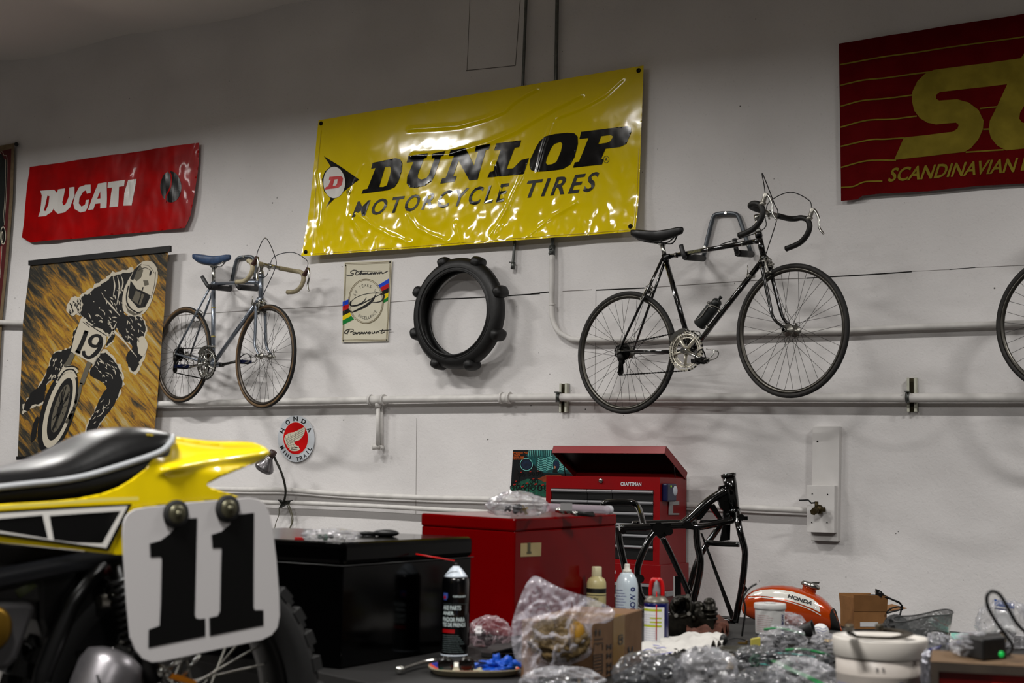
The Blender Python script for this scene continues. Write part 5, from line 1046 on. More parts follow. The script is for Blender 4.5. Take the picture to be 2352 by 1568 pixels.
# side handle recess
S = lambda x, y: on(*zq([(x, y)])[0], (x1, 0, 0), (1, 0, 0))
m = MB()
hq = [(1375, 562), (1455, 560), (1455, 662), (1373, 665)]; hi = [(1392, 590), (1455, 592), (1455, 655), (1390, 655)]
for a, b, c, d in [(0, 1, 1, 0), (3, 2, 2, 3), (0, 3, 3, 0)]: pass
m.add([S(*p)+V((0.003, 0, 0)) for p in [(1375, 562), (1455, 560), (1455, 588), (1375, 592)]], [(0, 1, 2, 3)]); m.add([S(*p)+V((0.003, 0, 0)) for p in [(1373, 655), (1455, 655), (1455, 668), (1373, 668)]], [(0, 1, 2, 3)]); m.add([S(*p)+V((0.003, 0, 0)) for p in [(1375, 590), (1405, 592), (1405, 655), (1373, 655)]], [(0, 1, 2, 3)])
m.build('side_handle', trimm, t, fix=False, solid=0.004)
# magnetic work light on the side
fl = T('work_light', 'blue magnetic work light clinging to the side of the tool chest', 'work light', S(1360, 560)+V((0.02, 0, 0)))
m = MB(); m.box(S(1360, 490)+V((0.018, 0, 0)), 0.034, abs(S(1320, 480).y-S(1400, 480).y)*0.95, S(1360, 418).z-S(1360, 562).z); m.build('light_body', mat('light_blue_case', (0.02, 0.05, 0.22), 0.35), fl, bevel=0.008)
m = MB(); m.ball(S(1384, 475)+V((0.030, 0, 0)), (0.014, 0, 0), (0, abs(S(1368, 480).y-S(1400, 480).y)*0.55, 0), (0, 0, 0.030)); m.build('light_lens', mat('lens_white', (0.75, 0.78, 0.82), 0.3), fl)
m = MB(); m.ball(S(1350, 440)+V((0.036, 0, 0)), (0.003, 0, 0), (0, 0.006, 0), (0, 0, 0.006), 8, 6); m.build('light_switch', mat('lime', (0.55, 0.75, 0.1), 0.4, emit=0.4), fl)
# roll cabinet below
t = T('roll_cabinet', 'red CRAFTSMAN roll cabinet standing on the floor under the tool chest', 'tool cabinet', V(((x0+x1)/2, -0.27, 0)))
m = MB(); boxx(m, (x0-0.01, -FO-0.012, 0.09), (x1+0.012, -BO+0.01, zb-0.0005)); m.build('carcass', red, t, bevel=0.002)
zz = zb-0.10
for i in range(4):
    hh = (0.06, 0.10, 0.14, 0.16)[i]; m = MB(); boxx(m, (x0+0.035, -FO-0.016, zz-hh), (x1-0.035, -FO-0.010, zz)); d = m.build('drawer', dblack, t); m = MB(); boxx(m, (x0+0.035, -FO-0.026, zz-0.017), (x1-0.035, -FO-0.016, zz-0.002)); m.build('drawer_pull', trimm, d); zz -= hh+0.004
m = MB(); text(m, 'CRAFTSMAN', lambda s, u: V((K(830, 1, FO).x*(1-s)+K(975, 1, FO).x*s, -FO-0.014, K(960, 1138, FO).z*(1-u)+K(960, 1112, FO).z*u)), 0.035); m.build('lettering', MC['letter_silver'], t)
for x in (x0+0.06, x1-0.06):
    for y in (-0.38, -0.14): MB().tube([(x-0.015, y, 0.045), (x+0.015, y, 0.045)], 0.045, 16).build('caster', rubber, t)
S2 = lambda x, y: on(*zq([(x, y)])[0], (x1+0.012, 0, 0), (1, 0, 0))
m = MB(); m.box(S2(1385, 1296)+V((0.012, 0, 0)), 0.02, 0.17, 0.028); m.build('side_handle', trimm, t, bevel=0.004)

# ---- near red steel chest
t = T('steel_chest', 'plain red steel chest with a small tan sticker on the workbench', 'chest', H(1179, 1463, TZ))
A0 = H(1179, 1463, TZ); dB = D(1415, 1180, 4.62); B0 = V((dB.x, dB.y, TZ)); ab = (B0-A0); pr = V((-ab.y, ab.x, 0)).normalized()
tl = -1
dL = 0.285; L0 = A0+pr*dL
for _ in range(30):
    L0 = A0+pr*dL; dL += (proj(L0+V((0, 0, 0.3)))[0]-968.5)*0.001
C0_ = L0+ab; AT = vz(A0, 1191); BT = vz(B0, 1180); LT = vz(L0, 1178); CT = V((C0_.x, C0_.y, LT.z+BT.z-AT.z))
redc = mat('chest_red', (0.40, 0.004, 0.010), 0.10, spec=0.03, var=0.15, vscale=4, bump=0.1, bscale=8)
up3 = V((0, 0, 1)); lidh = 0.036
m = MB(); box8(m, [A0, B0, C0_, L0], [p-up3*lidh for p in (AT, BT, CT, LT)]); m.build('chest_body', redc, t, bevel=0.004)
ctr_ = (AT+BT+CT+LT)/4; ex = lambda p, k: p+flatd(p-ctr_).normalized()*k
m = MB(); box8(m, [ex(p, 0.004)-up3*lidh for p in (AT, BT, CT, LT)], [ex(p, 0.004) for p in (AT, BT, CT, LT)]); m.build('chest_lid', redc, t, bevel=0.006)
nf = ab.cross(up3).normalized(); nf = nf if (CAM-A0).dot(nf) > 0 else -nf
RF = lambda x, y, o=0.0: on(*zq([(x, y)])[0], A0+nf*o, nf)
MB().add([RF(x, y, 0.001) for x, y in [(193, 1004), (357, 998), (360, 890), (195, 897)]], [(0, 1, 2, 3)]).build('tan_sticker', mat('sticker_tan', (0.62, 0.55, 0.38), 0.6), t, fix=False)
m = MB(); m.box(RF(262, 930, 0.0015), 0.020, 0.0006, 0.028, ab, nf, up3); m.box(RF(262, 972, 0.0015), 0.03, 0.0006, 0.006, ab, nf, up3); m.build('sticker_print', mat('print_olive', (0.28, 0.26, 0.16), 0.6), t)

# ---- black chest
t = T('black_chest', 'glossy black lidded chest at the left end of the workbench', 'chest', H(780, 1537, TZ))
A1 = H(781, 1536, TZ); B1 = H(1079, 1484, TZ); ab1 = B1-A1; pr1 = V((-ab1.y, ab1.x, 0)).normalized(); L1 = A1+pr1*0.62; C1 = L1+ab1
AT1 = vz(A1, 1246); BT1 = vz(B1, 1232); LT1 = AT1+(L1-A1)+up3*0.0; LT1.z = AT1.z+0.004; CT1 = V((C1.x, C1.y, BT1.z+0.004))
blk = mat('chest_black', (0.004, 0.004, 0.005), 0.11, spec=0.09, coat=0.0, var=0.2, vscale=6)
m = MB(); box8(m, [A1, B1, C1, L1], [p-up3*0.052 for p in (AT1, BT1, CT1, LT1)]); m.build('chest_body', blk, t, bevel=0.004)
c_ = (AT1+CT1)/2; ex1 = lambda p: p+flatd(p-c_).normalized()*0.005
m = MB(); box8(m, [ex1(p)-up3*0.052 for p in (AT1, BT1, CT1, LT1)], [ex1(p) for p in (AT1, BT1, CT1, LT1)]); m.build('chest_lid', blk, t, bevel=0.012)
m = MB(); q0 = ex1(AT1)-up3*0.0525; q1 = ex1(BT1)-up3*0.0525; m.tube([q0, q1], 0.0012, 5); m.tube([q0, ex1(LT1)-up3*0.0525], 0.0012, 5); m.build('lid_edge', mat('edge_scuff', (0.12, 0.12, 0.12), 0.4), t)

# ---- bare motorcycle frame on the low bench
FZ = 6.62; fo = D(1600, 1300, FZ); fn = (-F0+R0*0.15).normalized(); fside = fn
Q = lambda x, y, s=0.0: on(*zq([(x, y)])[0], fo+fn*s, fn)
gl = mat('frame_gloss_black', (0.010, 0.010, 0.011), 0.12, spec=0.6, coat=0.9)
foot = Q(1905, 1540)
t = T('motorcycle_frame', 'bare glossy black motorcycle frame standing on the low bench', 'motorcycle frame', V((Q(1600, 1300).x, Q(1600, 1300).y, LZ)))
m = MB(); m.tube([Q(1858, 345), Q(1880, 470), Q(1905, 640)], [0.032, 0.030, 0.026], 18); m.tube([Q(1856, 338), Q(1860, 362)], 0.036, 18); m.tube([Q(1856, 334), Q(1857, 341)], 0.026, 14); m.tube([Q(1903, 620), Q(1907, 655)], 0.030, 16); m.build('head_tube', gl, t)
def tubes(nm, lst, lbl=None):
    for r, pts in lst: MB().tube(smooth([Q(*p) for p in pts], 6), r, 12).build(nm, gl, t)
tubes('backbone_tube', [(0.021, [(1845, 470, 0), (1700, 560, 0), (1560, 690, 0), (1480, 755, 0)])])
m = MB(); m.prism([Q(1790, 440, 0.010), Q(1860, 420, 0.010), Q(1930, 620, 0.010), Q(1900, 700, 0.010), Q(1800, 620, 0.010), Q(1770, 540, 0.010)], fn*-0.02); m.prism([Q(1640, 640, 0.008), Q(1730, 590, 0.008), Q(1640, 705, 0.008), Q(1600, 715, 0.008)], fn*-0.016); m.prism([Q(1700, 600, 0.008), Q(1745, 580, 0.008), Q(1815, 705, 0.008), Q(1785, 715, 0.008)], fn*-0.016); m.prism([Q(1640, 712, 0.008), Q(1800, 702, 0.008), Q(1790, 722, 0.008), Q(1630, 735, 0.008)], fn*-0.016); m.prism([Q(1820, 560, 0.01), Q(1880, 560, 0.01), Q(1870, 870, 0.01), Q(1790, 880, 0.01), Q(1815, 760, 0.01)], fn*-0.012); m.build('head_gusset', gl, t)
tubes('top_rail', [(0.0155, [(985, 772, 0.08), (1200, 765, 0.08), (1500, 752, 0.08), (1640, 765, 0.08), (1925, 705, 0.03)]), (0.0155, [(1090, 745, -0.10), (1350, 735, -0.10), (1600, 735, -0.10)])])
tubes('seat_loop', [(0.0145, [(858, 600, -0.1), (868, 575, -0.1), (960, 566, -0.1), (1075, 570, -0.1), (1130, 600, -0.1), (1160, 680, 0.0), (1180, 765, 0.08)])])
tubes('down_tube', [(0.0155, [(1925, 640, 0.03), (1945, 780, 0.09), (1985, 930, 0.10), (1990, 1020, 0.10), (1965, 1250, 0.10), (1930, 1430, 0.10), (1910, 1530, 0.10)]), (0.0155, [(1860, 650, -0.03), (1780, 770, -0.08), (1650, 960, -0.10), (1590, 1100, -0.10), (1550, 1240, -0.10), (1530, 1290, -0.10)])])
tubes('centre_tube', [(0.0165, [(1600, 765, 0.08), (1608, 900, 0.08), (1635, 1040, 0.08), (1615, 1200, 0.08), (1575, 1370, 0.08), (1560, 1470, 0.08)]), (0.014, [(1330, 850, -0.08), (1385, 960, -0.08), (1450, 1100, -0.08), (1535, 1290, -0.08), (1560, 1450, -0.06)])])
tubes('rear_tube', [(0.0155, [(1270, 800, 0.08), (1215, 880, 0.08), (1150, 1030, 0.08), (1130, 1130, 0.08), (1150, 1300, 0.08), (1250, 1450, 0.08)]), (0.0165, [(975, 760, -0.1), (985, 880, -0.1), (1020, 1050, -0.1), (1060, 1250, -0.1), (1120, 1400, -0.1)])])
tubes('cross_tube', [(0.013, [(1672, 890, 0.0), (1800, 900, 0.04), (1945, 905, 0.09)]), (0.012, [(1540, 1290, -0.1), (1600, 1300, 0.08)]), (0.013, [(1120, 1400, -0.1), (1250, 1450, 0.08), (1560, 1465, 0.08), (1910, 1530, 0.1)])])
m = MB(); m.prism([Q(1632, 815, -0.05), Q(1645, 815, -0.05), Q(1925, 1530, -0.02), Q(1885, 1530, -0.02)], fn*0.008); m.build('steering_plate', mat('frame_green_black', (0.015, 0.02, 0.018), 0.35), t)
m = MB()
for x, y, r in [(1960, 690, 0.016), (1985, 1262, 0.014), (1150, 1180, 0.020), (1015, 800, 0.014), (1440, 1080, 0.0), (1300, 780, 0.03), (1380, 800, 0.02), (1530, 750, 0.02)]:
    if r: m.tube([Q(x, y, 0.06), Q(x, y, 0.11)], r, 10)
m.prism([Q(1230, 740, 0.095), Q(1400, 735, 0.095), Q(1380, 830, 0.095), Q(1310, 860, 0.095), Q(1250, 800, 0.095)], fn*-0.02); m.prism([Q(1085, 735, -0.08), Q(1190, 735, -0.08), Q(1200, 800, -0.08), Q(1100, 795, -0.08)], fn*-0.01); m.box(Q(1965, 695, 0.06), 0.05, 0.03, 0.018, R0, F0); m.build('mounting_lug', gl, t)
MB().prism([Q(1430, 1160, 0.1), Q(1475, 1160, 0.1), Q(1480, 1330, 0.1), Q(1430, 1330, 0.1)], fn*-0.03).build('dark_bracket', gl, t)

# ---- orange tank
zt3 = z1(1700, 1300, 3.607); TP0 = D(1815, 1400, 6.45); tn = (-F0*0.96-R0*0.10).normalized(); ta = V((0, 0, 1)).cross(tn).normalized(); ta = ta if ta.dot(R0) > 0 else -ta
G3 = lambda x, y, s=0.0: on(*zt3([(x, y)])[0], TP0+tn*s, tn)
top = [(12, 345), (22, 290), (60, 235), (110, 198), (170, 172), (260, 156), (350, 155), (430, 164), (520, 186), (600, 212), (670, 248), (725, 292), (765, 345), (800, 420), (822, 490), (832, 565)]
bot = [(12, 360), (30, 390), (60, 415), (110, 440), (170, 460), (260, 480), (350, 500), (430, 520), (520, 545), (600, 565), (670, 580), (725, 590), (765, 595), (800, 598), (822, 592), (833, 580)]
tank_st = []
for i, (a, b) in enumerate(zip(top, bot)):
    pa, pb = G3(*a), G3(*b); u = (pa-TP0).dot(ta); tank_st.append((u, max(pa.z, LZ+0.02), min(max(pb.z, LZ+0.001), pa.z-0.004) if pa.z > LZ+0.02 else LZ+0.001, 0.115*math.sin(PI*min(1, 0.06+i/10.0)/2) if i < 10 else 0.115*(1-((i-9)/7.5)**2.2*0.55)))
def tank_at(u):
    for (u0, a0, b0, w0), (u1, a1, b1, w1) in zip(tank_st, tank_st[1:]):
        if u <= u1: k_ = max(0, min(1, (u-u0)/(u1-u0))); return a0+(a1-a0)*k_, b0+(b1-b0)*k_, w0+(w1-w0)*k_
    return tank_st[-1][1:]
PW = 2.6
def tank_s(u, z):
    a, b, w_ = tank_at(u); c = (a*0.45+b*0.55); v_ = (z-c)/((a-c) if z > c else (c-b)) if a > b else 0
    return w_*max(0, 1-min(1, abs(v_))**PW)**(1/PW)
t = T('fuel_tank', 'orange HONDA fuel tank with a white stripe lying on the low bench', 'fuel tank', V((TP0.x, TP0.y, LZ)))
orange = mat('tank_orange', (0.70, 0.24, 0.02), 0.18, metal=0.15, coat=0.9, var=0.12, vscale=12)
rings = []
for j in range(61):
    u = tank_st[0][0]+(tank_st[-1][0]-tank_st[0][0])*j/60; a, b, w_ = tank_at(u); c = a*0.45+b*0.55; rg = []
    for k_ in range(32):
        th = 2*PI*k_/32; ct, st = math.cos(th), math.sin(th); x = w_*math.copysign(abs(ct)**(2/PW), ct); hz = (a-c) if st > 0 else (c-b); rg.append(V((TP0.x, TP0.y, 0))+ta*u+tn*x+up3*(c+hz*math.copysign(abs(st)**(2/PW), st)))
    rings.append(rg)
MB().loft(rings).build('tank_shell', orange, t)
def onT(p, lift_=0.001):
    s = 0.08
    for _ in range(14):
        q = G3(p[0], p[1], s); s = 0.5*s+0.5*tank_s((q-TP0).dot(ta), q.z)
    return q+tn*lift_
wt = mat('tank_white', (0.82, 0.81, 0.78), 0.2, coat=0.8)
decal([[(66, 246), (110, 214), (170, 197), (260, 190), (350, 197), (430, 210), (520, 236), (600, 272), (640, 302), (658, 340), (664, 382), (600, 350), (520, 318), (420, 286), (320, 262), (220, 248), (140, 243)]], onT, 9).build('white_stripe', wt, t, fix=False)
m = MB(); stroke(m, [(70, 262), (150, 256), (220, 262), (320, 276), (420, 300), (520, 334), (600, 368), (668, 406)], 7, onT, 6); m.build('pinstripe', wt, t, fix=False)
m = MB(); hq_ = quadmap([(392, 258, 0), (590, 322, 0), (612, 294, 0), (402, 230, 0)]); text(m, 'HONDA', lambda s, u: onT(tuple(hq_(s, u))[:2], 0.003), 0.05); m.build('lettering', ink, t)
p0 = onT((575, 205)); cz = G3(560, 215); m = MB(); cc = V((cz.x, cz.y, tank_at((cz-TP0).dot(ta))[0])); axc = (up3+ta*0.30-tn*0.0).normalized()
m.lathe([(0.032, -0.01), (0.032, 0.012), (0.030, 0.016)], cc+ta*0.006, axc, 24); m.build('filler_neck', orange, t)
m = MB(); m.lathe([(0.040, 0.014), (0.043, 0.018), (0.043, 0.028), (0.038, 0.034), (0.022, 0.037), (0, 0.038)], cc+ta*0.006, axc, 28); m.box(cc+ta*0.006+axc*0.036, 0.07, 0.016, 0.008, ta, tn, axc); m.build('filler_cap', chrome, t)
m = MB(); decal([[(742, 400), (752, 360), (775, 345), (795, 370), (812, 430), (826, 500), (830, 560), (740, 570), (752, 480)]], lambda p: (lambda q_: V((q_.x, q_.y, max(q_.z, LZ+0.002))))(onT(p, 0.002)), 10, m); m.build('rear_opening_shade', mat('tank_opening_shade', (0.02, 0.012, 0.008), 0.7), t, fix=False)  # flat dark patch standing in for the shade inside the rear opening
# ============================================================ yellow race motorcycle in the foreground
zm = z1(0, 960, 2.5784)
MO = D(465, 1330, 2.48); md = (R0*0.74+F0*0.672).normalized(); mn = md.cross(up3).normalized(); mn = mn if mn.dot(CAM-MO) > 0 else -mn
M0 = MO-mn*0.13
M = lambda x, y, s=0.0: on(*zm([(x, y)])[0], M0+mn*s, mn)
def mirror(p): return p-mn*(2*(p-M0).dot(mn))
bike = T('motorcycle', 'yellow and black race motorcycle with number plate 11 in the left foreground', 'motorcycle', V((M(700, 1500).x, M(700, 1500).y, 0.50)))
yel = mat('race_yellow', (0.90, 0.79, 0.03), 0.22, coat=0.8, spec=0.5); gblack = mat('graphic_black', (0.015, 0.015, 0.016), 0.35); plate_w = mat('plate_white', (0.70, 0.69, 0.69), 0.5)
seatm = mat('seat_vinyl', (0.035, 0.037, 0.042), 0.30, spec=0.6, var=0.2, vscale=30, bump=0.15, bscale=260); seats = mat('seat_side', (0.015, 0.015, 0.017), 0.55, bump=0.3, bscale=300)
# seat
ST = [(-420, 300, 440, 560), (-200, 292, 412, 530), (0, 283, 388, 505), (120, 268, 376, 498), (230, 240, 360, 490), (330, 198, 340, 478), (430, 145, 312, 464), (520, 98, 284, 448), (610, 66, 254, 428), (700, 52, 222, 396), (780, 56, 186, 352), (835, 70, 136, 312), (862, 82, 108, 288), (888, 100, 112, 258), (915, 124, 134, 225), (934, 150, 158, 188)]
top_r = []; side_r = []
for i, (x, yt, yp, yb) in enumerate(ST):
    wv = 0.118 if i < 10 else 0.118*(1-((i-9)/6.3)**2*0.75)
    Pp = M(x, yp, wv); Tp = M(x, yt, 0); ring_ = []
    Pm = mirror(Pp); h = Tp.z-(Pp.z); c = (Pp+Pm)/2; c = V((Tp.x, Tp.y, Pp.z))
    for k_ in range(13):
        th = PI*k_/12; ring_.append(c+mn*(wv*math.copysign(abs(math.cos(th))**0.62, math.cos(th)))+up3*(h*math.sin(th)**0.75))
    top_r.append(ring_+[c-mn*wv*0.9-up3*0.02, c+mn*wv*0.9-up3*0.02])
    b = M(x, yb, wv*0.93); zb_ = min(b.z, Pp.z-0.006); side_r.append([c+mn*wv*0.99, c-mn*wv*0.99, V((c.x, c.y, zb_))-mn*wv*0.9, V((c.x, c.y, zb_))+mn*wv*0.9])
def dens(rs, n=4):
    out = []
    cols = [smooth([r[k_] for r in rs], n) for k_ in range(len(rs[0]))]
    return [[c[i] for c in cols] for i in range(len(cols[0]))]
stt = MB().loft(dens(top_r)).build('seat_cover', seatm, bike)
MB().loft(dens(side_r), True, True).build('seat_side', seats, stt)
for s in (1, -1):
    pts = smooth([(r[0] if s > 0 else r[12])+mn*(0.001*s) for r in top_r], 4); MB().tube(pts, 0.0055, 8).build('seat_piping', mat('piping_sheen', (0.60, 0.61, 0.62), 0.35), stt)  # seam highlight put into the piping colour, vinyl there is dark
# tail and flank shells
ytop = [(880, 95), (1000, 110), (1150, 135), (1320, 155), (1540, 160), (1600, 205)]
def lin1(tab, x):
    if x <= tab[0][0]: return tab[0][1]
    for (a, b), (c, d) in zip(tab, tab[1:]):
        if x <= c: return b+(d-b)*(x-a)/(c-a)
    return tab[-1][1]
def ss(t_): t_ = max(0, min(1, t_)); return t_*t_*(3-2*t_)
def fl_s(x, y):
    wmax = lin1([(700, 0.122), (1000, 0.115), (1300, 0.10), (1600, 0.06)], x); lo = lin1([(870, 0.108), (940, 0.092), (1020, 0.07), (1600, 0.05)], x)
    if x < 760: return 0.122
    k_ = ss((y-lin1(ytop, x))/190.0); v_ = lo+(wmax-lo)*k_
    # crease running from the seat to the tail tip
    cy = lin1([(880, 330), (1230, 250), (1600, 205)], x); v_ += 0.012*math.exp(-((y-cy)/28.0)**2)*ss((x-900)/150)
    return v_*ss((x-700)/170)+0.122*(1-ss((x-700)/170))
flank = [(880, 96), (940, 103), (1000, 110), (1150, 135), (1320, 155), (1430, 156), (1540, 160), (1575, 180), (1597, 205), (1560, 238), (1480, 274), (1400, 305), (1300, 345), (1235, 378), (1222, 395), (1240, 410), (1280, 423), (1350, 445), (1412, 466), (1370, 482), (1300, 488), (1100, 498), (830, 533), (790, 560), (760, 600), (742, 650), (735, 750), (725, 812), (600, 797), (300, 765), (0, 738), (-400, 690), (-400, 556), (0, 510), (300, 492), (450, 478), (600, 448), (700, 410), (780, 362), (860, 300), (905, 240), (935, 185), (925, 130)]
near = decal([flank], lambda p: M(p[0], p[1], fl_s(*p)), 13)
o = near.build('tail_panel', yel, bike, fix=False, solid=0.003); o.modifiers['solid'].offset = 0; o.data.polygons.foreach_set('use_smooth', [True]*len(o.data.polygons))
far = MB(); vs_, fs_2 = fill2d([flank], 13); far.add([mirror(M(p[0], p[1], fl_s(*p))) for p in vs_], fs_2, True); far.build('tail_panel', yel, bike, fix=False, solid=-0.003)
# deck joining the two shells
edge = flank[:9]; rows_ = []
for x, y in edge:
    p = M(x, y, fl_s(x, y) if x > 850 else 0.10); q = mirror(p); rows_.append([p, p*0.75+q*0.25+up3*0.006, (p+q)/2+up3*0.008, p*0.25+q*0.75+up3*0.006, q])
dk_ = MB(); n = 5; vv = [v for r in dens(rows_, 3) for v in r]; dk_.add(vv, [(i*n+j, i*n+j+1, (i+1)*n+j+1, (i+1)*n+j) for i in range(len(vv)//n-1) for j in range(n-1)], True); dk_.build('tail_deck', yel, bike, solid=0.002)
low = [flank[i] for i in range(8, 14)]; rows_ = []
for x, y in low: p = M(x, y, fl_s(x, y)); q = mirror(p); rows_.append([p, (p+q)/2, q])
dk_ = MB(); vv = [v for r in rows_ for v in r]; dk_.add(vv, [(i*3+j, i*3+j+1, (i+1)*3+j+1, (i+1)*3+j) for i in range(len(rows_)-1) for j in range(2)], True); dk_.build('tail_underside', yel, bike, solid=0.002)
# side graphic
FS = lambda d: (lambda p: M(p[0], p[1], 0.1235+d))
gq = [(-400, 580), (0, 547), (400, 522), (783, 506), (646, 784), (300, 737), (0, 697), (-400, 650)]
decal([gq], FS(0.0045), 40).build('graphic_field', gblack, bike, fix=False)
decal([[(-400, 600), (0, 565), (400, 540), (756, 519), (630, 768), (300, 722), (0, 680), (-400, 636)], [(292, 578), (500, 563), (716, 549), (606, 742), (450, 738), (318, 722)], [(-400, 628), (0, 596), (252, 573), (285, 714), (0, 668), (-400, 622)]], FS(0.006), 40).build('graphic_border', white, bike, fix=False)
m = MB(); stroke(m, [(-400, 562), (0, 527), (300, 505), (600, 484), (820, 476)], 18, FS(0.005), 4); m.build('cream_stripe', mat('stripe_cream', (0.85, 0.80, 0.42), 0.3, coat=0.5), bike, fix=False)
# number plate
pl = [(745, 585), (765, 560), (800, 540), (860, 528), (1100, 502), (1300, 484), (1480, 470), (1530, 480), (1570, 508), (1596, 560), (1615, 640), (1640, 850), (1655, 1050), (1658, 1170), (1645, 1240), (1610, 1285), (1550, 1315), (1250, 1378), (960, 1442), (900, 1448), (845, 1425), (800, 1370), (772, 1300), (752, 1100), (735, 850), (728, 690), (732, 620)]
PS = 0.150
p3 = [M(x, y, PS) for x, y in pl]; plate = MB().prism(p3, mn*-0.004).build('number_plate', plate_w, bike, bevel=0.001)
NP = lambda p: M(p[0], p[1], PS+0.0008)
decal([[(1060, 600), (1168, 590), (1160, 900), (1154, 1165), (1160, 1182), (1178, 1190), (1216, 1186), (1217, 1290), (1100, 1314), (878, 1360), (880, 1252), (945, 1228), (952, 1100), (958, 830), (950, 820), (890, 824), (886, 742), (950, 725), (1010, 680), (1045, 635)]], NP).build('digit', gblack, plate, fix=False)
decal([[(1390, 572), (1505, 560), (1502, 900), (1502, 1120), (1510, 1136), (1560, 1136), (1561, 1226), (1400, 1258), (1242, 1290), (1240, 1182), (1290, 1170), (1304, 1140), (1308, 900), (1312, 768), (1258, 770), (1252, 690), (1310, 672), (1360, 630)]], NP).build('digit', gblack, plate, fix=False)
for x, y in [(1038, 566), (1344, 535)]:
    c = M(x, y, PS); m = MB().lathe([(0.0, 0), (0.0235, 0.0), (0.0240, 0.004), (0.019, 0.008), (0.016, 0.0078)], c, mn, 28); b = m.build('rubber_grommet', rubber, plate)
    m = MB().lathe([(0.0165, 0.006), (0.016, 0.009), (0.009, 0.0105), (0.0, 0.011)], c, mn, 20); m.lathe([(0.006, 0.010), (0.0065, 0.014), (0.0, 0.015)], c, mn, 6); m.build('bolt', mat('dull_brass', (0.36, 0.35, 0.28), 0.35, metal=0.7), b)
# chassis
fblack = mat('chassis_black', (0.012, 0.012, 0.014), 0.35, spec=0.5)
greyt = mat('chassis_tube', (0.16, 0.165, 0.18), 0.35, metal=0.3)
for s in (0.075, -0.075):
    MB().tube(smooth([M(-420, 1010, s), M(-200, 985, s), M(0, 945, s), (M(300, 885, s)), M(560, 835, s), M(760, 800, s), M(1000, 740, s), M(1250, 640, s)], 5), 0.0165, 12).build('subframe_tube', greyt if s > 0 else fblack, bike)
    MB().tube([M(600, 850, s), M(420, 1100, s), M(260, 1500, s), M(200, 1800, s)], 0.016, 12).build('frame_tube', fblack, bike)
m = MB().prism([M(x, y, 0.06) for x, y in [(225, 850), (700, 820), (745, 860), (760, 1120), (720, 1350), (560, 1400), (300, 1420), (230, 1200)]], mn*-0.12); m.build('air_box', fblack, bike, bevel=0.012)
m = MB().prism([M(x, y, 0.09) for x, y in [(-420, 1085), (170, 1085), (222, 1105), (205, 1170), (110, 1430), (60, 1490), (-420, 1560)]], mn*-0.18); m.build('engine_cover', mat('cover_grey', (0.19, 0.185, 0.19), 0.6, var=0.15, vscale=20), bike, bevel=0.01)
c = M(-70, 1245, 0.092); MB().lathe([(0.036, 0), (0.037, 0.006), (0.030, 0.010), (0.0, 0.012)], c, mn, 32).build('cover_cap', mat('cap_gold', (0.50, 0.38, 0.12), 0.35, metal=0.8), bike)
m = MB(); m.tube([M(70, 1040, 0.05), M(175, 970, 0.05)], 0.022, 12); m.build('hose', mat('hose_olive', (0.22, 0.24, 0.14), 0.5), bike)
m = MB().prism([M(x, y, 0.07) for x, y in [(-300, 700), (0, 740), (300, 770), (600, 800), (700, 830), (560, 860), (240, 930), (240, 1090), (-300, 1090)]], mn*-0.10); m.build('tank_mount', mat('mount_brown', (0.06, 0.05, 0.045), 0.7), bike, bevel=0.005)
m = MB(); m.tube(smooth([M(600, 885, 0.075), M(640, 900, 0.08), M(670, 880, 0.075)], 4), 0.012, 10); m.build('red_hose', mat('hose_red', (0.22, 0.04, 0.03), 0.4), bike)
m = MB(); m.tube([M(590, 1085, 0.08), M(720, 1060, 0.08)], [0.012, 0.018], 12); m.build('linkage', alloy, bike)
# twin shocks
for s in (0.105, -0.105):
    a, b = M(690, 850, s), M(900, 1560, s); d_ = (b-a); m = MB(); m.tube([a, b], 0.012, 10); m.tube([a+d_*0.5, b], 0.020, 12); k_ = m.build('shock_absorber', fblack, bike)
    u, w_, _ = frame_of(d_); n = 11*14; MB().tube([a+d_*(0.08+0.62*i/n)+(u*math.cos(2*PI*i/14)+w_*math.sin(2*PI*i/14))*0.027 for i in range(n+1)], 0.0045, 6).build('spring', mat('spring_black', (0.02, 0.02, 0.02), 0.3), k_)
# silencer
m = MB(); a, b = M(560, 1700, 0.13), M(690, 1400, 0.12); d_ = (b-a).normalized(); L_ = (b-a).length
m.lathe([(0.030, -0.15), (0.045, -0.08), (0.052, 0.0), (0.054, L_*0.7), (0.048, L_*0.92), (0.030, L_*1.02), (0.026, L_*1.02)], a, d_, 24); m.build('silencer', mat('silencer_alloy', (0.46, 0.45, 0.46), 0.35, metal=0.8, var=0.25, vscale=40), bike)
m = MB(); m.tube([M(575, 1520, 0.19), M(600, 1600, 0.19)], 0.002, 6); m.build('safety_wire', cable, bike)
# swingarm, chain guard, brake parts
for s in (0.10, -0.10): MB().tube([M(250, 1640, s), M(990, 1752, s)], 0.020, 10).build('swingarm', fblack, bike)
m = MB(); P_ = [M(x, y, 0.115) for x, y in [(975, 1512), (1010, 1508), (1080, 1525), (1165, 1555), (1170, 1580), (1100, 1570), (1000, 1540)]]; m.prism(P_, mn*-0.02); m.build('brake_arm', mat('arm_orange', (0.80, 0.48, 0.06), 0.4), bike, bevel=0.002)
m = MB(); m.tube(smooth([M(850, 1490, 0.10), M(905, 1500, 0.11), M(960, 1490, 0.11), M(1000, 1520, 0.11)], 4), 0.008, 8); m.ball(M(945, 1497, 0.115), (0.012, 0, 0), (0, 0.012, 0), (0, 0, 0.012)); m.tube([M(1080, 1530, 0.10), M(1185, 1400, 0.10)], 0.0035, 8); m.tube([M(930, 1520, 0.10), M(1120, 1410, 0.08)], 0.004, 8); m.build('brake_rod', chrome, bike)
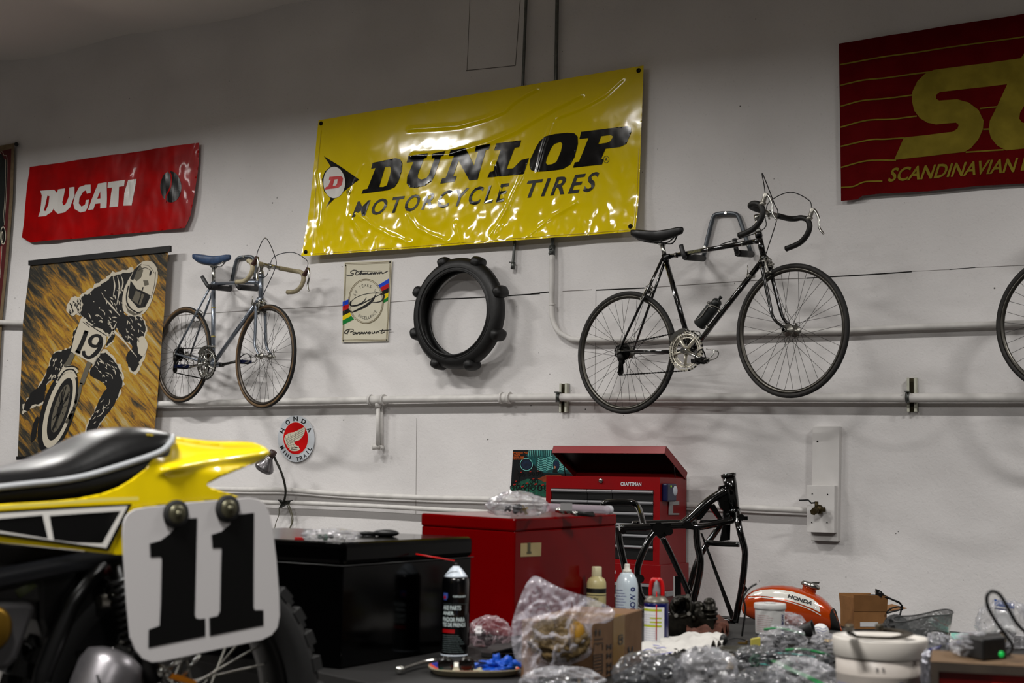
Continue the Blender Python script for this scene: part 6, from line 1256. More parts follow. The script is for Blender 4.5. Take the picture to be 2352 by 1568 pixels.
# rear wheel
wc = M(990, 1752, 0); Rw = 0.310; wm = bike_dark = mat('race_rim', (0.10, 0.10, 0.10), 0.35, metal=0.8)
whl = MB().band(wc, mn, [(Rw*0.74, -0.045), (Rw*0.74, 0.045), (Rw*0.71, 0.040), (Rw*0.69, 0.012), (Rw*0.69, -0.012), (Rw*0.71, -0.040)], 72).build('rear_wheel', wm, bike)
MB().band(wc, mn, [(Rw*0.74, 0.044), (Rw*0.80, 0.060), (Rw*0.88, 0.064), (Rw*0.94, 0.050), (Rw*0.955, 0.0), (Rw*0.94, -0.050), (Rw*0.88, -0.064), (Rw*0.80, -0.060), (Rw*0.74, -0.044)], 72).build('tyre', rubber, whl)
uw = md; vw = up3; kn = 0
for i in range(36):
    for j, o_ in enumerate((-0.048, -0.016, 0.016, 0.048)):
        a = 2*PI*(i+0.5*(j % 2))/36
        if math.sin(a) < -0.2: continue
        d_ = uw*math.cos(a)+vw*math.sin(a); tn_ = vw*math.cos(a)-uw*math.sin(a); rr2 = Rw*(0.955 if abs(o_) < 0.02 else 0.925)
        m = MB().box(wc+d_*(rr2+0.006)+mn*o_, 0.018, 0.026, 0.022, d_, tn_, mn); m.build('tread_block', rubber, whl); kn += 1
for i in range(36):
    s = 1 if i % 2 else -1; a = 2*PI*i/36; b = a+(1 if (i//2) % 2 else -1)*math.radians(50)
    MB().tube([wc+(uw*math.cos(b)+vw*math.sin(b))*0.045+mn*s*0.035, wc+(uw*math.cos(a)+vw*math.sin(a))*Rw*0.70], 0.0022, 5, caps=False).build('spoke', alloy, whl)
MB().lathe([(0.012, -0.09), (0.030, -0.08), (0.050, -0.04), (0.050, -0.03), (0.030, -0.02), (0.030, 0.02), (0.050, 0.03), (0.050, 0.045), (0.06, 0.05), (0.06, 0.075), (0.012, 0.08)], wc, mn, 28).build('hub', fblack, whl)
lz = wc.z-Rw-0.012
t = T('motorcycle_lift', 'steel lift platform carrying the yellow motorcycle', 'lift', V((wc.x, wc.y, 0)))
c = wc-md*0.55; MB().box((c.x, c.y, lz-0.02), 2.0, 0.45, 0.04, md, mn).build('platform', steel_dark, t)
for a in (-0.85, 0.85): MB().box((c.x+md.x*a, c.y+md.y*a, (lz-0.04)/2), 0.08, 0.35, lz-0.04, md, mn).build('leg', steel_dark, t)
# forward half, outside the frame: tank, engine and front wheel
a = M(-420, 500, 0); b_ = a-md*0.42
MB().ball((a+b_)/2+up3*0.03, md*0.26, mn*0.13, up3*0.13).build('fuel_tank', yel, bike)
MB().box(b_-up3*0.30, 0.36, 0.24, 0.34, md, mn).build('engine', fblack, bike, bevel=0.03)
fwc = wc-md*1.42+up3*0.02
MB().ring(fwc, mn, 0.29, 0.04, 60, 12).build('front_tyre', rubber, bike); MB().ring(fwc, mn, 0.245, 0.012, 60, 8).build('front_rim', wm, bike)
for s in (-0.09, 0.09): MB().tube([fwc+mn*s, fwc+mn*s+md*0.30+up3*0.72], 0.021, 10).build('fork_leg', alloy, bike)
MB().tube([fwc+md*0.32+up3*0.80-mn*0.38, fwc+md*0.30+up3*0.76, fwc+md*0.32+up3*0.80+mn*0.38], 0.012, 10).build('handlebar', fblack, bike)
# ============================================================ things on the benches
def px_m(P): return FPX/((V(P)-CAM).dot(FW))          # pixels per metre at P
def blob(c, a, b, d, seed, amp=0.25, n=72, m=44, fold=1.0, floor=None, bottom=0.0):
    """crumpled skin: ellipsoid with sharp ridged folds"""
    rnd = V((seed*3.1, seed*1.7, seed*0.9)); c, a, b, d = V(c), V(a), V(b), V(d); vs = []
    for i in range(m+1):
        th = PI*i/m
        for k in range(n):
            ph = 2*PI*k/n; q = V((math.sin(th)*math.cos(ph), math.sin(th)*math.sin(ph), math.cos(th)))
            qw = q+V((NZ.noise(q*1.7+rnd), NZ.noise(q*1.7-rnd), NZ.noise(q*1.9+rnd*3)))*0.5; e = 1-abs(NZ.noise(qw*1.6+rnd))*2.6*fold; f = 1-abs(NZ.noise(qw*3.6+rnd*2))*2.4; g = 1-abs(NZ.noise(qw*7.5+rnd))*2
            r = 1+amp*(0.85*e+0.20*f+0.03*g-0.55); p = c+a*q.x*r+b*q.y*r+d*q.z*r
            if floor is not None and p.z < floor+0.001: p.z = floor+0.001
            vs.append(p)
    mb = MB(); mb.add(vs, [(i*n+k, i*n+(k+1) % n, (i+1)*n+(k+1) % n, (i+1)*n+k) for i in range(m) for k in range(n)], True); return mb
bagm = film('clear_bag', (0.86, 0.86, 0.90), 0.10, 0.10, 5, 0.2); bagc = film('cloudy_bag', (0.70, 0.70, 0.72), 0.13, 0.15, 5, 0.18, 0.6); bagd = film('smoky_bag', (0.36, 0.37, 0.39), 0.18, 0.14, 5, 0.18, 0.6); bagp = film('pink_tint_bag', (0.80, 0.70, 0.73), 0.07, 0.11, 5, 0.2)
gzip = mat('green_zip', (0.03, 0.42, 0.20), 0.35, coat=0.3); lbl_w = mat('label_white', (0.80, 0.80, 0.80), 0.45); lbl_b = mat('label_blue', (0.02, 0.06, 0.35), 0.4); greym = mat('part_grey', (0.16, 0.16, 0.16), 0.5, metal=0.5, var=0.4, vscale=60); darkp = mat('part_dark', (0.035, 0.035, 0.035), 0.5, var=0.5, vscale=60)
tanp = mat('part_tan', (0.42, 0.34, 0.20), 0.6, var=0.4, vscale=50); greenp = mat('part_green', (0.04, 0.25, 0.16), 0.5, var=0.4, vscale=50); teal = mat('part_teal', (0.25, 0.62, 0.58), 0.5); orangep = mat('part_orange', (0.75, 0.25, 0.08), 0.5); gold2 = mat('part_brass', (0.50, 0.40, 0.18), 0.35, metal=0.8, var=0.3, vscale=70)
def bag(label, box, z, depth, material, seed, contents=None, zipm=None, group=None, amp=0.3, name='plastic_bag', cat='bag', tall=1.0):
    """box: x0, y_base, width, height in photograph pixels of the visible heap; stands at height z"""
    x0, yb, wd, ht = box; P = H(x0+wd/2, yb, z); s = px_m(P); a = R0*(wd/2/s); b = F0*depth; h = ht/s*0.98
    t = T(name, label, cat, P, group); c = P+F0*depth*0.8+up3*(h*0.45)
    blob(c, a*0.98, b, up3*(h*0.56), seed, amp, floor=z).build('bag_film', material, t, fix=False)
    rnd = random.Random(seed)
    for i, (mm, k) in enumerate(contents or []):
        for j in range(k):
            p = c+R0*rnd.uniform(-0.55, 0.55)*a.length+F0*rnd.uniform(-0.4, 0.4)*depth; r = min(h, a.length)*rnd.uniform(0.16, 0.30); p.z = z+r*0.8+rnd.uniform(0, h*0.35)
            q = MB(); kind = rnd.choice((0, 1, 2)); ax = V((rnd.uniform(-1, 1), rnd.uniform(-1, 1), rnd.uniform(-1, 1))).normalized(); u, v_, _ = frame_of(ax)
            if kind == 0: q.lathe([(r*0.4, -r*0.5), (r, -r*0.45), (r, r*0.1), (r*0.55, r*0.2), (r*0.5, r*0.6), (r*0.2, r*0.6)], p, ax, 16)
            elif kind == 1: q.ring(p, ax, r*0.8, r*0.25, 20, 8); q.tube([p-u*r*0.8, p+u*r*0.8], r*0.16, 8)
            else: q.box(p, r*1.8, r*0.9, r*0.5, ax, u, v_); q.tube([p-v_*r*0.7, p+v_*r*0.9], r*0.3, 8)
            q.build('loose_part', mm, t)
    if zipm:
        q = c+up3*h*0.30; MB().tube(smooth([q-a*0.8+up3*h*0.1, q-a*0.2+up3*h*0.18-b*0.3, q+a*0.5+up3*h*0.05-b*0.5, q+a*0.9-up3*h*0.1], 5), 0.0035, 6).build('zip_strip', zipm, t)
    return t
def strip(mb, pts, w_, th=0.0012, up=None):
    """thin strap through 3D points"""
    P_ = smooth(pts, 5); n = len(P_); up_ = up or up3; vs = []
    for i in range(n):
        d_ = (P_[min(i+1, n-1)]-P_[max(i-1, 0)]).normalized(); s_ = d_.cross(up_).normalized()*w_/2; vs += [P_[i]-s_, P_[i]+s_, P_[i]+s_+up_*th, P_[i]-s_+up_*th]
    return mb.add(vs, [(i*4+k, i*4+(k+1) % 4, i*4+4+(k+1) % 4, i*4+4+k) for i in range(n-1) for k in range(4)], False)
def can_text(mb, lines_, base, r, frame_right, front, z0, z1_, width_ang, off=0.0006):
    """lines stacked on a cylinder between heights z0..z1; each: (text, top fraction, bottom fraction, angular start, end)"""
    for s_, f0, f1, a0, a1 in lines_:
        def f(u, v_):
            a = a0+(a1-a0)*u; zz = z0+(z1_-z0)*(1-(f1+(f0-f1)*v_)); return base+(frame_right*math.sin(a)+front*math.cos(a))*(r+off)+up3*zz
        text(mb, s_, f, 0.02)
    return mb
def toward(P): d_ = CAM-P; d_.z = 0; f_ = d_.normalized(); return f_, up3.cross(f_)   # front, right (as seen)

# ---- black brake cleaner can
P = H(1043, 1505, TZ); s = px_m(P); r = 31/s; f_, rt = toward(P); h = (1505-1299)/s
t = T('spray_can', 'black brake parts cleaner can with white shoulder and red straw', 'spray can', P)
MB().lathe([(r*0.92, 0), (r, 0.004), (r, h*0.80), (r*0.97, h*0.845), (r*0.86, h*0.875)], P, up3, 36).build('can_body', mat('can_black', (0.012, 0.013, 0.018), 0.25, metal=0.3, coat=0.4), t)
m = MB().lathe([(r*0.98, 0.0), (r*1.02, 0.003), (r*0.98, 0.006)], P+up3*0.0005, up3, 32); m.lathe([(r*0.90, h*0.868), (r*0.80, h*0.89), (r*0.45, h*0.955), (r*0.42, h*0.965), (r*0.30, h*0.97), (r*0.28, h*0.985), (0, h*0.99)], P, up3, 32); m.build('can_shoulder', mat('can_white', (0.80, 0.84, 0.88), 0.3), t)
MB().lathe([(r*0.12, h*0.985), (r*0.12, h*1.02), (0, h*1.025)], P, up3, 12).build('nozzle', darkp, t)
m = MB(); z0, z1_ = 0, h*0.8; A = math.radians
can_text(m, [('AKE PARTS', 0.30, 0.36, A(-58), A(25)), ('ANER', 0.38, 0.43, A(-58), A(-5)), ('PIADOR PARA', 0.46, 0.52, A(-58), A(45)), ('TES DE FRENOS', 0.535, 0.59, A(-60), A(50)), ('CARQUEST', 0.16, 0.19, A(-10), A(50))], P, r, rt, f_, z0, z1_, 0)
m.build('white_lettering', mat('print_white', (0.75, 0.80, 0.80), 0.4), t)
m = MB()
for i in range(9):
    zf = 0.70+0.028*i; w_ = A(18+(i*37) % 30); can_text(m, [('nonflammable formula cleans', zf, zf+0.014, A(-58), w_)], P, r, rt, f_, z0, z1_, 0)
m.build('small_print', mat('print_dim', (0.35, 0.40, 0.40), 0.5), t)
def cyl_patch(mb, P, r, rt, f_, z0, z1_, a0, a1, n=8, off=0.0004):
    vs = []
    for i in range(n+1):
        a = a0+(a1-a0)*i/n
        for z_ in (z0, z1_): vs.append(P+(rt*math.sin(a)+f_*math.cos(a))*(r+off)+up3*z_)
    return mb.add(vs, [(2*i, 2*i+2, 2*i+3, 2*i+1) for i in range(n)], True)
cyl_patch(MB(), P, r, rt, f_, h*0.8*0.325, h*0.8*0.375, A(-60), A(0)).build('red_label', mat('label_red', (0.55, 0.02, 0.04), 0.4), t)
m = MB(); 
for (a0, a1, z0_, z2_) in [(-60, -34, 0.80, 0.87), (-57, -38, 0.775, 0.80)]: cyl_patch(m, P, r, rt, f_, h*0.8*z0_, h*0.8*z2_, A(a0), A(a1), 4, 0.0004)
m.build('shield_emblem', mat('emblem_blue', (0.20, 0.28, 0.55), 0.4), t); cyl_patch(MB(), P, r, rt, f_, h*0.8*0.79, h*0.8*0.83, A(-56), A(-42), 4, 0.0007).build('emblem_red', MC['label_red'], t)
cyl_patch(MB(), P, r, rt, f_, h*0.8*0.72, h*0.8*0.722, A(-60), A(60), 12).build('rule_line', MC['print_dim'], t)
nz = P+up3*h*1.005; Zc = (P-CAM).dot(FW); MB().tube([D(1044, 1287.5, Zc-0.02), D(955, 1272, Zc-0.03)], 0.0016, 8).build('straw', mat('straw_red', (0.75, 0.02, 0.02), 0.35), t)

# ---- cream bottle
P = H(1369, 1432, TZ); s = px_m(P); r = 22.5/s; f_, rt = toward(P); h = (1432-1302)/s
t = T('squeeze_bottle', 'cream plastic bottle with a dark label in front of the red chest', 'bottle', P)
MB().lathe([(r*0.94, 0), (r, 0.004), (r, h*0.66), (r*0.97, h*0.73), (r*0.80, h*0.79), (r*0.52, h*0.82), (r*0.50, h*0.85)], P, up3, 32).build('bottle_body', mat('bottle_cream', (0.66, 0.62, 0.44), 0.4), t)
MB().lathe([(r*0.50, h*0.83), (r*0.52, h*0.845), (r*0.50, h*0.99), (r*0.46, h), (0, h)], P, up3, 28).build('bottle_cap', mat('cap_cream', (0.72, 0.69, 0.56), 0.4), t)
cyl_patch(MB(), P, r, rt, f_, h*0.545, h*0.625, A(-88), A(88), 20).build('dark_band', mat('label_dark', (0.03, 0.035, 0.03), 0.5), t); m = MB(); cyl_patch(m, P, r, rt, f_, h*0.50, h*0.512, A(-88), A(88), 20); can_text(m, [('POLISH', 0.0, 1.0, A(-55), A(10))], P, r, rt, f_, h*0.42, h*0.47, 0); m.build('label_print', MC['label_dark'], t)
cyl_patch(MB(), P, r, rt, f_, h*0.28, h*0.36, A(35), A(60), 6).build('label_block', MC['label_dark'], t)

# ---- white RAINBOW can
P = H(1439, 1440, TZ); s = px_m(P); r = 26/s; f_, rt = toward(P); h = (1440-1296)/s
t = T('spray_can', 'white RAINBOW spray can with blue upright lettering beside the red chest', 'spray can', P)
MB().lathe([(r*0.95, 0), (r, 0.004), (r, h*0.60), (r*0.97, h*0.68), (r*0.84, h*0.77), (r*0.60, h*0.845), (r*0.42, h*0.87)], P, up3, 36).build('can_body', mat('can_pale', (0.72, 0.77, 0.80), 0.3, coat=0.3), t)
MB().lathe([(r*0.40, h*0.865), (r*0.42, h*0.88), (r*0.36, h*0.91), (r*0.24, h*0.915), (r*0.24, h*0.975), (r*0.20, h), (0, h)], P, up3, 24).build('cap', mat('can_cap_white', (0.78, 0.77, 0.73), 0.4), t); m = MB().lathe([(r*0.46, h*0.862), (r*0.46, h*0.868)], P, up3, 28); m.build('cap_rim', darkp, t)
m = MB()
def upright(mb, s_, P, r, rt, f_, a0, a1, z0, z1_):    # letters running up the side
    return text(mb, s_, lambda u, v_: P+(rt*math.sin(a1+(a0-a1)*v_)+f_*math.cos(a1+(a0-a1)*v_))*(r+0.0005)+up3*(z0+(z1_-z0)*u), 0.03)
upright(m, 'RAINBOW', P, r, rt, f_, A(16), A(48), h*0.0+0.001, h*0.54); aa = [(A(32)+A(14)*math.cos(q), h*0.61+h*0.035*math.sin(q)) for q in [2*PI*i/24 for i in range(24)]]; bb_ = [(A(32)+A(6)*math.cos(q), h*0.61+h*0.015*math.sin(q)) for q in [2*PI*i/24 for i in range(24)]]
pt = lambda a, z_: P+(rt*math.sin(a)+f_*math.cos(a))*(r+0.0005)+up3*z_; m.add([pt(*q) for q in aa]+[pt(*q) for q in bb_], [(i, (i+1) % 24, 24+(i+1) % 24, 24+i) for i in range(24)]); m.build('blue_lettering', lbl_b, t)
m = MB()
for i in range(11): can_text(m, [('directions shake well before', 0, 1, A(-75), A(-20+(i*29) % 20))], P, r, rt, f_, h*(0.58-0.045*i), h*(0.60-0.045*i), 0)
m.build('small_print', mat('print_lilac', (0.40, 0.42, 0.60), 0.5), t)

# ---- blue and white spray can with red trigger
P = H(1507, 1477, TZ); s = px_m(P); r = 28.5/s; f_, rt = toward(P); h = (1477-1384)/s
t = T('spray_can', 'blue edged spray can with a red smart straw head left of the engine parts', 'spray can', P)
MB().lathe([(r*0.97, 0), (r, 0.003), (r, h*0.97), (r*0.98, h)], P, up3, 36).build('can_body', mat('can_navy', (0.03, 0.05, 0.30), 0.3, metal=0.2, coat=0.4), t)
MB().lathe([(r*1.0, h), (r*0.97, h*1.04), (r*0.70, h*1.14), (r*0.55, h*1.16)], P, up3, 32).build('can_shoulder', mat('can_grey', (0.42, 0.40, 0.36), 0.4, metal=0.4), t)
m = MB(); cyl_patch(m, P, r, rt, f_, h*0.05, h*0.90, A(-75), A(38), 14); m.build('label_panel', lbl_w, t)
m = MB()
for z0_, z2_ in ((0.80, 0.86), (0.62, 0.655), (0.52, 0.56), (0.42, 0.47)): cyl_patch(m, P, r, rt, f_, h*z0_, h*z2_, A(-72 if z0_ != 0.62 and z0_ != 0.52 else -30), A(25), 8, 0.0008)
m.build('yellow_print', mat('print_yellowgreen', (0.62, 0.66, 0.15), 0.4), t); m = MB()
for i in range(12): can_text(m, [('contents under pressure', 0, 1, A(-70), A(-5+(i*31) % 30))], P, r, rt, f_, h*(0.70-0.055*i), h*(0.715-0.055*i), 0)
m.build('small_print', MC['print_lilac'], t)
m = MB(); k = h/0.093*0.001; hd_ = P+up3*h*1.14
for q in (-1, 1): m.tube(smooth([hd_+rt*q*r*0.50, hd_+rt*q*r*0.48+up3*r*0.8, hd_+rt*q*r*0.34+up3*r*1.30, hd_+rt*q*r*0.15+up3*r*1.36], 4), r*0.16, 8)
m.tube([hd_-rt*r*0.3+up3*r*1.30, hd_+rt*r*0.3+up3*r*1.30], r*0.2, 8); m.build('trigger_cap', mat('trigger_red', (0.70, 0.02, 0.04), 0.35), t)
MB().lathe([(r*0.36, -0.004), (r*0.32, r*0.5), (r*0.22, r*0.9), (r*0.2, r*1.35), (0, r*1.38)], hd_, up3, 16).build('valve_stem', mat('stem_grey', (0.45, 0.44, 0.45), 0.4), t)
MB().tube([hd_+f_*r*0.4+up3*r*0.4, P+f_*(r*1.08)+up3*h*0.9+rt*0.0, P+f_*(r*1.08)+up3*h*0.12], 0.0014, 8).build('straw', MC['straw_red'], t)

# ---- tan carton with yellow tape
zc3 = z1(1160, 1270, 3.92)
Pn = H(1362, 1569, TZ); rt_ = H(1476, 1520, TZ); e1 = (V((rt_.x, rt_.y, 0))-V((Pn.x, Pn.y, 0))); e1n = e1.normalized(); e2n = V((-e1n.y, e1n.x, 0)); top_ = vz(Pn, 1432); hh = top_.z-TZ
# right face width from the photograph's right upper corner
qr = on(1475, 1410, Pn, V((e1n.y, -e1n.x, 0))); wR = (V((qr.x, qr.y, 0))-V((Pn.x, Pn.y, 0))).length
wL = 0.165; t = T('cardboard_box', 'brown carton with yellow tape and black print under the big clear bag', 'box', Pn)
card = mat('cardboard', (0.42, 0.30, 0.19), 0.8, var=0.12, vscale=20, bump=0.15)
B4 = [Pn, Pn+e1n*wR, Pn+e1n*wR+e2n*wL, Pn+e2n*wL]; m = MB(); box8(m, B4, [p+up3*hh for p in B4]); m.build('carton', card, t, bevel=0.002)
nR = V((e1n.y, -e1n.x, 0)); nR = nR if nR.dot(CAM-Pn) > 0 else -nR; CF = lambda x, y, o=0.001: on(*zc3([(x, y)])[0], Pn+nR*o, nR)
m = MB(); a0, a1 = CF(975, 600), CF(1080, 585); d0 = (a0-Pn).dot(e1n); d1 = (a1-Pn).dot(e1n)
m.add([Pn+e1n*d0+nR*0.0008, Pn+e1n*d1+nR*0.0008, Pn+e1n*d1+nR*0.0008+up3*(hh+0.0006), Pn+e1n*d0+nR*0.0008+up3*(hh+0.0006), Pn+e1n*d0+e2n*wL*0.98+up3*(hh+0.0006), Pn+e1n*d1+e2n*wL*0.98+up3*(hh+0.0006)], [(0, 1, 2, 3), (3, 2, 5, 4)]); m.build('tape', mat('tape_yellow', (0.48, 0.34, 0.06), 0.3, coat=0.3), t, fix=False)
m = MB(); CFm = lambda p: CF(p[0], p[1], 0.0016)
for x in (820, 855): stroke(m, [(x, 740), (x, 705)], 10, CFm, 1); m.add([CFm(p) for p in [(x-12, 712), (x+12, 710), (x, 680)]], [(0, 1, 2)])
stroke(m, [(800, 778), (885, 768)], 7, CFm, 1); 
for a in [[(800, 815), (882, 805)], [(800, 815), (800, 880)], [(882, 805), (882, 872)], [(840, 810), (840, 830)], [(800, 915), (880, 905)], [(800, 915), (800, 1095)], [(880, 905), (878, 1080)], [(800, 1095), (878, 1080)]]: stroke(m, a, 6, CFm, 1)
for i in range(5): stroke(m, [(808, 940+i*30), (870, 930+i*30)], 9, CFm, 1)
for x, y in [(935, 845), (935, 925), (935, 1010), (935, 1070)]: textpx(m, 'H', [(x-18, y+25), (x+25, y+18), (x+25, y-30), (x-18, y-25)], CFm, 0.03)
for x, y, c_ in [(1040, 760, 'G'), (1040, 800, 'O'), (1130, 870, 'U')]: textpx(m, c_, [(x-22, y+28), (x+25, y+20), (x+25, y-32), (x-22, y-26)], CFm, 0.04)
m.build('black_print', ink, t, fix=False)
# big clear bag leaning over the carton
zbg = zc3; Zb = (Pn-CAM).dot(FW)-0.05; bo = D(1300, 1450, Zb+0.02); bnn = (-F0).normalized(); BG = lambda x, y, s_=0.0: on(*zbg([(x, y)])[0], bo+bnn*s_, bnn)
t = T('plastic_bag', 'large crinkled clear bag standing up against the tan carton', 'bag', H(1280, 1560, TZ))
outl = [(265, 205), (330, 225), (470, 300), (600, 350), (760, 400), (900, 460), (985, 520), (975, 590), (900, 630), (790, 640), (780, 760), (775, 900), (700, 960), (600, 1000), (550, 1070), (430, 1110), (300, 1150), (180, 1150), (165, 1020), (100, 960), (60, 820), (60, 650), (110, 470), (180, 300), (225, 235)]
cx_ = sum(p[0] for p in outl)/len(outl); cy_ = sum(p[1] for p in outl)/len(outl)
ring2 = [tuple(p)[:2] for p in smooth([V((x, y, 0)) for x, y in outl], 4, True)]
for sgn, nm in ((1, 'front_film'), (-1, 'back_film')):
    vs, fs = fill2d([ring2], 15); P3 = []
    for x, y in vs:
        e = min(math.hypot(x-a, y-b) for a, b in ring2); puff = (1-math.exp(-e/110.0)); q = V((x/150, y/150, sgn*2))
        rg = abs(NZ.noise(q))*0.060+abs(NZ.noise(q*2.3))*0.034+abs(NZ.noise(q*5))*0.005
        P3.append(BG(x, y, sgn*(0.052*puff-rg*puff*1.0)+0.0))
    for i, p in enumerate(P3):
        if p.z < TZ+0.002: P3[i] = V((p.x, p.y, TZ+0.002))
    MB().add(P3, fs, True).build(nm, film('big_bag', (0.82, 0.81, 0.85), 0.12, 0.12, 4, 0.2, 0.75), t, fix=False)
blob(BG(490, 780, -0.0), R0*0.062, F0*0.03, up3*0.045, 5, 0.3).build('wrapped_part', tanp, t)
m = MB(); m.ball(BG(640, 720, 0.01), R0*0.02, F0*0.015, up3*0.025); m.build('yellow_part', mat('part_yellow', (0.55, 0.40, 0.08), 0.5), t)

# ---- printed tray with sunglasses and a blue glove, bottom
zt4 = z1(600, 1100, 3.351); TR = lambda x, y, z_=TZ: H(*zt4([(x, y)])[0], z_)
t = T('printed_tray', 'small oval tray with orange and white printed rim at the bottom edge', 'tray', TR(1650, 1530))
ctr4 = TR(1655, 1510); rx = (TR(2010, 1500)-TR(1300, 1500)).length/2; ry = 0.085
e4 = (TR(2010, 1500)-TR(1300, 1500)).normalized(); n4 = V((-e4.y, e4.x, 0))
def oval(sx, sy, z_, k=48): return [ctr4+n4*0.035+e4*(sx*math.copysign(abs(math.cos(2*PI*i/k))**0.7, math.cos(2*PI*i/k)))+n4*(sy*math.copysign(abs(math.sin(2*PI*i/k))**0.7, math.sin(2*PI*i/k)))+up3*z_ for i in range(k)]
m = MB().loft([oval(rx*0.86, ry*0.80, 0.0005), oval(rx*0.90, ry*0.86, 0.002), oval(rx*0.98, ry*0.97, 0.013), oval(rx, ry, 0.015), oval(rx*0.985, ry*0.975, 0.0155), oval(rx*0.90, ry*0.86, 0.005), oval(rx*0.5, ry*0.5, 0.0035)], True); m.build('tray_body', mat('tray_cream', (0.62, 0.58, 0.48), 0.35), t)
cols = [orangep, mat('tray_white', (0.85, 0.84, 0.80), 0.35), mat('tray_aqua', (0.45, 0.72, 0.66), 0.35), mat('tray_blue', (0.10, 0.14, 0.50), 0.35)]
seq = [1, 0, 1, 2, 1, 0, 3, 0, 1, 2, 1, 0, 1, 1, 2, 0]
for i in range(16):
    k0, k1 = i*3, (i+1)*3; o1, o2 = oval(rx*0.975, ry*0.96, 0.0163), oval(rx*0.80, ry*0.76, 0.0058); m = MB(); idx = [j % 48 for j in range(k0, k1+1)]
    m.add([o1[j] for j in idx]+[o2[j] for j in idx], [(j, j+1, len(idx)+j+1, len(idx)+j) for j in range(len(idx)-1)]); m.build('rim_print', cols[seq[i]], t, fix=False)
t = T('sunglasses', 'dark sunglasses lying in the printed tray', 'glasses', TR(1500, 1450, TZ+0.01))
g0 = TR(1500, 1475, TZ+0.012); blk_g = mat('glass_dark', (0.03, 0.025, 0.02), 0.15, coat=0.5)
for q in (-1, 1): MB().ball(g0+e4*(q*0.023)+up3*0.013, e4*0.017, n4*0.003, up3*0.014).build('lens', blk_g, t)
m = MB(); m.tube([g0-e4*0.008+up3*0.02, g0+e4*0.008+up3*0.02], 0.002, 6); m.tube(smooth([g0+e4*0.040+up3*0.02, g0+e4*0.075+n4*0.01+up3*0.015, g0+e4*0.10+n4*0.03+up3*0.008], 4), 0.002, 6); m.tube(smooth([g0-e4*0.040+up3*0.02, g0-e4*0.03+n4*0.05+up3*0.012], 4), 0.002, 6)
for q in (-1, 1): m.ring(g0+e4*(q*0.023)+up3*0.013, n4, 0.017, 0.0016, 24, 6)
m.build('glasses_frame', blk_g, t)
bglove = mat('nitrile_blue', (0.03, 0.30, 0.72), 0.45, var=0.2, vscale=60)
t = T('nitrile_glove', 'crumpled blue nitrile glove in the printed tray', 'glove', TR(1830, 1480, TZ+0.008))
c = TR(1830, 1490, TZ+0.006); blob(c+up3*0.012, e4*0.034, n4*0.025, up3*0.016, 31, 0.6, floor=TZ+0.006).build('glove_palm', bglove, t)
for i, (ex_, h_, l) in enumerate([(-0.03, 0.010, 0.045), (-0.005, 0.030, 0.035), (0.015, 0.022, 0.040), (0.028, 0.012, 0.035)]):
    MB().tube(smooth([c+e4*ex_*0.4+up3*0.012, c+e4*ex_*1.3+up3*(h_+0.010), c+e4*(ex_*1.9)+up3*(h_*0.6+0.006)], 4), [0.009, 0.006], 8).build('glove_finger', bglove, t)
# chrome wrench bar
t = T('wrench_bar', 'chrome bar with a round end lying left of the printed tray', 'tool', TR(1070, 1500))
m = MB(); m.tube(smooth([TR(1068, 1500)+up3*0.010, TR(1130, 1480)+up3*0.011, TR(1230, 1452)+up3*0.012, TR(1340, 1440)+up3*0.014], 4), 0.0055, 12); m.ball(TR(1066, 1502)+up3*0.010, R0*0.011, F0*0.010, up3*0.010); m.build('bar', chrome, t)
# folded dark sheet, small bag of bolts
dk = mat('dark_sheet', (0.09, 0.085, 0.085), 0.6)
t = T('rubber_sheet', 'dark grey folded rubber sheet behind the printed tray', 'sheet', H(1150, 1515, TZ))
m = MB(); m.prism([H(x, y, TZ+0.001) for x, y in [(1105, 1507), (1180, 1515), (1240, 1500), (1215, 1480), (1130, 1488)]], up3*0.010); m.prism([H(1130, 1500, TZ+0.011), H(1178, 1488, TZ+0.035), H(1196, 1476, TZ+0.035), H(1190, 1500, TZ+0.012)], up3*0.003); m.build('folded_sheet', dk, t)
bag('small zip bag of grey hardware between the black can and the red chest', (1074, 1487, 98, 68), TZ, 0.04, bagp, 12, [(greym, 6), (lbl_w, 1)], None)

# ---- clear bags in the front row
bag('smoky clear bag of dark parts right in front of the tan carton', (1415, 1600, 165, 92), TZ, 0.07, bagd, 21, [(darkp, 4), (greym, 2)], None, None)
bag('pointed clear bag holding a round metal part at the bottom edge', (1556, 1600, 150, 105), TZ, 0.06, bagc, 22, [(lbl_w, 2), (greym, 2)], None)
bag('clear bag with metal parts at the bottom edge below the carton', (1200, 1600, 190, 62), TZ, 0.04, bagc, 24, [(greym, 5), (tanp, 1)], None)
bag('grey film bag at the bottom edge between the pointed bag and green striped bag', (1690, 1605, 130, 60), TZ, 0.07, bagd, 23, [(greym, 2)], None)
t = bag('clear bag with a broad green zip strip left of the white bucket', (1775, 1600, 160, 80), TZ, 0.07, bagc, 25, [(greym, 2)], None)
m = MB(); strip(m, [H(1778, 1518, TZ+0.045), H(1815, 1538, TZ+0.045), H(1850, 1552, TZ+0.04), H(1888, 1572, TZ+0.03)], 0.016, 0.002); m.build('green_strip', gzip, t)
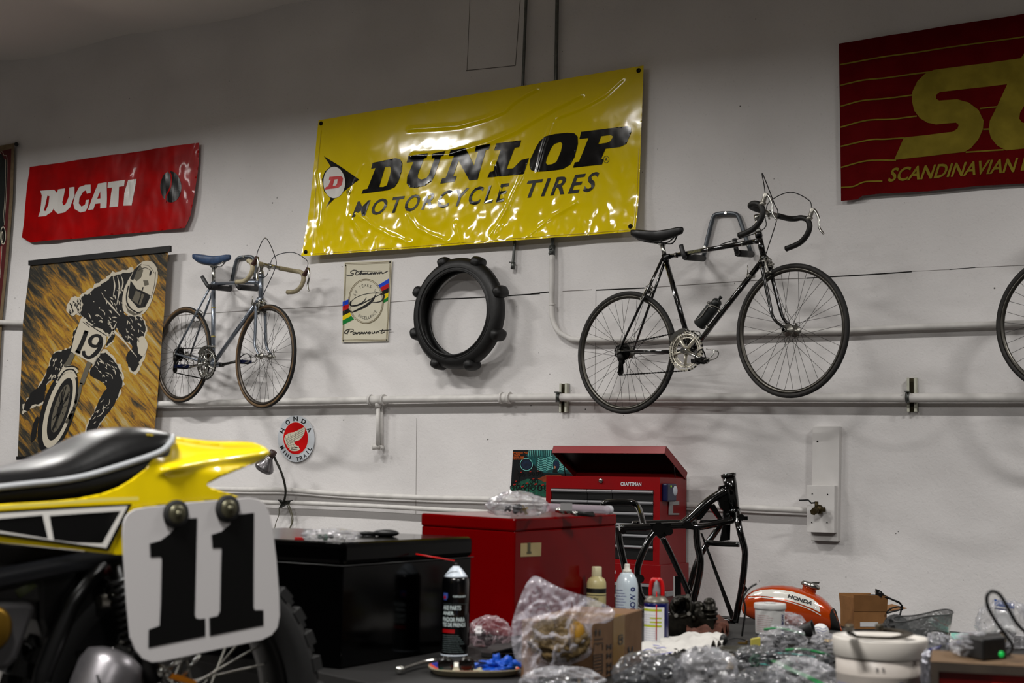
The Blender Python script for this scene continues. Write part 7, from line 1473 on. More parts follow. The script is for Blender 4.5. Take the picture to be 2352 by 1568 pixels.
for lb, bx, mt, sd, ct, zp_ in [
    ('clear zip bag with green seal in the heap right of the white rag', (1750, 1496, 110, 55), bagc, 41, [(greym, 3), (darkp, 2)], gzip),
    ('clear bag with a shiny fold beside the little white tub', (1770, 1452, 85, 42), bagc, 42, [(greym, 2)], None),
    ('clear bag with silvery foil next to the big white bucket', (1868, 1500, 70, 42), bagc, 43, [(greym, 3)], None),
    ('flat clear bag with dark gaskets left of the white bucket', (1800, 1540, 120, 50), bagd, 44, [(darkp, 3), (orangep, 1)], gzip),
    ('smoky bag of dark bits under the green sealed bag', (1690, 1540, 120, 52), bagd, 45, [(darkp, 3), (greenp, 2)], None),
    ('clear bag with bright crease right behind the white bucket', (2118, 1520, 90, 62), bagc, 46, [(greym, 2), (lbl_b, 1)], None)]:
    bag(lb, bx, TZ, 0.05, mt, sd, ct, zp_)
# bag and blue card at the right edge
t = bag('big puffy clear bag at the right edge behind the black adapter', (2262, 1492, 130, 108), TZ, 0.07, bagc, 47, [(tanp, 2), (lbl_w, 2)], None)
t = T('header_card', 'small blue topped card sticking out of the bags at the right edge', 'card', H(2306, 1488, TZ)); Zr = (H(2306, 1488, TZ)-CAM).dot(FW)+0.03
m = MB(); _q = [D(2284, 1376, Zr), D(2330, 1388, Zr), D(2328, 1455, Zr), D(2282, 1450, Zr)]; _q[2].z = _q[3].z = TZ+0.001; m.prism(_q, F0*0.002); m.build('card', lbl_w, t); MB().prism([D(x, y, Zr-0.001) for x, y in [(2284, 1375), (2330, 1387), (2330, 1398), (2284, 1390)]], F0*0.001).build('blue_header', mat('header_blue', (0.02, 0.28, 0.60), 0.4), t)
MB().prism([D(x, y, Zr-0.001) for x, y in [(2284, 1394), (2312, 1399), (2312, 1403), (2284, 1398)]], F0*0.001).build('blue_rule', lbl_b, t)

# ---- carburettor / engine parts
P = H(1590, 1462, TZ); s = px_m(P)
castm = mat('cast_dirty', (0.13, 0.12, 0.095), 0.38, metal=0.75, var=0.6, vscale=90)
zcb = z1(1160, 1270, 3.92); Zc = (P-CAM).dot(FW); CB = lambda x, y, d_=0.0: D(*zcb([(x, y)])[0], Zc+d_)
t = T('carburettor', 'dirty cast carburettor with open dark bore right of the blue spray can', 'engine part', P)
m = MB(); ax = (CB(1570, 480)-CB(1620, 520, 0.08)).normalized(); m.band(CB(1590, 490), ax, [(0.034, -0.03), (0.034, 0.012), (0.030, 0.016), (0.024, 0.014), (0.023, -0.03)], 28); m.build('bore_ring', castm, t)
m = MB(); m.lathe([(0.0235, -0.02), (0, -0.02)], CB(1590, 490), ax, 24); m.build('bore_plate', darkp, t)
m = MB(); m.box(CB(1560, 640), 0.075, 0.05, 0.06, R0+up3*0.1, F0); m.tube([CB(1520, 430, 0.0), CB(1640, 400, 0.0)], 0.010, 10); m.tube([CB(1520, 430), CB(1520, 560)], 0.009, 10); m.tube([CB(1650, 400), CB(1660, 560)], 0.010, 10); m.ball(CB(1540, 440, -0.02), R0*0.012, F0*0.012, up3*0.012); m.ball(CB(1550, 700), R0*0.03, F0*0.02, up3*0.02); m.build('float_bowl', castm, t)
for x, y in [(1535, 435), (1645, 385), (1540, 560), (1655, 545)]: MB().tube([CB(x, y, -0.03), CB(x, y, -0.022)], 0.006, 6).build('screw', alloy, t)
t = T('carburettor', 'dirty cast carburettor with two domed caps beside the open bored one', 'engine part', P+R0*0.08)
for x, y, l in [(1740, 480, 170), (1840, 450, 170)]:
    a_ = CB(x, y+l, 0.02); b_ = CB(x, y, 0.02); m = MB(); m.tube([a_, b_], [0.020, 0.018], 16); m.ball(b_, R0*0.018, F0*0.018, up3*0.016, 14, 8)
    for q in (0.2, 0.45, 0.7): p_ = a_+(b_-a_)*q; m.tube([p_-(b_-a_).normalized()*0.003, p_+(b_-a_).normalized()*0.003], 0.024, 14)
    m.build('slide_barrel', castm, t)
m = MB(); m.tube([CB(1690, 560), CB(1860, 600, 0.03)], 0.020, 12); m.box(CB(1760, 650, 0.01), 0.07, 0.05, 0.04, R0-up3*0.1, F0); m.ball(CB(1720, 545, -0.03), R0*0.008, F0*0.008, up3*0.013); m.tube([CB(1700, 560, -0.03), CB(1700, 620, -0.03)], 0.006, 8); m.build('body_casting', castm, t)

# ---- rags, gloves and magazines
def cloth(name, label, cat, pts, z, material, h=0.02, seed=1, group=None):
    ring = [tuple(H(x, y, z))[:2] for x, y in pts]; ring = [tuple(p)[:2] for p in smooth([V((x, y, 0)) for x, y in ring], 3, True)]
    vs, fs = fill2d([ring], 0.006); P3 = []
    for x, y in vs:
        e = min(math.hypot(x-a, y-b) for a, b in ring); q = V((x*15, y*15, seed)); P3.append(V((x, y, z+0.001+(1-math.exp(-e/0.015))*h*(0.55+0.9*abs(NZ.noise(q))+0.3*NZ.noise(q*2.5)))))
    m = MB().add(P3, fs, True); low_ = [V((p.x, p.y, z+0.0005)) for p in P3]; m.add(low_, [tuple(reversed(f)) for f in fs])
    o = m.build(name, material, fix=False); return tag(o, label, cat, group)
whitec = mat('rag_white', (0.72, 0.71, 0.69), 0.9, bump=0.3, bscale=400); brownc = mat('glove_brown', (0.30, 0.15, 0.09), 0.9, var=0.3, vscale=40, bump=0.3)
cloth('white_rag', 'crumpled white rag lying in front of the carburettors', 'rag', [(1520, 1490), (1560, 1497), (1630, 1495), (1665, 1480), (1655, 1462), (1610, 1468), (1560, 1472), (1522, 1478)], TZ, whitec, 0.028, 3)
cloth('brown_glove', 'brown cotton work glove behind the white rag', 'glove', [(1580, 1472), (1640, 1470), (1672, 1460), (1668, 1445), (1620, 1446), (1585, 1456)], TZ, brownc, 0.045, 5)
cloth('rust_rag', 'small rust coloured rag under the carburettors', 'rag', [(1536, 1458), (1560, 1462), (1580, 1456), (1560, 1448), (1540, 1450)], TZ, brownc, 0.02, 7)
t = T('patterned_towel', 'white towel with blue wavy print peeking out right of the carton', 'towel', H(1520, 1500, TZ))
o = cloth('towel_cloth', None, None, [(1470, 1506), (1500, 1508), (1545, 1503), (1562, 1492), (1530, 1482), (1480, 1478), (1466, 1490)], TZ, whitec, 0.012, 9); b_ = t.location; o.parent = t; o.location = o.location-V(b_)
m = MB(); fT = lambda p: H(p[0], p[1], TZ+0.0165)
for p in [[(1476, 1494), (1488, 1490), (1500, 1492)], [(1508, 1488), (1522, 1486), (1530, 1488)], [(1480, 1502), (1500, 1503), (1520, 1501), (1545, 1497)], [(1500, 1481), (1515, 1483)]]: stroke(m, p, 1.6, fT, 3)
m.build('blue_print', mat('towel_blue', (0.05, 0.12, 0.55), 0.6), t, fix=False)
t = T('paper_disc', 'white paper filter disc with blue wavy lines left of the big bucket', 'paper', H(1885, 1462, TZ)); c = H(1885, 1466, TZ); Zd = (c-CAM).dot(FW)
MB().lathe([(0.0, 0), (0.022, 0.0), (0.024, 0.002), (0.0, 0.004)], D(1885, 1451, Zd), (F0*-1+up3*0.25), 28).build('disc', lbl_w, t)
m = MB()
for i in range(4): stroke(m, [(1870+i*4, 1442+i*5), (1880, 1440+i*6), (1890, 1444+i*6), (1900, 1441+i*6)], 1.2, lambda p: D(p[0], p[1], Zd-0.006), 4)
m.build('blue_lines', MC['towel_blue'], t, fix=False)
# magazines behind the bucket
def slab(name, label, cat, quad, z, th, edge, cover, group=None):
    b4 = [H(x, y, z) for x, y in quad]; t = T(name, label, cat, b4[0], group); m = MB(); box8(m, b4, [p+up3*th for p in b4]); m.build('pages', edge, t)
    MB().add([p+up3*(th+0.0006) for p in b4], [(0, 1, 2, 3)]).build('cover', cover, t, fix=False); return t, b4
zz = TZ
for i, (lb, cv) in enumerate([('lowest magazine of the stack right of the smoky basket', tanp), ('middle magazine of the stack right of the smoky basket', MC['tray_white']), ('topmost magazine of the stack right of the smoky basket, teal and orange cover', MC['tray_aqua'])]):
    t, b4 = slab('magazine', lb, 'magazine', [(2180+i*2, 1474), (2270-i*2, 1477), (2262-i, 1462), (2182+i, 1460)], zz+0.0005, 0.008, mat('pages_tan', (0.50, 0.46, 0.34), 0.7), cv, 'magazines behind the bucket'); zz += 0.0095
m = MB(); L4 = lambda u, v_: (b4[0]*(1-u)*(1-v_)+b4[1]*u*(1-v_)+b4[2]*u*v_+b4[3]*(1-u)*v_)+up3*0.0096
m.add([L4(0.55, 0.05), L4(0.75, 0.05), L4(0.75, 0.95), L4(0.55, 0.95)], [(0, 1, 2, 3)]); m.build('orange_patch', orangep, t, fix=False); m = MB(); m.add([L4(0.2, 0.2), L4(0.5, 0.2), L4(0.52, 0.45), L4(0.22, 0.5)], [(0, 1, 2, 3)]); m.build('blue_patch', lbl_b, t, fix=False)

# ---- heap of small parts in the middle
zhp = z1(1700, 1300, 3.607); HP = lambda x, y, dz=0.0: H(*zhp([(x, y)])[0], TZ)+up3*dz
t = T('oval_dish', 'dark oval dish of small odds and ends in the middle of the heap', 'dish', HP(30, 740)); c = HP(30, 745)
m = MB().lathe([(0.035, 0.001), (0.055, 0.006), (0.060, 0.020), (0.057, 0.020), (0.050, 0.008), (0, 0.006)], c, up3, 36); m.build('dish_body', mat('dish_olive', (0.16, 0.15, 0.11), 0.4), t)
rnd = random.Random(77); things = [(darkp, 9), (greenp, 5), (gold2, 4), (greym, 8), (tanp, 3), (orangep, 2), (alloy, 4)]
lbls = {'part_dark': 'black', 'part_green': 'green', 'part_brass': 'brass', 'part_grey': 'grey', 'part_tan': 'tan', 'part_orange': 'orange', 'bike_alloy': 'silvery'}
kinds = ['ring', 'bracket', 'bolt', 'cap']
for mm, k in things:
    for j in range(k):
        x = rnd.uniform(1640, 1915); y = rnd.uniform(1462, 1540); z_ = 0.004 if rnd.random() < 0.5 else 0.004; kd = kinds[rnd.randrange(4)]; p = H(x, y, TZ); r = rnd.uniform(0.008, 0.016); q = MB(); an = rnd.uniform(0, PI); u = V((math.cos(an), math.sin(an), 0)); v_ = V((-u.y, u.x, 0))
        if kd == 'ring': q.ring(p+up3*r*0.28, up3, r, r*0.26, 20, 8)
        elif kd == 'bracket': q.box(p+up3*0.0025, r*2.6, r*1.1, 0.004, u, v_); q.box(p+u*r*1.2+up3*r*0.55, 0.004, r*1.1, r*1.1, u, v_)
        elif kd == 'bolt': q.tube([p-u*r+up3*r*0.5, p+u*r*1.4+up3*r*0.28], r*0.26, 8); q.tube([p-u*r*1.35+up3*r*0.5, p-u*r+up3*r*0.5], r*0.5, 6)
        else: q.lathe([(r, 0.0005), (r*0.95, r*0.8), (r*0.7, r), (0, r)], p, up3, 16)
        o = q.build({'ring': 'metal_ring', 'bracket': 'small_bracket', 'bolt': 'loose_bolt', 'cap': 'round_spacer'}[kd], mm); near_ = 'near the white rag' if x < 1730 else ('left of the white bucket' if x > 1830 else 'in the middle of the parts heap')
        tag(o, f'small {lbls[mm.name]} {kd} lying {near_}', 'small part', f'small {lbls[mm.name]} {kd}s in the parts heap {near_}')
for i, (pts, mt, lb) in enumerate([([(1655, 1480), (1690, 1470), (1730, 1478), (1760, 1472)], cable, 'thin black wire curling through the parts heap'), ([(1660, 1500), (1700, 1492), (1740, 1500), (1745, 1515)], gold2, 'thin brass coloured wire in the parts heap'), ([(1700, 1440), (1712, 1400), (1708, 1372), (1722, 1350)], cable, 'dark wire standing up in front of the orange tank')]):
    P_ = [H(x, y, TZ)+up3*0.006 for x, y in pts] if i < 2 else [H(1704, 1462, TZ)+up3*0.002]+[D(x, y, 4.05) for x, y in pts[1:]]+[D(1738, 1340, 4.05)]
    tag(MB().tube(smooth(P_, 6), 0.0022 if i < 2 else 0.003, 7).build('loose_wire', mt), lb, 'wire')
for lb, p0, p1, mt, w_ in [('teal and white strip lying under the parts left of the bucket', (1740, 1500), (1870, 1508), teal, 0.02), ('white folded leaflet with orange end left of the bucket', (1752, 1512), (1868, 1512), lbl_w, 0.03), ('pale teal strip at the lower left of the parts heap', (1730, 1526), (1778, 1532), teal, 0.018)]:
    m = MB(); strip(m, [H(*p0, TZ+0.002), (H(*p0, TZ+0.006)+H(*p1, TZ+0.006))/2+up3*0.004, H(*p1, TZ+0.002)], w_, 0.0015); tag(m.build('paper_strip', mt), lb, 'paper')
t = T('black_cone', 'black plastic funnel lying among the clear bags below the orange tank', 'funnel', H(1855, 1470, TZ)); a_ = D(1820, 1452, 4.02); b_ = D(1868, 1444, 4.0); MB().lathe([(0.006, -0.005), (0.009, 0.01), (0.024, 0.058), (0.026, 0.060), (0.022, 0.058), (0.006, 0.012)], a_, (b_-a_), 24).build('cone', darkp, t)
t = T('round_filter', 'dark round knob on the left side of the parts heap', 'small part', H(1662, 1478, TZ)); MB().ball(H(1662, 1482, TZ)+up3*0.016, R0*0.011, F0*0.011, up3*0.015).build('knob', darkp, t)
t = T('yellow_sponge', 'small pale yellow sponge block in the parts heap', 'sponge', H(1735, 1492, TZ)); c = H(1735, 1494, TZ)+up3*0.022; MB().box(c, 0.024, 0.02, 0.020, R0*0.9+up3*0.2, F0).build('sponge_block', mat('sponge_yellow', (0.62, 0.58, 0.25), 0.9), t)

# ---- little white tub in front of the tank
def tub(label, px0, px1, ytop, yb, z, name='plastic_tub', big=False):
    P = H((px0+px1)/2, yb, z); s = px_m(P); r = (px1-px0)/2/s; h = (yb-ytop)/s; f_, rt = toward(P); t = T(name, label, 'tub', P); return t, P, r, h, f_, rt
tubm = mat('tub_white', (0.74, 0.74, 0.73), 0.4, var=0.05, vscale=20)
t, P, r, h, f_, rt = tub('little white screw top tub in front of the orange tank', 1732, 1805, 1384, 1455, TZ)
MB().lathe([(r*0.88, 0), (r*0.90, 0.003), (r*0.93, h*0.80), (r*0.93, h*0.82)], P, up3, 36).build('tub_body', tubm, t); MB().lathe([(r*0.985, h*0.80), (r, h*0.82), (r, h*0.95), (r*0.97, h*0.975), (r*0.90, h*0.97), (0, h*0.97)], P, up3, 40).build('tub_lid', tubm, t)
MB().lathe([(r*0.35, h*0.97), (r*0.34, h*1.01), (0, h*1.01)], P-f_*0.0, up3, 20).build('lid_knob', tubm, t)
m = MB()
for i in range(9): can_text(m, [('read all directions before use', 0, 1, A(-62), A(-5+(i*17) % 20))], P, r*0.92, rt, f_, h*(0.60-0.062*i), h*(0.625-0.062*i), 0, 0.0012)
m.build('pink_print', mat('print_pink', (0.62, 0.40, 0.42), 0.5), t); m = MB(); upright(m, 'RAINBOW', P, r*0.925, rt, f_, A(50), A(66), h*0.02, h*0.66); m.build('blue_lettering', lbl_b, t)

# ---- big white bucket with a metal bracket on the lid
zbk = z1(1700, 1300, 3.607)
Zk = 2.55; cT = D(2021, 1461, Zk); r = 107/FPX*Zk; zlid = cT.z; P = V((cT.x, cT.y, TZ)); f_, rt = toward(P); h = zlid-TZ
t = T('plastic_bucket', 'big round white lidded bucket in the right foreground of the bench', 'bucket', P)
MB().lathe([(r*0.86, 0), (r*0.88, 0.004), (r*0.925, h*0.60), (r*0.935, h*0.61), (r*0.935, h*0.63), (r*0.925, h*0.64), (r*0.94, h-0.030)], P, up3, 56).build('bucket_body', mat('bucket_white', (0.66, 0.63, 0.60), 0.45, var=0.06, vscale=14), t)
MB().lathe([(r*0.965, h-0.034), (r*0.975, h-0.033), (r, h-0.004), (r*0.985, h), (r*0.95, h), (r*0.93, h-0.006), (r*0.5, h-0.006), (0, h-0.006)], P, up3, 56).build('bucket_lid', mat('lid_white', (0.74, 0.72, 0.69), 0.4), t)
m = MB(); upright(m, 'RAINBOW', P, r*0.93, rt, f_, A(20), A(36), 0.002, h*0.46); m.lathe([(0.0, 0), (0.0085, 0.0)], P+(rt*math.sin(A(27))+f_*math.cos(A(27)))*(r*0.93+0.001)+up3*h*0.52, (rt*math.sin(A(27))+f_*math.cos(A(27))), 20); m.build('blue_lettering', mat('bucket_blue', (0.03, 0.12, 0.42), 0.5), t)
cyl_patch(MB(), P, r*0.93, rt, f_, h*0.28, h*0.52, A(42), A(64), 6, 0.001).build('red_label', mat('faded_red', (0.45, 0.20, 0.20), 0.5), t)
m = MB(); can_text(m, [('WARNING', 0, 1, A(-70), A(-28))], P, r*0.93, rt, f_, h*0.47, h*0.53, 0, 0.001); can_text(m, [('keep out of reach', 0, 1, A(-72), A(-22))], P, r*0.92, rt, f_, h*0.25, h*0.32, 0, 0.001); m.build('faded_print', mat('print_faded', (0.42, 0.44, 0.58), 0.5), t)
m = MB(); can_text(m, [('2 5', 0, 1, A(-6), A(6))], P, r*0.937, rt, f_, h*0.68, h*0.72, 0, 0.001); m.build('moulded_mark', mat('mark_grey', (0.35, 0.34, 0.34), 0.5), t)
BK = lambda x, y, dz=0.0: H(*zbk([(x, y)])[0], zlid+dz)
t = T('metal_bracket', 'bent bare metal bracket lying on the lid of the white bucket', 'bracket', BK(1150, 570))
m = MB(); strip(m, [BK(905, 560, 0.010), BK(960, 590, 0.003), BK(1080, 600, 0.003), BK(1250, 605, 0.003), BK(1350, 590, 0.003), BK(1400, 570, 0.003)], 0.013, 0.004); strip(m, [BK(905, 540, 0.014), BK(890, 530, 0.020)], 0.016, 0.005); strip(m, [BK(1400, 570, 0.003), BK(1330, 545, 0.006), BK(1240, 530, 0.008), BK(1150, 520, 0.010)], 0.020, 0.003); m.build('bracket_strap', mat('bracket_metal', (0.30, 0.27, 0.22), 0.4, metal=0.8, var=0.4, vscale=60), t)
m = MB()
for x, y, q in [(905, 530, 0.010), (1155, 525, 0.008)]: p = BK(x, y, q); m.lathe([(0.008, 0), (0.008, 0.009), (0.004, 0.011), (0, 0.011)], p, up3, 12)
m.build('bushing', MC['bracket_metal'], t)

# ---- open cardboard box with a black cord
zob = z1(1700, 1300, 3.607); Zo = 6.55; op = D(1990, 1440, Zo); op.z = LZ
c0 = V((D(1962, 1440, Zo).x, D(1962, 1440, Zo).y, LZ)); Ex = (R0*0.985+F0*0.17).normalized(); Ey = V((-Ex.y, Ex.x, 0)); OB = lambda x, y: on(*zob([(x, y)])[0], c0, Ey)
wb = (OB(1215, 450)-OB(945, 450)).dot(Ex); ht = OB(945, 372).z-LZ; ob_card = mat('cardboard_dark', (0.52, 0.36, 0.20), 0.85, var=0.12, vscale=18, bump=0.2)
c0 = c0+Ex*((OB(945, 450)-c0).dot(Ex)); dp_ = 0.16
t = T('cardboard_box', 'open brown cardboard box with flaps up on the low bench right of the tank', 'box', c0)
m = MB(); th = 0.004
box8(m, [c0, c0+Ex*wb, c0+Ex*wb+Ey*th, c0+Ey*th], [p+up3*ht for p in [c0, c0+Ex*wb, c0+Ex*wb+Ey*th, c0+Ey*th]])
for o_ in (V((0, 0, 0)), Ex*(wb-th)): q = [c0+o_+Ey*th, c0+o_+Ex*th+Ey*th, c0+o_+Ex*th+Ey*dp_, c0+o_+Ey*dp_]; box8(m, q, [p+up3*ht for p in q])
q = [c0+Ey*(dp_-th)+Ex*th, c0+Ex*(wb-th)+Ey*(dp_-th), c0+Ex*(wb-th)+Ey*dp_, c0+Ey*dp_+Ex*th]; box8(m, q, [p+up3*ht for p in q]); m.build('box_body', ob_card, t)
def flap(pts, nm='flap'): a, b, c_, d_ = pts; n_ = (b-a).cross(d_-a).normalized()*0.003; mm_ = MB(); box8(mm_, [a, b, b+n_, a+n_], [d_, c_, c_+n_, d_+n_]); mm_.build(nm, ob_card, t)
fh = OB(930, 232).z-LZ-ht
flap([c0+up3*ht, c0+Ex*wb+up3*ht, c0+Ex*(wb-0.003)+up3*(ht+fh*0.93)-Ey*0.02, c0-Ex*0.012+up3*(ht+fh)-Ey*0.02]); flap([c0+Ey*dp_+up3*ht, c0+Ey*dp_+Ex*wb+up3*ht, c0+Ey*(dp_+0.02)+Ex*wb+up3*(ht+fh*0.9), c0+Ey*(dp_+0.02)+Ex*0.0+up3*(ht+fh*0.9)])
flap([c0+Ex*wb+up3*ht, c0+Ex*wb+Ey*dp_+up3*ht, c0+Ex*(wb+0.10)+Ey*dp_+up3*(ht+0.02), c0+Ex*(wb+0.10)+up3*(ht+0.015)]); flap([c0+up3*ht, c0+Ey*dp_+up3*ht, c0-Ex*0.004+Ey*dp_+up3*(ht+fh*0.8), c0-Ex*0.004+up3*(ht+fh*0.8)])
MB().box(c0+Ex*wb*0.45-Ey*0.002+up3*0.022, wb*0.55, 0.001, 0.02, Ex, Ey).build('white_label', lbl_w, t)
t = T('power_cord', 'black power cord with plug hanging out of the open cardboard box', 'cord', c0+Ex*wb+up3*ht); Zq = Zo+0.02; CO = lambda x, y, d_=0.0: D(*zob([(x, y)])[0], Zq+d_)
m = MB(); m.tube(smooth([CO(1030, 245), CO(1110, 240), CO(1200, 255), CO(1280, 285), CO(1335, 320), CO(1330, 380), CO(1315, 440, -0.03), CO(1310, 490, -0.03)], 6), 0.0042, 8); m.tube(smooth([CO(1180, 235), CO(1260, 275), CO(1320, 300), CO(1340, 350), CO(1250, 380), CO(1215, 385), CO(1250, 350), CO(1320, 335), CO(1345, 360)], 6), 0.0038, 8); m.build('cord_loop', cable, t)
m = MB(); m.tube([CO(1190, 240), CO(1140, 215)], [0.006, 0.013], 8); m.box(CO(1148, 222), 0.03, 0.018, 0.026, (CO(1140, 215)-CO(1190, 240)), F0); m.build('plug', cable, t)
m = MB(); 
for y in (195, 212): m.tube([CO(1135, y+10), CO(1115, y)], 0.0018, 6)
m.build('plug_pin', alloy, t)

# ---- smoky basket, black tray
t = T('mesh_basket', 'smoky grey see-through basket behind the white bucket', 'basket', H(2110, 1470, TZ)); Zm = 4.0; ce = D(2120, 1445, Zm); wm_ = 68/FPX*Zm
rg = []
for q, (hz, sx) in enumerate([(0.0, 0.78), (0.02, 0.86), (0.045, 0.95), (0.068, 1.0)]):
    rg.append([V((ce.x, ce.y, TZ+0.006))+R0*(wm_*sx*math.cos(a))+F0*(0.06*sx*math.sin(a))+up3*(hz+0.014*math.cos(a)*(q/3.0)+0.004*math.sin(3*a)*(q/3.0)) for a in [2*PI*i/40 for i in range(40)]])
MB().loft(rg, False).build('basket_wall', film('smoky_mesh', (0.30, 0.31, 0.31), 0.72, 0.25, 40, 0.6), t, fix=False); MB().add(rg[0], [tuple(range(40))]).build('basket_base', darkp, t); MB().tube(rg[3], 0.002, 6, closed=True).build('basket_rim', mat('rim_smoke', (0.22, 0.22, 0.22), 0.4), t)
t = T('parts_tray', 'black plastic tray of parts under the magazine stack', 'tray', H(2170, 1500, TZ)); b4 = [H(x, y, TZ+0.0005) for x, y in [(2128, 1520), (2215, 1522), (2210, 1496), (2132, 1494)]]; m = MB(); box8(m, b4, [p+up3*0.020 for p in b4]); m.build('tray_body', darkp, t, bevel=0.003)
m = MB(); m.tube([b4[0]+up3*0.026, b4[2]+up3*0.026], 0.006, 8); m.build('tool_handle', MC['label_blue'], t)
t = T('film_canister', 'dark grey lump of a part between the cardboard box and the bucket', 'engine part', H(2055, 1470, TZ)); blob(H(2062, 1468, TZ)+up3*0.03+F0*0.02, R0*0.035, F0*0.03, up3*0.035, 61, 0.3, floor=TZ).build('rubber_boot', darkp, t)

# ---- black adapter with cable loop, brown edged crate with a red bin
zad = z1(1700, 1300, 3.607); Zx = 2.28; AD = lambda x, y, d_=0.0: D(*zad([(x, y)])[0], Zx+d_)
crate_top = AD(1950, 800).z; 
# crate
ct = mat('crate_brown', (0.20, 0.16, 0.12), 0.7, var=0.3, vscale=30)
g0_ = H(2137, 1514, crate_top-0.0); tl_ = V((AD(1578, 830).x, AD(1578, 830).y, 0)); Cy = (F0+R0*0.31).normalized(); Cx = V((Cy.y, -Cy.x, 0)); hC = crate_top-TZ
cb = V((tl_.x, tl_.y, TZ)); t = T('parts_crate', 'brown topped crate with a red drawer front in the bottom right corner', 'crate', cb+Cx*0.15)
m = MB(); W_, D_ = 0.30, 0.17
for o_, sx, sy, sz in [(V((0, 0, hC-0.014)), W_, D_, 0.014), (V((0, 0, 0)), 0.012, D_, hC-0.014), (Cx*(W_-0.012), 0.012, D_, hC-0.014), (V((0, 0, 0)), W_, D_, 0.008)]: m.box(cb+Cx*(o_.dot(Cx)+sx/2)+Cy*(o_.dot(Cy)+sy/2)+up3*(o_.z+sz/2), sx, sy, sz, Cx, Cy)
m.build('crate_frame', ct, t); MB().box(cb+Cx*W_/2+Cy*(D_/2+0.006)+up3*((hC-0.014)/2+0.004), W_-0.026, D_-0.012, hC-0.026, Cx, Cy).build('red_drawer', mat('bin_red', (0.50, 0.03, 0.03), 0.3, coat=0.3), t)
MB().box(cb+Cx*W_*0.46+Cy*0.004+up3*(hC-0.034), W_*0.30, 0.008, 0.010, Cx, Cy).build('drawer_pull', mat('bin_pull', (0.62, 0.12, 0.10), 0.3), t)
cover = [cb+up3*(hC+0.0008)+Cx*x+Cy*y for x, y in ((0, 0), (W_, 0), (W_, D_), (0, D_))]; MB().add(cover, [(0, 1, 2, 3)]).build('top_sheet', mat('kraft_top', (0.36, 0.27, 0.17), 0.8, var=0.2, vscale=20), t, fix=False)
t = T('power_adapter', 'black power adapter with a green light on the brown crate', 'power adapter', AD(2000, 800)); pz = crate_top+0.001; q = lambda x, y: H(*zad([(x, y)])[0], pz)
base = [q(1815, 738), q(2010, 790), q(2215, 768), q(2160, 722)]; hA = AD(1820, 670).z-pz; hA = 0.036
m = MB(); cB = sum(base, V())/4; topA = [cB+(p-cB)*0.93+up3*hA for p in base]; box8(m, base, topA); m.build('adapter_case', mat('adapter_black', (0.018, 0.018, 0.022), 0.45), t, bevel=0.004)
MB().ball(AD(2165, 728, -0.012), R0*0.0045, F0*0.003, up3*0.0050).build('indicator_light', mat('led_green', (0.02, 0.55, 0.22), 0.4, emit=0.8), t)
MB().tube(smooth([AD(2215, 740, 0.0), AD(2255, 660), AD(2200, 570), (AD(2120, 460)), AD(2055, 340), AD(2045, 250), AD(2085, 208), AD(2150, 235), AD(2215, 340), AD(2290, 470), AD(2380, 560), AD(2480, 640)], 8), 0.0030, 10).build('cable_loop', cable, t)
bag('clear film over the black adapter at the right edge', (2200, 1512, 110, 55), crate_top+0.001, 0.04, bagc, 52, None, None)
t = T('foil_strip', 'crumpled silvery foil strip between the bucket and the crate', 'foil', H(2128, 1568, TZ)); blob(D(2130, 1545, 2.45), R0*0.011, F0*0.01, up3*0.035, 66, 0.5).build('foil', mat('foil', (0.6, 0.6, 0.63), 0.25, metal=0.8), t)

# ---- on top of the black chest
zt5 = z1(600, 1100, 3.351); BT = lambda x, y, dz=0.0: H(*zt5([(x, y)])[0], 0.5*(AT1.z+BT1.z)+0.004+dz)
zch = 0.5*(AT1.z+BT1.z)+0.002
bag('flat plastic bag with green and dark gaskets on top of the black chest', (690, 1243, 130, 28), max(AT1.z, BT1.z)+0.001, 0.05, bagc, 71, [(greenp, 4), (darkp, 3), (lbl_w, 2)], None)
t = T('brush', 'black handled brush lying on top of the black chest', 'brush', D(870, 1235, 3.6)); Zs = 3.62; BS = lambda x, y: D(*zt5([(x, y)])[0], Zs)
hz = V((0, 0, max(AT1.z, BT1.z)+0.001)); m = MB(); m.ball(BS(960, 415), R0*0.034, F0*0.012, up3*0.010, 20, 10); m.tube([BS(870, 418), BS(900, 417)], 0.006, 8); m.build('handle', mat('handle_black', (0.02, 0.02, 0.022), 0.45), t); m = MB(); m.tube([BS(740, 425), BS(800, 415), BS(875, 420)], 0.005, 8); m.tube([BS(760, 440), BS(880, 445)], 0.004, 8); m.build('ferrule', darkp, t)
tag(MB().box(D(688, 1238, 3.35), 0.02, 0.02, 0.010, R0, F0).build('red_tag', MC['label_red']), 'small red tag at the left end of the black chest top', 'tag')

# ---- on top of the red chest

t = bag('crinkled clear bag with a metal part on top of the red chest', (1118, 1186, 136, 56), AT.z+0.006, 0.07, bagc, 81, [(greym, 2), (gold2, 1), (darkp, 1)], None)
Zt = 4.25; RT = lambda x, y, d_=0.0: D(*zq([(x, y)])[0], Zt+d_)
t = T('clear_tube', 'clear plastic tube lying on top of the red chest', 'tube', RT(640, 640)); MB().tube([RT(400, 610), RT(900, 630, 0.25)], 0.013, 16).build('tube_wall', film('tube_clear', (0.75, 0.70, 0.74), 0.35, 0.08, 10, 0.2), t, fix=False); MB().tube([RT(885, 629, 0.245), RT(912, 630, 0.255)], 0.0145, 16).build('tube_end', film('tube_end', (0.8, 0.8, 0.82), 0.6, 0.1, 10, 0.2), t, fix=False)
MB().box(RT(560, 605, -0.02), 0.035, 0.004, 0.022, R0, F0).build('paper_label', mat('label_grey', (0.50, 0.50, 0.50), 0.6), t)
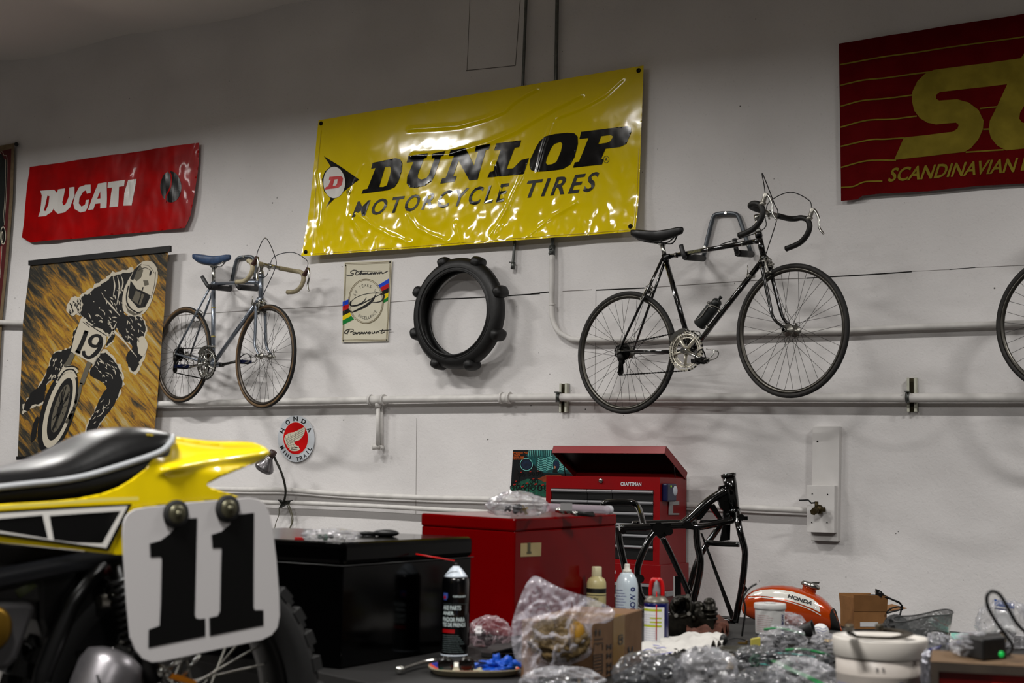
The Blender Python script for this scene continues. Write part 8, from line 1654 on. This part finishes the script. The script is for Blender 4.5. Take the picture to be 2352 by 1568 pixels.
t = T('socket_tool', 'chrome tool lying on top of the red chest in front of the clear tube', 'tool', RT(560, 650)); m = MB(); m.tube([RT(470, 632), RT(545, 634)], [0.006, 0.012], 12); m.tube([RT(545, 634), RT(600, 640)], [0.012, 0.007], 12); m.tube([RT(600, 650), RT(700, 668, 0.05)], 0.005, 10); m.build('shaft', chrome, t)
t = T('dark_pliers', 'dark handled pliers lying on top of the red chest', 'tool', RT(710, 660)); m = MB(); m.tube([RT(640, 655), RT(780, 672, 0.06)], [0.008, 0.005], 10); m.tube([RT(650, 662), RT(770, 655, 0.06)], [0.006, 0.005], 10); m.build('handles', steel_dark, t); MB().tube([RT(600, 655), RT(650, 660)], [0.004, 0.009], 10).build('jaws', chrome, t)

# ---- clip lamp with reflector bulb, on the wall pipes
zla = z1(560, 900, 4.356); LA = lambda x, y, o=0.10: W(*zla([(x, y)])[0], o)
t = T('clip_lamp', 'gooseneck clip lamp with a clear reflector bulb clamped to the low pipes', 'lamp', LA(400, 1100, 0.05))
MB().tube(smooth([LA(405, 1090, 0.09), LA(418, 1000, 0.12), LA(405, 900, 0.15), (LA(370, 790, 0.17)), LA(322, 690, 0.185), LA(298, 632, 0.198)], 6), 0.0075, 10).build('gooseneck', mat('neck_grey', (0.20, 0.20, 0.18), 0.4, metal=0.6), t)
ax = (LA(215, 740, 0.20)-LA(290, 610, 0.20)).normalized(); o_ = LA(292, 606, 0.20)
MB().lathe([(0.010, -0.015), (0.024, -0.010), (0.025, 0.022), (0.020, 0.030)], o_, ax, 20).build('socket', mat('socket_brown', (0.22, 0.16, 0.14), 0.5), t)
MB().lathe([(0.019, 0.026), (0.022, 0.045), (0.040, 0.075), (0.062, 0.105), (0.067, 0.122), (0.060, 0.136), (0.03, 0.146), (0, 0.148)], o_, ax, 28).build('reflector_bulb', mat('bulb_silver', (0.42, 0.41, 0.42), 0.25, metal=0.6, coat=0.4), t)
m = MB()
for i in range(4):
    u, v_, _ = frame_of(ax); side_ = (CAM-o_); side_ = (side_-ax*side_.dot(ax)).normalized(); rr3 = (0.045, 0.052, 0.058, 0.064)[i]; d0 = (0.083, 0.092, 0.101, 0.110)[i]; sd_ = ax.cross(side_)
    text(m, 'heat lamp 125 volt', (lambda s_, v2: o_+ax*(d0+0.007*(1-v2))+(side_*math.cos((s_-0.5)*1.5)+sd_*math.sin((s_-0.5)*1.5))*(rr3+0.0015)), 0.01)
m.build('bulb_print', mat('print_charcoal', (0.10, 0.10, 0.10), 0.5), t)
m = MB(); m.prism([LA(338, 1075, 0.09), LA(375, 1090, 0.09), LA(430, 1085, 0.09), LA(440, 1110, 0.09), LA(400, 1130, 0.09), (LA(350, 1160, 0.09)), LA(370, 1120, 0.09)], (0, 0.03, 0)); m.tube([LA(375, 1100, 0.10), LA(490, 1088, 0.05)], 0.006, 8); m.build('spring_clip', mat('clip_dark', (0.08, 0.08, 0.06), 0.5, metal=0.4), t)
m = MB(); m.tube(smooth([LA(352, 1160, 0.08), LA(350, 1230, 0.06), LA(315, 1330, 0.05), LA(305, 1450, 0.04), LA(330, 1600, 0.04)], 6), 0.0026, 6); m.tube(smooth([LA(430, 1090, 0.08), LA(470, 1180, 0.06), LA(490, 1290, 0.05), LA(440, 1410, 0.05), LA(425, 1500, 0.05), LA(430, 1640, 0.05)], 6), 0.0042, 6); m.tube(smooth([LA(415, 1090, 0.08), LA(460, 1200, 0.055), LA(480, 1300, 0.05), LA(450, 1400, 0.05), LA(460, 1640, 0.05)], 6), 0.0028, 6); m.build('lamp_cord', mat('cord_olive', (0.34, 0.33, 0.27), 0.6), t)
